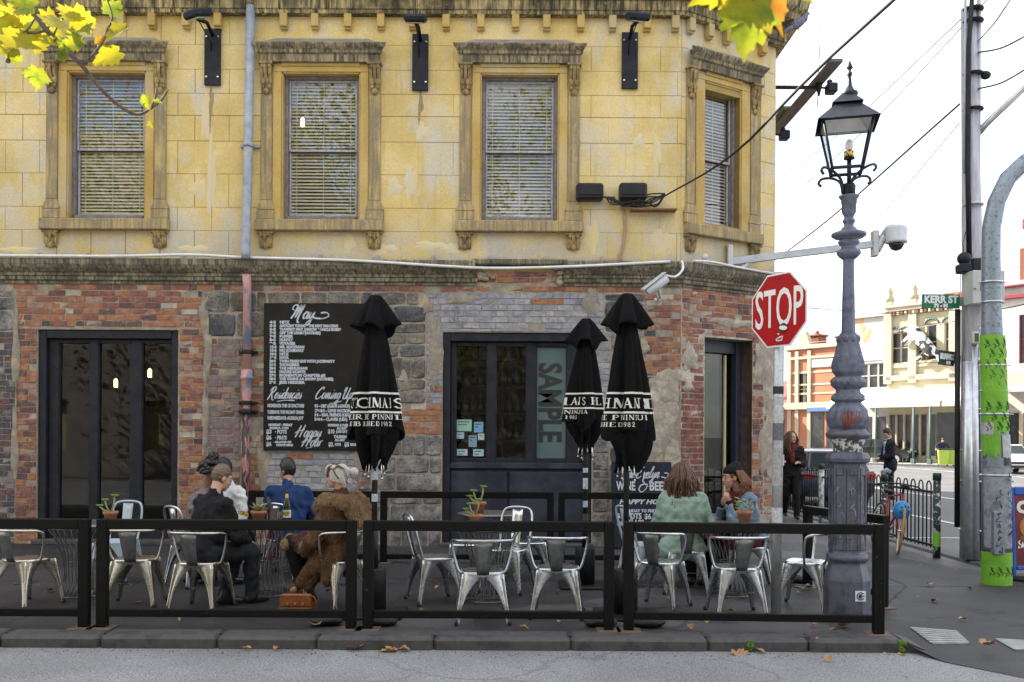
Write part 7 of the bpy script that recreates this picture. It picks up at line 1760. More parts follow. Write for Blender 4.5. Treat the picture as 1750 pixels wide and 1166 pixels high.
p.garment('skirt', m_maroon, lambda b: (b.cap(p.hipL, p.knL, .105, .085), b.cap(p.hipR, p.knR, .105, .085), b.cap(p.hipR, p.pel+V((.2, .0, -.3)), .1, .05))); p.garment('tights', m_jet, lambda b: [p.leg(b, k, .02) for k in (-1, 1)], .012, 3, _cl, .01); [p.shoe(k, m_shoe) for k in (-1, 1)]
# woman walking on the footpath
g0 = gnd(1351, 888); m_omb = mat('ombre_brown_hair', (.035, .017, .01), (.2, .11, .055), 3, .42, st=(20, 20, 1.5))
p = Body('woman with long hair in a black coat and maroon scarf walking towards the terrace', tuple(g0), R(172), lean=.02, seated=False, yaw=R(38), pitch=.02, sc=1, elR=(.25, -.02, .2), haR=(.2, .2, .24), elL=(-.26, -.06, .18), haL=(-.12, .2, .22), knL=(-.09, .16, .52), ftL=(-.09, .2, .09), knR=(.09, .02, .5), ftR=(.08, -.28, .12))
p.body(); p.face(m_omb, mat('red_lips', (.35, .03, .04), None)); p.strands(m_omb, 420, .42, 21, .012, .0075, out=.02)
p.garment('coat', m_jet, lambda b: (p.torso(b, .035), [p.arm(b, k, .026, .97) for k in (-1, 1)], b.cap(p.hipL, p.hipL+V((-.02, -.02, -.33)), .13, .12), b.cap(p.hipR, p.hipR+V((.02, -.02, -.33)), .13, .12)))
p.garment('scarf', m_maroon, lambda b: (b.cap(p.T @ V((-.05, .06, .52)), p.T @ V((.05, .06, .52)), .07), b.cap(p.T @ V((0, .1, .48)), p.T @ V((.0, .13, .25)), .06, .05)))
p.garment('leggings', m_jet, lambda b: [p.leg(b, k, .02) for k in (-1, 1)], .012, 3, _cl, .01); [p.shoe(k, m_shoe) for k in (-1, 1)]
b = MB(); q = p.haR+V((0, .05, .02)); b.box(q.x-.012, q.y-.02, q.z-.1, q.x+.012, q.y+.14, q.z+.12, c=.005); pq = b.build('folder', m_white)
pq.matrix_world = Matrix.Translation(g0) @ Matrix.Rotation(R(172), 4, 'Z'); tag(pq, 'thin pale folder held by the woman walking in a black coat', 'folder')
# man in the suit
g0 = gnd(1521, 855); m_suit = cloth('navy_suit_wool', (.012, .014, .024), (.018, .02, .034)); m_dk = hairmat('dark_brown_hair', (.02, .013, .01), (.04, .028, .02))
p = Body('man in a dark navy suit standing in the road, looking down at his hands', tuple(g0), R(84), lean=.04, seated=False, yaw=R(8), pitch=.5, elL=(-.25, .02, .17), haL=(-.08, .24, .12), elR=(.25, .02, .17), haR=(.06, .27, .12), sw=.2)
p.t.scale = (1.07,)*3; p.body(); p.face(m_dk); p.short_hair(m_dk, .012, -.04, .02)
p.garment('suit_jacket', m_suit, lambda b: (p.torso(b, .035, True, .185, .16), [p.arm(b, k, .026, .93) for k in (-1, 1)], b.cap(p.hipL, p.hipL+V((0, 0, -.1)), .13), b.cap(p.hipR, p.hipR+V((0, 0, -.1)), .13)), st=.018)
p.garment('shirt', cloth('pale_blue_shirt', (.4, .48, .62), (.46, .54, .68)), lambda b: (b.cap(p.T @ V((0, .085, .47)), p.T @ V((0, .115, .2)), .065, .055), b.cap(p.neck+V((0, .0, -.04)), p.neck+V((0, .005, .01)), .068, .064)), .01, 2, None)
b = MB(p.T); b.tube([(0, .15, .46), (0, .185, .36), (0, .19, .12)], [.018, .026, .034], 8); b.build('tie', cloth('navy_silk_tie', (.02, .025, .1), (.03, .04, .14)), p.t, True)
p.garment('trousers', m_suit, lambda b: ([p.leg(b, k, .024) for k in (-1, 1)], b.cap(p.hipL, p.hipR, .12))); [p.shoe(k, m_shoe) for k in (-1, 1)]
# somebody bending over the bins across the street
g0 = gnd(1621, 796); 
p = Body('distant person in dark clothes bending over the green bins across the street', (g0.x, g0.y+1.0, 0), R(170), lean=.55, seated=False, pitch=.4, elL=(-.35, .1, .3), haL=(-.4, .35, .3), elR=(.35, .1, .3), haR=(.4, .35, .3), skin=m_skin)
p.body(); p.face(m_dk); p.short_hair(m_dk); p.garment('jacket', cloth('navy_jacket', (.02, .025, .05), (.03, .035, .06)), lambda b: (p.torso(b, .03), [p.arm(b, k, .025, .9) for k in (-1, 1)])); p.garment('trousers', m_jean, lambda b: [p.leg(b, k, .02) for k in (-1, 1)]); [p.shoe(k, m_shoe) for k in (-1, 1)]
# ------------------------------------------------------------------ table things
def pot_plant(loc, label, s=1.0, kind='rosette', mp=m_terra):
    t = thing('potted_plant', label, 'potted plant', tuple(loc), 0, 'small potted plants on the tables'); r_ = random.Random(label)
    b = MB(); b.lathe([(.0, 0), (.04*s, 0), (.055*s, .075*s), (.064*s, .078*s), (.068*s, .105*s), (.058*s, .105*s), (.054*s, .09*s), (0, .09*s)], 18, cap=False); b.build('pot', mp, t, True)
    mg = {'rosette': mat('light_green_succulent', (.2, .34, .04), (.33, .46, .07), 20, .5), 'agave': mat('grey_green_leaves', (.16, .2, .1), (.36, .36, .18), 20, .5), 'leafy': mat('fresh_green_leaves', (.2, .32, .12), (.4, .5, .28), 20, .5)}[kind]
    def lf(p, d, L, w):
        d = d.normalized(); a = d.cross(V((0, 0, 1))); a = a.normalized() if a.length > .01 else V((1, 0, 0)); u = a.cross(d)
        b = MB(); b.add([p, p+d*L*.45+a*w, p+d*L, p+d*L*.45-a*w, p+d*L*.45-u*w*.45, p+d*L*.45+u*w*.3], [(0, 1, 4), (1, 2, 4), (2, 3, 4), (3, 0, 4), (1, 0, 5), (2, 1, 5), (3, 2, 5), (0, 3, 5)], 0, True); b.build('leaf', mg, t, True)
    if kind == 'rosette':
        st = [((.0, 0, .09), (.03, .0, .17), (.035, 0, .24)), ((0, 0, .09), (-.04, .01, .14), (-.055, .01, .2)), ((0, 0, .09), (-.06, -.02, .12), (-.09, -.02, .15))]
        b = MB(); 
        for P in st: b.tube([V(q)*s for q in P], .008*s, 6)
        b.build('stem', mat('pale_stem', (.3, .32, .14), None), t, True)
        for P in st:
            for k in range(13):
                a = k*2.4; e = .25+.75*(k/13); lf(V(P[-1])*s, V((math.cos(a), math.sin(a), e*.9)), .05*s*(1.1-.5*e), .011*s)
    elif kind == 'agave':
        for k in range(18): a = k*2.4; lf(V((0, 0, .1*s)), V((math.cos(a), math.sin(a), .35+.08*k)), .1*s, .012*s)
    else:
        for k in range(30): a = r_.uniform(0, 6.3); h = r_.uniform(.1, .2); lf(V((math.cos(a)*.03, math.sin(a)*.03, h))*s, V((math.cos(a), math.sin(a), r_.uniform(-.1, .8))), .055*s, .016*s)
    return t
ZT = .75
def ont(px, Y): return Vector((xat(px, Y, 890), Y, ZT))
pot_plant(ont(189, 9.45), 'small bright green plant in a terracotta pot on the far left table', 1.12)
pot_plant(ont(441, 9.75), 'spiky plant in a terracotta pot behind the wine glasses', .8, 'agave'); pot_plant(ont(441, 9.5), 'grey green spiky succulent in a terracotta pot beside the ice bucket', 1.2, 'agave').location.x = xat(442, 9.5, 880)
pot_plant(ont(819, 10.9), 'bright green succulent in a terracotta pot on the farther middle table', 1.25); pot_plant(ont(812, 9.4), 'bent stemmed bright green succulent in a terracotta pot on the nearer middle table', 1.05)
pot_plant(ont(1272, 9.72), 'leafy pale green plant in a tall terracotta pot beside the woman in denim', 1.3, 'leafy')
m_wine = glass('wine', (.75, .62, .25), 1.3)
def wine_glass(loc, label):
    t = thing('wine_glass', label, 'wine glass', tuple(loc), 0, 'glasses on the table'); b = MB(); b.lathe([(.032, 0), (.032, .003), (.004, .008), (.004, .075)], 14, cap=False); b.lathe([(.004, .075), (.03, .095), (.038, .13), (.034, .18)], 16, cap=False); b.build('glass_bowl', m_clear, t, True, fix=False)
    b = MB(); b.lathe([(.003, .08), (.028, .096), (.035, .125), (.0, .126)], 14, cap=False); b.build('wine', m_wine, t, True, fix=False); return t
for px, Y, lab in ((412, 9.45, 'wine glass in front of the white shirt, leftmost of the glasses'), (420, 9.35, 'wine glass just left of the grey green succulent'), (489, 9.4, 'wine glass in front of the champagne bottle')): wine_glass(ont(px, Y), lab)
loc = ont(490, 9.6); t = thing('champagne_bottle', 'champagne bottle with gold foil neck standing in the ice bucket area of the left table', 'bottle', tuple(loc))
b = MB(); b.lathe([(.042, 0), (.043, .01), (.043, .16), (.034, .21), (.017, .25)], 16, cap=False); b.build('bottle_body', mat('dark_green_bottle', (.015, .03, .012), None, rough=.1), t, True); b = MB(); b.lathe([(.0172, .235), (.0165, .3), (.0, .3)], 14, cap=False); b.build('foil', mat('gold_foil', (.6, .38, .08), (.45, .26, .05), 30, .35, .6), t, True)
b = MB(); b.lathe([(.0185, .298), (.0185, .318), (0, .32)], 12); b.build('cork', m_ink, t, True); b = MB(); b.lathe([(.0435, .05), (.0435, .13)], 16, cap=False); b.build('label_band', m_white, t, True)
loc = ont(466, 9.6); t = thing('ice_bucket', 'steel ice bucket with a dark bottle neck leaning out of it', 'ice bucket', tuple(loc))
b = MB(); b.lathe([(.06, 0), (.07, .15), (.074, .152), (.066, .15), (.058, .02)], 20, cap=False); b.build('bucket', m_chrome, t, True); b = MB(); b.tube([(0, 0, .05), (-.03, 0, .16), (-.05, 0, .26)], [.035, .03, .016], 10); b.build('bottle_neck', m_ink, t, True)
for px, Y, lab in ((478, 9.45, 'dark tumbler beside the ice bucket'),):
    t = thing('tumbler', lab, 'glass', tuple(ont(px, Y))); b = MB(); b.lathe([(.03, 0), (.035, .12), (.032, .12), (.028, .01)], 14, cap=False); b.build('glass_wall', mat('dark_tumbler', (.03, .02, .02), None, rough=.1), t, True)
b = MB(); l0 = ont(1210, 9.9); b.lathe([(.03, 0), (.037, .13), (.034, .13), (.028, .01)], 14, tuple(l0), cap=False); tag(b.build('tumbler', m_clear), 'clear tumbler on the table between the two women', 'glass')
b = MB(); l0 = ont(858, 9.3)
b.lathe([(.05, 0), (.055, .03), (.048, .03), (.045, .01), (0, .01)], 16, tuple(l0), cap=False); tag(b.build('ashtray', m_chrome), 'steel ashtray on the nearer middle table', 'ashtray')
# handbag under the fur coat
c = gnd(507, 1046); t = thing('handbag', 'glossy tan leather handbag standing on the ground under the fur coat', 'handbag', tuple(c))
m_tan = mat('tan_patent_leather', (.2, .055, .012), (.3, .1, .025), 8, .22)
b = MB(); w = .155
b.add([(c.x-w, c.y-.07, .0), (c.x+w, c.y-.07, 0), (c.x+w, c.y+.08, 0), (c.x-w, c.y+.08, 0), (c.x-w*.86, c.y-.025, .17), (c.x+w*.86, c.y-.025, .17), (c.x+w*.86, c.y+.04, .17), (c.x-w*.86, c.y+.04, .17)], [(3, 2, 1, 0), (0, 1, 5, 4), (1, 2, 6, 5), (2, 3, 7, 6), (3, 0, 4, 7), (4, 5, 6, 7)])
o = b.build('bag_body', m_tan, t); bv = o.modifiers.new('Bevel', 'BEVEL'); bv.width = .015; bv.segments = 3
b = MB(); b.box(c.x-w*.93, c.y-.064, .06, c.x+w*.93, c.y-.05, .17, c=.006); b.build('flap', m_tan, t)
for dx in (-.07, 0, .07): b = MB(); b.lathe([(.014, 0), (.012, .01)], 10, (0, 0, 0)); b.v = [V((c.x+dx+p.x, c.y-.066-p.z, .085+p.y)) for p in b.v]; b.build('stud', m_chrome, t)
b = MB(); b.tube([tuple(p) for p in catmull([V((c.x+w*.8, c.y, .16)), V((c.x+w*1.1, c.y, .12)), V((c.x+w*1.15, c.y, .02)), V((c.x+w*1.05, c.y-.03, .008))], 5)], .009, 6); b.build('strap', m_tan, t)
# ------------------------------------------------------------------ leaves
def leafmat(name, a, b_, br):
    m, n, l, b = nodes(name); v = coords(n, l)
    f = noise_tex(n, l, v, 14, 5, .65); c = ramp(n, l, f, [(.36, a), (.56, b_), (.74, br)])
    l.new(c, b.inputs['Base Color']); b.inputs['Roughness'].default_value = .5
    tr = n.new('ShaderNodeBsdfTranslucent'); l.new(c, tr.inputs[0]); mx = n.new('ShaderNodeMixShader'); mx.inputs[0].default_value = .55
    l.new(b.outputs[0], mx.inputs[1]); l.new(tr.outputs[0], mx.inputs[2]); l.new(mx.outputs[0], n['Material Output'].inputs[0]); return m
m_ylw = leafmat('yellow_plane_leaf', (.4, .38, .015), (.5, .42, .02), (.2, .26, .02)); m_grn = leafmat('yellow_green_plane_leaf', (.14, .21, .015), (.32, .34, .02), (.25, .12, .02)); m_brnl = leafmat('browning_plane_leaf', (.4, .26, .02), (.36, .14, .02), (.2, .07, .02))
m_dry = mat('dry_brown_leaf', (.3, .15, .06), (.42, .25, .12), 25, .8, c3=(.2, .1, .05))
def leaf_pts(r_, s):
    L = [(0, 0), (.14, -.1), (.34, -.16), (.4, -.02), (.58, .0), (.55, .12), (.62, .2), (.8, .34), (.66, .4), (.68, .5), (.6, .56), (.48, .52), (.42, .62), (.4, .76), (.26, .72), (.2, .82), (.1, .92), (0, 1.06)]
    P = [(x*r_.uniform(.88, 1.1), y*r_.uniform(.92, 1.08)) for x, y in L]; Q = [(-x*r_.uniform(.88, 1.1), y*r_.uniform(.92, 1.08)) for x, y in L[1:-1]][::-1]
    return [(x*s*.62, y*s) for x, y in P+Q]
def leaf(parent, c, s, m, seed, name='leaf', tilt=None, curl=.5, flat=False):
    r_ = random.Random(seed); pts = leaf_pts(r_, s); b = MB(); cu_ = r_.uniform(.5, 1.2)*curl
    cc = (0, s*.4); n = len(pts)
    z = lambda x, y: cu_*(abs(x)**1.4)/s**.4+.12*s*math.sin(y/s*2.2+seed)*(1 if flat else .6)
    vs = [(x, y, z(x, y)) for x, y in pts]+[(cc[0], cc[1], z(*cc)-.02*s)]+[(x*.5+cc[0]*.5, y*.5+cc[1]*.5, z(x*.5, y*.5+cc[1]*.5)-.012*s) for x, y in pts]
    fs = [(i, (i+1) % n, n+1+(i+1) % n, n+1+i) for i in range(n)]+[(n+1+i, n+1+(i+1) % n, n) for i in range(n)]
    M_ = Matrix.Translation(c) @ (tilt or Matrix.Rotation(r_.uniform(-3.1, 3.1), 4, 'Y') @ Matrix.Rotation(R(90)+r_.uniform(-1.0, 1.0), 4, 'X') @ Matrix.Rotation(r_.uniform(-.8, .8), 4, 'Y'))
    b.fr = M_; b.add(vs, fs, 0, True); return b.build(name, m, parent, fix=False)
YL = 4.4; A = lambda px, py, Y=YL: at(px, py, Y)
m_bark = mat('plane_twig_bark', (.06, .045, .04), (.14, .1, .085), 30, .8)
t = thing('plane_tree_branch', 'bare thin branch with yellow autumn plane leaves hanging into the top left corner', 'tree branch', tuple(A(40, -20)))
def twig(pts, r0, r1, Y=YL):
    P = catmull([A(x, y, Y) for x, y in pts], 5); n = len(P); b = MB(); b.tube(P, [r0+(r1-r0)*i/n for i in range(n)], 7); return b
tw = [twig([(28, -40), (45, 0), (65, 30), (80, 52), (115, 88), (140, 112), (160, 138), (185, 165), (208, 184), (235, 196), (256, 186), (266, 165), (268, 150)], .016, .004).build('branch', m_bark, t)]
for pts in ([(-30, 62), (0, 70), (30, 60), (48, 50), (62, 27)], [(47, 56), (70, 55), (92, 38)], [(142, 110), (157, 97), (178, 68), (184, 50), (192, 28), (180, -10)], [(157, 97), (150, 105), (148, 112)], [(256, 186), (275, 172), (288, 153)], [(110, 84), (92, 66), (100, 40)]): twig(pts, .008, .003).build('twig', m_bark, t)
LV = [(14, 8, 62, 0), (45, 25, 55, 0), (8, 45, 60, 0), (40, 45, 50, 1), (78, 8, 58, 0), (95, 30, 60, 0), (120, 22, 60, 0), (138, 42, 52, 1), (128, 8, 60, 0), (112, 52, 44, 0), (138, 58, 40, 1), (186, 12, 46, 1), (214, 37, 50, 0), (203, 78, 56, 0), (30, 96, 40, 1), (64, 105, 52, 1), (5, 80, 36, 0), (248, 158, 26, 1), (264, 170, 18, 1), (258, 203, 16, 0), (58, 72, 46, 0), (20, 26, 60, 1), (100, 70, 34, 1), (34, 18, 30, 2), (105, 98, 24, 1), (150, 20, 44, 0), (60, 0, 56, 1), (0, 20, 60, 0), (72, 60, 40, 0), (165, 70, 20, 2)]
for i, (x, y, s, k) in enumerate(LV): leaf(t, A(x, y+s*.25, YL+rnd.uniform(-.25, .25)), s*YL/F*.92, (m_ylw, m_grn, m_brnl)[k], i+1)
b = MB(); q = A(14, 104); b.ell(q, .012, 10, 8); b.tube([q, A(14, 80)], .0015, 4); b.build('seed_ball', m_bark, t)
t = thing('plane_tree_sprig', 'large green and brown leaves hanging close by over the pub corner cornice', 'leaves', tuple(at(1290, -60, 2.3)))
Y2 = 2.3; b = MB(); b.tube([at(1275, -140, Y2), at(1284, -40, Y2), at(1288, 0, Y2)], .004, 6); b.build('stalk', m_bark, t)
hang = lambda a, b_, c_: Matrix.Rotation(R(a), 4, 'Y') @ Matrix.Rotation(R(-90+b_), 4, 'X') @ Matrix.Rotation(R(c_), 4, 'Z')
leaf(t, at(1288, -12, Y2), .165, m_grn, 71, tilt=hang(3, 6, 4), curl=.5); leaf(t, at(1325, -50, Y2+.05), .12, m_grn, 72, tilt=hang(-25, -10, -16), curl=.4); leaf(t, at(1236, -42, Y2+.08), .09, m_brnl, 73, tilt=hang(20, 12, 24), curl=.4)
leaf(t, at(1262, -50, Y2+.02), .14, m_ylw, 75, tilt=hang(40, 14, 18), curl=.5); leaf(t, at(1306, -46, Y2+.1), .15, m_brnl, 76, tilt=hang(-12, 10, -9), curl=.3)
# fallen leaves
FL = [(683, 1098, 1), (700, 1108, 0), (470, 1112, 0), (620, 1100, 1), (438, 1102, 0), (1255, 1112, 1), (1305, 1115, 0), (1415, 1131, 0), (905, 1022, 0), (1210, 1060, 0), (1232, 1061, 0), (1178, 1071, 0), (1385, 1070, 0), (1440, 1070, 1), (1420, 1080, 0), (1505, 1016, 0), (1600, 1029, 0), (1655, 1006, 0), (1680, 1101, 1), (696, 1016, 0), (745, 1007, 0), (540, 1072, 1), (890, 1076, 0), (955, 1066, 0), (1030, 1070, 0), (1090, 1070, 0), (1147, 1026, 0), (1365, 1013, 0), (1272, 1020, 0), (150, 1016, 0), (240, 1031, 0), (85, 1010, 0), (560, 1012, 0), (1640, 1060, 0), (1590, 1002, 0), (1255, 1048, 0), (1395, 1095, 0), (1545, 1122, 0), (1520, 1120, 0), (715, 1044, 0), (312, 1063, 0)]
for i, (x, y, big) in enumerate(FL):
    rd = y > 1097 and x < 1500; p = gnd(x, y, -.09 if rd else .01); s = (.13 if big else .075)*rnd.uniform(.8, 1.2)
    if rd and y < 1120: p.y = min(p.y, KY-.2)
    o = leaf(None, p+V((0, 0, .012)), s, m_dry, i+300, 'fallen_leaf', Matrix.Rotation(rnd.uniform(-3.1, 3.1), 4, 'Z') @ Matrix.Rotation(rnd.uniform(-.35, .35), 4, 'X'), .9, True)
    tag(o, 'dry brown plane leaf lying on the road beside the kerb' if rd else 'dry brown plane leaf lying on the dark asphalt footpath', 'fallen leaf', 'fallen leaves on the road' if rd else 'fallen leaves on the footpath')
# ------------------------------------------------------------------ far side of the street
O7 = Vector((xat(1560, 62, 700), 62, 0)); RW = Matrix.Translation(O7) @ Matrix.Rotation(R(-53.13), 4, 'Z')
fu = lambda px, py=650: fp(RW, px, py)[0]
fzz = lambda py, px=1560: fp(RW, px, py)[1]
g = MB(RW); g.box(-60, -3.8, -.3, 60, 0, .04); tag(g.build('far_footpath', mat('pale_concrete', (.3, .29, .28), (.4, .39, .37), 4, .85)), kind='structure')
g = MB(RW); g.box(-60, -4.1, -.3, 60, -3.81, .05, c=.03); tag(g.build('far_kerb', m_kerb), kind='structure')
def hmat(n_, c): return mat(n_, c, tuple(x*.82 for x in c), 1.2, .8, bmp=.1, bscale=12)
m_cream, m_wht, m_yell, m_brk, m_pk = hmat('cream_stucco', (.46, .4, .29)), hmat('white_stucco', (.5, .475, .43)), hmat('pale_yellow_stucco', (.5, .44, .29)), hmat('orange_brick_wall', (.42, .16, .08)), hmat('dull_pink_wall', (.36, .15, .13))
m_dkglass = mat('dark_shop_glass', (.02, .022, .025), (.05, .05, .05), 2, .12); m_roofg = mat('corrugated_roofing', (.55, .54, .5), (.66, .64, .6), 3, .5); m_redroof = mat('faded_red_roofing', (.42, .16, .13), (.52, .25, .2), 3, .6)
m_brick7 = mat('chimney_brick', (.25, .09, .05), (.16, .06, .04), 9, .9); m_green7 = mat('sea_green_trim', (.05, .1, .09), None, rough=.6)
def house(name, label, x0, x1, zt, mw, wins=(), depth=9.0, bands=(), para=None, mt=None, y=0.0, cat='shop building'):
    t = thing(name, label, cat, tuple(RW @ Vector(((x0+x1)/2, y, 0))))
    b = MB(RW); holes = [w[:4] for w in wins]; holed(b, x0, x1, .0, zt, holes, y, y+.35); b.box(x0, y+.36, 0, x1, y+depth, zt-.3); b.build('wall', mw, t)
    for w in wins:
        f = MB(RW); a, c_, d_, e = w[:4]; fr_ = .07
        f.box(a, y+.08, d_, a+fr_, y+.2, e); f.box(c_-fr_, y+.08, d_, c_, y+.2, e); f.box(a+fr_, y+.08, e-fr_, c_-fr_, y+.2, e); f.box(a+fr_, y+.08, d_, c_-fr_, y+.2, d_+fr_); f.box(a+fr_, y+.09, (d_+e)/2-.03, c_-fr_, y+.19, (d_+e)/2+.03)
        wo = f.build('window', mt or m_wht, t); p = MB(RW); p.box(a+fr_, y+.16, d_+fr_, c_-fr_, y+.18, e-fr_); p.build('pane', m_dkglass, wo)
        if len(w) > 4:
            q = MB(RW); q.box(a-.1, y-.1, d_-.14, c_+.1, y+.0, d_, c=.02); q.build('sill', mw, wo)
            r_ = (c_-a)/2+.12; pts = [((a+c_)/2+r_*math.cos(R(k)), e-.04+r_*.75*math.sin(R(k))) for k in range(0, 181, 20)]; q = MB(RW)
            for (x_, z_), (x2, z2) in zip(pts, pts[1:]): q.tube([(x_, y-.02, z_), (x2, y-.02, z2)], .07, 6)
            q.build('arched_trim', m_green7, wo)
    for z, h, d_ in bands:
        q = MB(RW); q.box(x0-.06, y-d_, z, x1+.06, y-.003, z+h, c=.03); q.build('cornice', mt or mw, t)
    return t
def veranda(t, x0, x1, zb, depth, mr, posts, y=0.0, mp=None):
    b = MB(RW); vs = []; n_ = int((x1-x0)/.22); prof = [(y-.02, zb+1.05), (y-depth*.35, zb+.85), (y-depth*.7, zb+.52), (y-depth, zb+.12)]
    for i in range(n_+1):
        for d_, z in prof: vs.append((x0+(x1-x0)*i/n_, d_, z+(.025 if i % 2 else 0)))
    b.add(vs, [(i*4+j, i*4+j+1, (i+1)*4+j+1, (i+1)*4+j) for i in range(n_) for j in range(3)]); o = b.build('veranda_roof', mr, t, fix=False)
    b = MB(RW); b.box(x0, y-depth-.03, zb-.22, x1, y-depth+.03, zb+.14, c=.02); b.build('veranda_fascia', m_wht, t)
    for px in posts:
        b = MB(RW); b.tube([(px, y-depth+.05, .04), (px, y-depth+.05, zb-.2)], .07, 8); b.box(px-.14, y-depth-.08, .04, px+.14, y-depth+.16, .35, c=.03); b.build('veranda_post', mp or m_green7, t)
def shopfront(t, x0, x1, zt, n_, mp, y=0.0):
    w = (x1-x0)/n_
    for i in range(n_):
        b = MB(RW); b.box(x0+i*w+.28*w, y-.03, .5, x0+(i+1)*w-.02, y+.02, zt); b.build('shop_window', m_dkglass, t)
        b = MB(RW); b.box(x0+i*w, y-.16, .04, x0+i*w+.26*w, y-.004, zt, c=.03); b.build('pier', mp, t)
# left to right
x = [fu(p) for p in (1270, 1345, 1446, 1517, 1634, 1690, 1800)]
t = house('far_building', 'low dull pink building with a white shopfront between the pub and the brick corner building', x[0]-2, x[1], fzz(640), m_pk, [], bands=((fzz(672), .3, .1),)); veranda(t, x[0]-1, x[1]-.1, fzz(715), 2.6, m_roofg, [x[0]+2, x[1]-1]); shopfront(t, x[0]-1, x[1]-.2, 3.0, 4, m_cream)
b = MB(RW); b.add([(x[0]-2, 0, fzz(640)), (x[1], 0, fzz(640)), (x[1], 8, fzz(640)), (x[0]-2, 8, fzz(640)), (x[0]-2, 4, fzz(605)), (x[1], 4, fzz(605))], [(0, 1, 5, 4), (2, 3, 4, 5), (1, 2, 5), (3, 0, 4)]); b.build('roof', mat('grey_iron_roof', (.3, .32, .36), None, rough=.5), t)
wn = [(fu(p)-.32, fu(p)+.32, fzz(690), fzz(625)) for p in (1369, 1378)]
t = house('far_building', 'two storey orange brick corner building with white bands and a small pinnacle chimney', x[1], x[2], fzz(578), m_brk, wn, mt=m_cream, bands=((fzz(601), .2, .14), (fzz(628), .16, .04), (fzz(651), .14, .04), (fzz(668), .14, .04), (fzz(582), .3, .2), (fzz(696), .5, .3)))
for p in (1350, 1363, 1384, 1444):
    b = MB(RW); u_ = fu(p); b.box(u_-.16, -.13, .04, u_+.16, -.003, fzz(585), c=.03); b.build('pilaster', m_cream, t)
b = MB(RW); b.box(fu(1384), -.09, fzz(618), fu(1440), -.004, fzz(602), c=.02); b.build('name_panel', mat('grey_panel', (.4, .39, .35), None, rough=.8), t)
for p, h in ((1375, 548), (1424, 555)):
    b = MB(RW); u_ = fu(p); b.box(u_-.5, 1.0, fzz(580), u_+.5, 2.0, fzz(h+8), c=.05); b.box(u_-.6, .9, fzz(h+8)+.003, u_+.6, 2.1, fzz(h+4), c=.05); b.tube([(u_, 1.5, fzz(h+4)), (u_, 1.5, fzz(h-4))], [.22, .1], 8); b.build('chimney', m_brick7, t)
b = MB(RW); q = [(fu(1360), fzz(580)), (fu(1386), fzz(580)), (fu(1381), fzz(560)), (fu(1377), fzz(549)), (fu(1371), fzz(549)), (fu(1366), fzz(562))]; b.prism(q, -.1, .3); b.build('gable', m_cream, t)
b = MB(RW); b.box(fu(1384), -.04, .04, fu(1408), .0, fzz(702)); b.box(fu(1413), -.04, .5, fu(1442), .0, fzz(702)); b.build('shop_window', m_dkglass, t)
b = MB(RW); b.box(fu(1384), -.34, fzz(700), fu(1430), -.31, fzz(693)); b.build('blue_fascia', mat('blue_fascia_paint', (.05, .14, .34), None), t)
wn = [(fu(p)-.38, fu(p)+.38, fzz(661), fzz(616)) for p in (1475, 1491.5, 1508)]
t = house('far_building', 'plain white two storey shop with three narrow upper windows and an orange painted figure', x[2], x[3], fzz(528), m_wht, wn, bands=((fzz(535), .25, .2), (fzz(612), .12, .06)))
b = MB(RW); 
for px, py, r_, h in ((1470, 549, 6, 7), (1474, 562, 4, 8), (1479, 572, 6, 5), (1485, 566, 3, 8), (1477, 580, 4, 6), (1483, 576, 2.5, 7)): u_, z = fp(RW, px, py); b.ell((u_, -.0, z), (r_*.05, .02, h/26), 12, 8)
b.build('painted_figure', mat('faded_orange_paint', (.6, .3, .12), (.55, .33, .2), 3, .8), t)
veranda(t, x[2]+.4, x[3], fzz(693), 2.9, m_roofg, [fu(1480), fu(1509)]); shopfront(t, x[2]+.3, x[3]-.1, 3.1, 3, m_wht)
wn = [(fu(p)-.34, fu(p)+.34, fzz(y1), fzz(y0), 1) for p, y0, y1 in ((1530.5, 566, 620), (1546, 566, 620), (1592, 556, 618), (1575, 580, 618), (1622, 556, 612))]
t2 = house('far_building', 'cream two storey shop with arched green trimmed windows and a cow on its wall', x[3], x[4], fzz(517), m_yell, wn, mt=m_cream, bands=((fzz(530), .4, .3), (fzz(524), .14, .4), (fzz(628), .2, .12), (fzz(650), .35, .2)))
for k in range(16):
    b = MB(RW); u_ = x[3]+.3+(x[4]-x[3]-.6)*k/15; b.box(u_-.08, -.26, fzz(536.5), u_+.08, -.003, fzz(531), c=.02); b.build('dentil', m_brick7 if k % 2 else m_yell, t2)
b = MB(RW)
for p in (1519, 1561, 1631): u_ = fu(p); b.box(u_-.3, -.2, fzz(655), u_+.3, -.003, fzz(512), c=.04)
b.build('pilaster', m_cream, t2)
for p in (1518, 1560): b = MB(RW); u_ = fu(p); b.lathe([(.3, 0), (.34, .3), (.2, .4), (.26, .7), (.05, 1.1)], 10, (u_, .1, fzz(512))); b.build('urn', m_yell, t2)
b = MB(RW); b.box(fu(1582), 2, fzz(512), fu(1634), 3, fzz(499), c=.1); b.box(fu(1612), 2.5, fzz(505), fu(1622), 3.4, fzz(452), c=.05); b.build('chimney', m_brick7, t2)
b = MB(RW); b.tube([(fu(1600), 3, fzz(500)), (fu(1600), 3, fzz(448))], .03, 5); b.tube([(fu(1588), 3, fzz(454)), (fu(1612), 3, fzz(453))], .02, 5); b.build('aerial', m_blackmetal, t2)
veranda(t2, x[3], x[4]+.6, fzz(693), 3.0, m_roofg, [fu(1540), fu(1604), fu(1632)]); shopfront(t2, x[3]+.1, fu(1600), 3.2, 6, m_cream)
b = MB(RW); b.box(fu(1601), -.03, .3, x[4], .0, 3.3); b.build('shop_window', m_dkglass, t2)
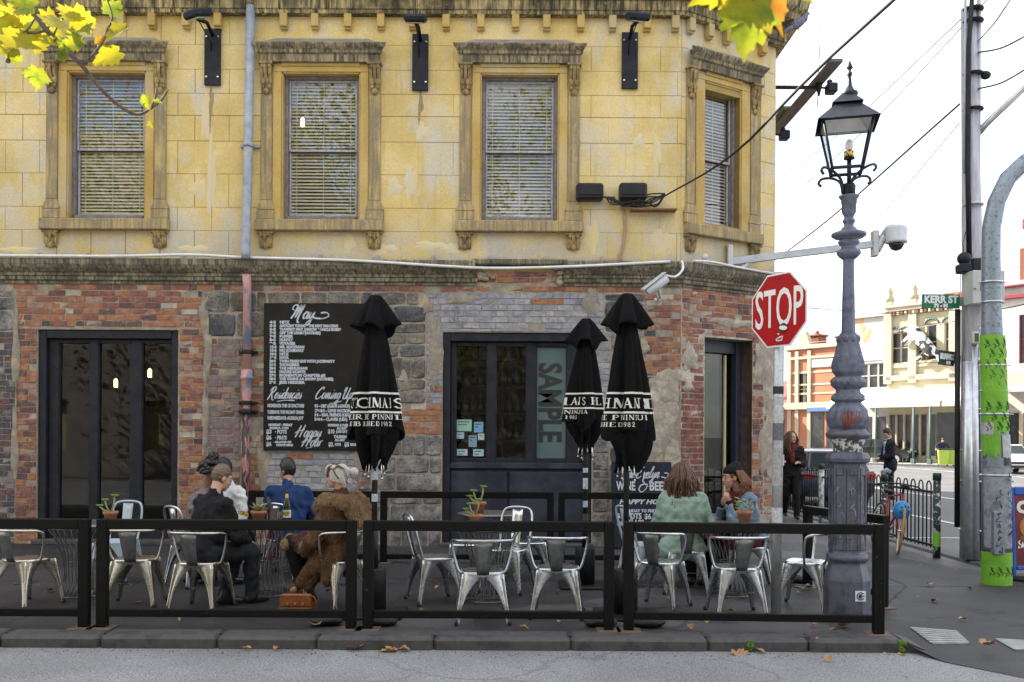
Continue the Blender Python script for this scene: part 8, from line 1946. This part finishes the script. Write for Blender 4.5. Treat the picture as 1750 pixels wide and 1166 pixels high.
# the cow on the wall
tc = thing('wall_cow', 'black and white spotted cow figure mounted climbing up the cream shop wall', 'sculpture', tuple(RW @ Vector((fu(1585), -.3, fzz(590)))))
CM = RW @ Matrix.Translation((fu(1583), -.42, fzz(588))) @ Matrix.Rotation(R(48), 4, 'Y')
b = MB(CM); b.cap((-.95, 0, .05), (.75, 0, .0), .42, .4, 14); b.cap((.8, 0, .12), (1.25, 0, .2), .26, .2); b.cap((1.3, 0, .2), (1.75, 0, .0), .2, .13)
for xx, s_ in ((-1.0, 0), (-.75, .1), (.55, 0), (.78, .1)): b.cap((xx, s_, -.2), (xx-.05, s_, -1.0), .13, .075)
b.cap((-1.3, 0, .3), (-1.55, 0, -.4), .04, .05)
for s_ in (-1, 1): b.cap((1.25, s_*.12, .38), (1.15, s_*.32, .42), .05, .04)
m_cow = mat('cow_patches', (.03, .03, .032), (.66, .66, .64), .9, .7, obj=False, lo=.49, hi=.5); soft(b.build('body', m_cow, tc), .045, 1)
b = MB(CM); b.cap((1.74, 0, .0), (1.8, 0, -.03), .125, .11); b.build('muzzle', mat('pink_muzzle', (.5, .3, .26), None), tc)
# house behind the poles and the red veranda shop at the edge
t3 = house('far_building', 'white shop partly hidden behind the utility pole', x[4]+.02, x[5], fzz(528), m_wht, [], bands=((fzz(540), .3, .2),)); shopfront(t3, x[4]+.1, x[5], 3.2, 3, m_cream); veranda(t3, x[4]+.7, x[5], fzz(693), 3.0, m_roofg, [])
wn = [(fu(1741), fu(1770), fzz(632), fzz(556))]
t4 = house('far_building', 'white shop with a dull red veranda roof at the right edge', x[5], x[6], fzz(502), m_wht, wn, mt=mat('dark_red_trim', (.2, .02, .03), None), bands=((fzz(530), .25, .25), (fzz(512), .12, .35)))
veranda(t4, x[5]-.2, x[6], fzz(674), 3.0, m_redroof, [fu(1727)]); b = MB(RW); b.box(x[5]+.1, -.03, .3, x[6], .0, 3.2); b.build('shop_window', m_dkglass, t4); shopfront(t4, x[5], x[6], 3.2, 4, m_cream)
b = MB(RW); b.box(fu(1735), 1.0, fzz(508), fu(1772), 3.0, fzz(418), c=.05); b.box(fu(1733), .85, fzz(418)+.003, fu(1774), 3.1, fzz(402), c=.06); b.box(fu(1722), 1.4, fzz(508), fu(1733), 2.6, fzz(445), c=.05); b.build('chimney', m_brick7, t4)
t5 = house('far_building', 'row of buildings continuing the far side of the street beyond the picture', x[6]+.05, x[6]+26, fzz(520), m_cream, [], bands=((fzz(535), .3, .2),))
# ------------------------------------------------------------------ cars
m_tyre = mat('car_tyre', (.015, .015, .015), None, rough=.8); m_cglass = mat('car_glass', (.012, .015, .016), None, rough=.08, spec=.3)
def car(name, label, loc, rz, col, kind, group=None):
    """faces +x in its own frame"""
    t = thing(name, label, 'car', loc, rz)
    m, n, l, b_ = nodes(name+'_paint'); b_.inputs['Base Color'].default_value = (*col, 1); b_.inputs['Roughness'].default_value = .28; b_.inputs['Coat Weight'].default_value = .6
    hi = {'suv': .2, 'hatch': 0.02, 'sedan': 0}[kind]; L = 2.15 if kind != 'hatch' else 1.95; W = .88
    zb = .3+hi*.6; zw = .92+hi; zr = 1.45+hi*1.15
    if kind == 'sedan': roof = [(-1.35, zw), (-.75, zr-.03), (.15, zr), (.95, zw)]; prof = [(-L, zb+.12), (-L-.03, zw-.28), (-L+.12, zw), (-1.4, zw+.02), (.95, zw-.01), (1.75, zw-.14), (L-.02, zw-.34), (L, zb+.1)]
    else: roof = [(-L+.08, zw), (-L+.38, zr-.05), (-.2, zr), (.35, zr-.06), (1.0, zw)]; prof = [(-L, zb+.12), (-L-.02, zw-.2), (-L+.05, zw), (1.0, zw), (1.65, zw-.1), (L-.03, zw-.28), (L, zb+.1)]
    def loft(sections, m_, nm, par=t):
        b = MB(); k = len(sections[0])
        b.add([p for s in sections for p in s], [(i*k+j, i*k+(j+1) % k, (i+1)*k+(j+1) % k, (i+1)*k+j) for i in range(len(sections)-1) for j in range(k)]+[list(range(k)), list(range((len(sections)-1)*k, len(sections)*k))[::-1]], 0, False)
        o = b.build(nm, m_, par, True); bv = o.modifiers.new('Bevel', 'BEVEL'); bv.width = .035; bv.segments = 3; bv.angle_limit = R(25)
        for p in o.data.polygons: p.use_smooth = True
        return o
    full = prof+[(L-.2, zb), (-L+.2, zb)]
    bd = loft([[(x_*.985, -W+.06, z_) for x_, z_ in full], [(x_, -W, z_-.0) for x_, z_ in full], [(x_, W, z_) for x_, z_ in full], [(x_*.985, W-.06, z_) for x_, z_ in full]], m, 'body')
    cb = roof
    loft([[(x_, -W+.1+(.16 if i not in (0, len(cb)-1) else 0), z_) for i, (x_, z_) in enumerate(cb)], [(x_, W-.1-(.16 if i not in (0, len(cb)-1) else 0), z_) for i, (x_, z_) in enumerate(cb)]], m, 'cabin')
    for s_ in (-1, 1):     # side glass in two panes
        pts = [Vector((x_, 0, z_)) for x_, z_ in cb]; c = sum(pts, Vector())/len(pts)
        for lo, hi_ in ((-9, -.32), (-.26, 9)):
            q = [Vector((min(max(c.x+(p.x-c.x)*.86, lo), hi_), 0, c.z+(p.z-c.z)*.74)) for p in pts]
            vs = [(p.x, s_*(W-.1-.16*min(1, max(0, (p.z-zw)/(zr-zw)))+.008), p.z) for p in q]; b = MB(); b.add(vs, [list(range(len(vs)))]); b.build('side_window', m_cglass, t, True, fix=False)
    def endglass(a, b2, nm):
        q = MB(); o_ = .012; d_ = Vector((b2[0]-a[0], 0, b2[1]-a[1])); n_ = Vector((d_.z, 0, -d_.x)).normalized()*(.012 if a[0] > 0 else -.012)
        f = lambda p, w_, k: (a[0]+d_.x*k+n_.x, w_, a[1]+d_.z*k+n_.z)
        q.add([f(a, -W+.2, .12), f(a, W-.2, .12), f(a, W-.3, .9), f(a, -W+.3, .9)], [(0, 1, 2, 3)]); q.build(nm, m_cglass, t, True, fix=False)
    endglass(cb[0], cb[1], 'rear_window'); endglass(cb[-1], cb[-2], 'windscreen')
    wr = .31+hi*.3
    for x_ in (-L+.78, L-.82):
        for s_ in (-1, 1):
            MW = Matrix.Translation((x_, s_*(W-.08), wr)) @ Matrix.Rotation(R(90), 4, 'X'); b = MB(MW); b.lathe([(wr*.6, -.1), (wr*.95, -.11), (wr, -.08), (wr, .08), (wr*.95, .11), (wr*.6, .1)], 20); wh = b.build('wheel', m_tyre, t, True); b = MB(MW); b.lathe([(wr*.62, -.112), (wr*.62, .112)], 16); b.build('rim', m_chrome, wh, True)
    m_hl = mat('headlight', (.6, .62, .65), None, rough=.08); m_tl = mat('tail_light', (.3, .01, .012), (.4, .02, .02), 9, .15)
    for s_ in (-1, 1):
        b = MB(); b.box(L-.16, s_*(W-.42), zw-.36, L+.012, s_*(W-.06), zw-.22, c=.03); b.build('headlight', m_hl, t, True)
        b = MB(); b.box(-L-.04, s_*(W-.3), zw-.2, -L+.15, s_*(W+.008), zw-.04, c=.03); b.build('tail_light', m_tl, t, True)
        b = MB(); b.ell((.75, s_*(W+.08), zw+.06), (.06, .1, .06), 10, 8); b.build('mirror', m, t, True)
    b = MB(); b.box(L-.06, -.5, zw-.42, L+.02, .5, zw-.3, c=.02); b.box(L-.1, -.7, zb+.03, L+.025, .7, zb+.14, c=.02); b.build('grille', m_ink, t, True)
    b = MB(); b.box(-L-.05, -.25, zw-.34, -L-.0, .25, zw-.22); b.build('number_plate', m_white, t, True)
    b = MB(); b.box(-L-.045, -W+.1, zb, -L+.05, W-.1, zb+.22, c=.03); b.build('bumper', m_tyre, t, True)
    return t
c = gnd(1432, 872, -.1)
car('parked_hatchback', 'dark blue hatchback parked behind the lamp post, seen from the rear', (c.x+.05, c.y+2.0, -.1), R(90), (.006, .018, .06), 'hatch')
c = gnd(1500, 792, -.1); car('parked_suv', 'dark off road car parked by the white shops behind the man in the suit', (c.x-.4, c.y-1.5, -.1), R(-42), (.012, .015, .012), 'suv')
c = gnd(1752, 811, -.1); car('white_sedan', 'white sedan driving on the far lane at the right edge', (c.x+.25, c.y+2.1, -.1), R(-101), (.75, .75, .77), 'sedan')
c = gnd(1392, 776, -.1); car('white_hatchback', 'pale car far up the street behind the blue hatchback', (c.x, c.y, -.1), R(80), (.6, .6, .62), 'hatch')
# green bins, pillar, bollard
for i, (px, lab) in enumerate(((1612, 'lime green wheelie bin across the street, left of three'), (1626, 'lime green wheelie bin across the street, middle of three'), (1637, 'lime green wheelie bin across the street, partly behind the utility pole'))):
    p = gnd(px, 797); t = thing('wheelie_bin', lab, 'bin', tuple(p), R(-20), 'wheelie bins across the street'); b = MB(); s_ = p.y/48
    b.add([(-.24, -.28, .1), (.24, -.28, .1), (.24, .28, .1), (-.24, .28, .1), (-.29, -.36, .96), (.29, -.36, .96), (.29, .36, .96), (-.29, .36, .96)], [(3, 2, 1, 0), (0, 1, 5, 4), (1, 2, 6, 5), (2, 3, 7, 6), (3, 0, 4, 7), (4, 5, 6, 7)]); b.build('bin_body', mat('lime_bin_plastic', (.42, .55, .08), None, rough=.5), t, True)
    b = MB(); b.box(-.31, -.39, .965, .31, .4, 1.03, c=.02); b.build('lid', m_ink, t, True)
    for sx in (-.24, .24): b = MB(Matrix.Translation((sx, .25, .1)) @ Matrix.Rotation(R(90), 4, 'Y')); b.lathe([(.1, -.03), (.1, .03)], 12); b.build('wheel', m_tyre, t, True)
p = gnd(1597, 792); t = thing('signal_cabinet', 'pale grey street cabinet standing beside the green bins', 'cabinet', tuple(p)); b = MB(Matrix.Translation(p) @ Matrix.Rotation(R(-20), 4, 'Z')); b.box(-.36, -.3, 0, .36, .3, 1.15, c=.02); b.build('cabinet_body', m_white, t); b = MB(b.fr); b.box(-.4, -.34, 1.151, .4, .34, 1.22, c=.02); b.build('cabinet_top', m_box, t)
p = gnd(1585, 792); t = thing('bollard', 'blue grey bollard beside the street cabinet', 'bollard', tuple(p)); b = MB(); b.lathe([(.16, 0), (.13, .1), (.12, .62), (.15, .66), (.12, .74), (.03, .8)], 14); b.build('bollard_body', mat('blue_grey_bollard', (.14, .15, .24), None), t, True); b = MB(); b.lathe([(.125, .5), (.125, .58)], 14, cap=False); b.build('reflective_band', m_white, t, True)
# round red sign just past the pub edge
p = at(1317, 662, 22); t = thing('round_sign', 'round white sign with a red ring, mostly hidden by the edge of the pub', 'road sign', (p.x, p.y, 0)); b = MB(Matrix.Translation(p) @ Matrix.Rotation(R(90), 4, 'X')); b.lathe([(.3, -.004), (.3, .004)], 28); b.build('sign_disc', m_wsign, t); b = MB(Matrix.Translation(p)); b.tube([(.265*math.cos(R(a)), -.008, .265*math.sin(R(a))) for a in range(0, 360, 12)], .035, 6, closed=True, flat=.3); b.build('red_ring', m_red, t); b = MB(); b.tube([(p.x, p.y+.05, 0), (p.x, p.y+.05, p.z+.35)], .035, 8); b.build('pole', m_galv, t)
# ------------------------------------------------------------------ overhead wires
m_wire = mat('overhead_wire', (.03, .03, .032), None, rough=.6); m_wiret = mat('thin_overhead_wire', (.2, .2, .21), None, rough=.6)
W_ = [((1290, 470, 22), (1640, 178, 12.5), .014, m_wire, 'dark overhead wire running up to the utility pole behind the lamp post'), ((1360, 330, 40), (1760, -80, 20), .018, m_wiret, 'thin overhead tram wire crossing the sky left of the lantern'), ((1300, 330, 45), (1740, -60, 18), .018, m_wiret, 'thin overhead tram wire farther left across the sky'),
      ((1400, 470, 50), (1640, 210, 24), .016, m_wiret, 'thin overhead wire crossing the sky right of the lamp post'), ((1672, 90, 12.8), (1770, 52, 9), .012, m_wire, 'overhead wire from the utility pole towards the right edge, upper one'), ((1672, 152, 12.8), (1770, 108, 9), .012, m_wire, 'overhead wire from the utility pole towards the right edge, lower one'),
      ((1672, 70, 12.8), (1745, -30, 9), .009, m_wiret, 'thin overhead wire rising steeply right of the utility pole'), ((1375, 526, 30), (1640, 530, 40), .014, m_wire, 'dark overhead wire crossing behind the lamp post at street sign height'), ((1340, 590, 50), (1640, 548, 40), .016, m_wiret, 'pale overhead wire crossing in front of the far shops'), ((1690, 530, 14), (1780, 512, 12), .009, m_wire, 'overhead wire from the curved pole to the right edge'), ((1380, 190, 30), (1560, 205, 20), .008, m_wiret, 'thin span wire behind the lantern roof')]
for a, b2, r_, m_, lab in W_:
    p, q = at(*a), at(*b2); mid = (p+q)/2-V((0, 0, (q-p).length*.012)); wire('overhead_wire', [p, mid, q], r_, m_, lab, 'wire', group='overhead wires')
p = at(1402, 45, 16); wire('aerial_rod', [p, at(1397, 182, 16)], .007, m_wire, 'thin upright aerial rod standing in the sky left of the lantern', 'aerial')
# ------------------------------------------------------------------ what the windows reflect: the other side of the narrow street
t = thing('opposite_building', 'brick building with a taller cream end across the narrow street, seen only reflected in windows', 'building', (-6, -9.5, 0))
b = MB(Matrix.Translation((0, -9.5, 0)) @ Matrix.Rotation(math.pi, 4, 'Z')); hs = [(x_, x_+1.1, z_, z_+2.0) for x_ in range(-26, 30, 4) for z_ in (1.0, 5.2)]
holed(b, -30, 32, -.1, 8.6, hs, 0, .4); b.box(-12, .5, 8.6, 22, 6, 9.4); b.build('wall', mat('shaded_grey_stucco', (.2, .19, .175), (.3, .28, .25), 1.5, .85), t)  # wall colour darkened to stand in for tree shade in the reflections
b = MB(b.fr); b.box(9, .42, -.1, 32, 9, 14); b.box(-30, .42, -.1, 8.9, 9, 8.5); b.build('wall', m_cream, t)
for x0, y0, h, sd in ((-11.0, -4.2, 14.5, 1), (-3.5, -4.6, 16.5, 2), (4.0, -4.2, 15.5, 3), (-19, -4.5, 13, 4)):
    t = thing('plane_tree', ('tall plane tree with yellowing leaves across the street, behind the camera to the left', 'tallest plane tree with yellowing leaves across the street, straight behind the camera', 'tall plane tree with yellowing leaves across the street, behind the camera to the right', 'plane tree across the street, farthest to the left of those behind the camera')[sd-1], 'tree', (x0, y0, 0), 0, 'plane trees across the narrow street')
    r2 = random.Random(sd); b = MB(); b.tube([(0, 0, -.1), (.1, .05, 3), (-.05, .1, 6), (.1, 0, 10)], [.28, .22, .17, .08], 10); nodes_ = []
    for k in range(22):
        a = r2.uniform(0, 6.28); z = r2.uniform(3.5, 11); L = r2.uniform(2.0, 4.2); e = V((math.cos(a)*L, math.sin(a)*L*.8, z+r2.uniform(1, 3.4))); b.tube([(0, 0, z), tuple(V((0, 0, z)).lerp(e, .5)+V((0, 0, -.2))), tuple(e)], [.09, .06, .02], 6); nodes_ += [V((0, 0, z)).lerp(e, q) for q in (.4, .6, .8, 1.0, 1.1)]
    b.build('trunk', m_bark, t, True)
    b = MB()
    for k in range(7000):
        p = r2.choice(nodes_)+V((r2.gauss(0, .75), r2.gauss(0, .75), r2.gauss(0, .7)));
        if p.z > h: continue
        a, e = V((r2.gauss(0, 1), r2.gauss(0, 1), r2.gauss(0, 1))).normalized(), V((r2.gauss(0, 1), r2.gauss(0, 1), r2.gauss(0, 1))).normalized(); s_ = r2.uniform(.07, .14)
        b.add([p-a*s_, p+e*s_*.8, p+a*s_, p-e*s_*.8], [(0, 1, 2, 3)], k % 2)
    tag(b.build('crown', [m_ylw, m_grn], t, True, fix=False), kind='stuff')
# ------------------------------------------------------------------ lettering becomes meshes, one per surface it is painted on
def fit_all():
    dg = bpy.context.evaluated_depsgraph_get(); dg.update()
    groups = {}
    for o, M_, w in FIT:
        me = bpy.data.meshes.new_from_object(o.evaluated_get(dg))
        xs = [v.co.x for v in me.vertices]
        sx = w/(max(xs)-min(xs)) if (w and xs and max(xs) > min(xs)) else 1.0
        k = (o.parent.name, o.data.materials[0].name)
        b = groups.setdefault(k, (MB(), o.parent, o.data.materials[0]))[0]
        b.add([M_ @ Vector((v.co.x*sx, v.co.y, v.co.z)) for v in me.vertices], [tuple(p.vertices) for p in me.polygons])
        bpy.data.meshes.remove(me)
    for o, _, _ in FIT: bpy.data.objects.remove(o)
    for b, par, m in groups.values(): b.build('lettering', m, par, True, fix=False)
fit_all()

# ------------------------------------------------------------------ fur: fine hairs standing off the coat
def furry(nm, n, L, mats, seed):
    o = bpy.data.objects[nm]; dg = bpy.context.evaluated_depsgraph_get(); ev = o.evaluated_get(dg); me = ev.to_mesh(); r_ = random.Random(seed); b = MB(); np_ = len(me.polygons)
    dn = o.matrix_world.to_3x3().inverted() @ Vector((0, 0, -1))
    for i in range(n):
        q = me.polygons[r_.randrange(np_)]; c = q.center; nn = q.normal
        t = dn-nn*dn.dot(nn); t = t.normalized() if t.length > .05 else Vector((1, 0, 0))
        d = (nn*.4+t*1.0+Vector((r_.gauss(0, .3), r_.gauss(0, .3), r_.gauss(0, .3)))).normalized(); l = L*r_.uniform(.6, 1.3); w = nn.cross(d); w = w.normalized()*r_.uniform(.0022, .004) if w.length > .01 else Vector((.003, 0, 0))
        b.add([c-w-nn*.003, c+w-nn*.003, c+d*l+Vector((0, 0, -.15*l))], [(0, 1, 2)], r_.randrange(len(mats)))
    ev.to_mesh_clear(); tag(b.build('fur', mats, o, True, fix=False), kind='stuff')
def fmat(nm, c): return mat(nm, c, tuple(x*1.5 for x in c), 9, .7)
furry('fur_coat', 30000, .019, [fmat('dark_fur_hair', (.04, .017, .006)), fmat('mid_fur_hair', (.09, .04, .013)), fmat('light_fur_hair', (.15, .075, .028))], 1)
furry('fur_hood', 15000, .026, [fmat('hood_hair', (.12, .07, .03)), fmat('pale_hood_hair', (.27, .18, .09)), fmat('brown_hood_hair', (.17, .1, .045))], 2)
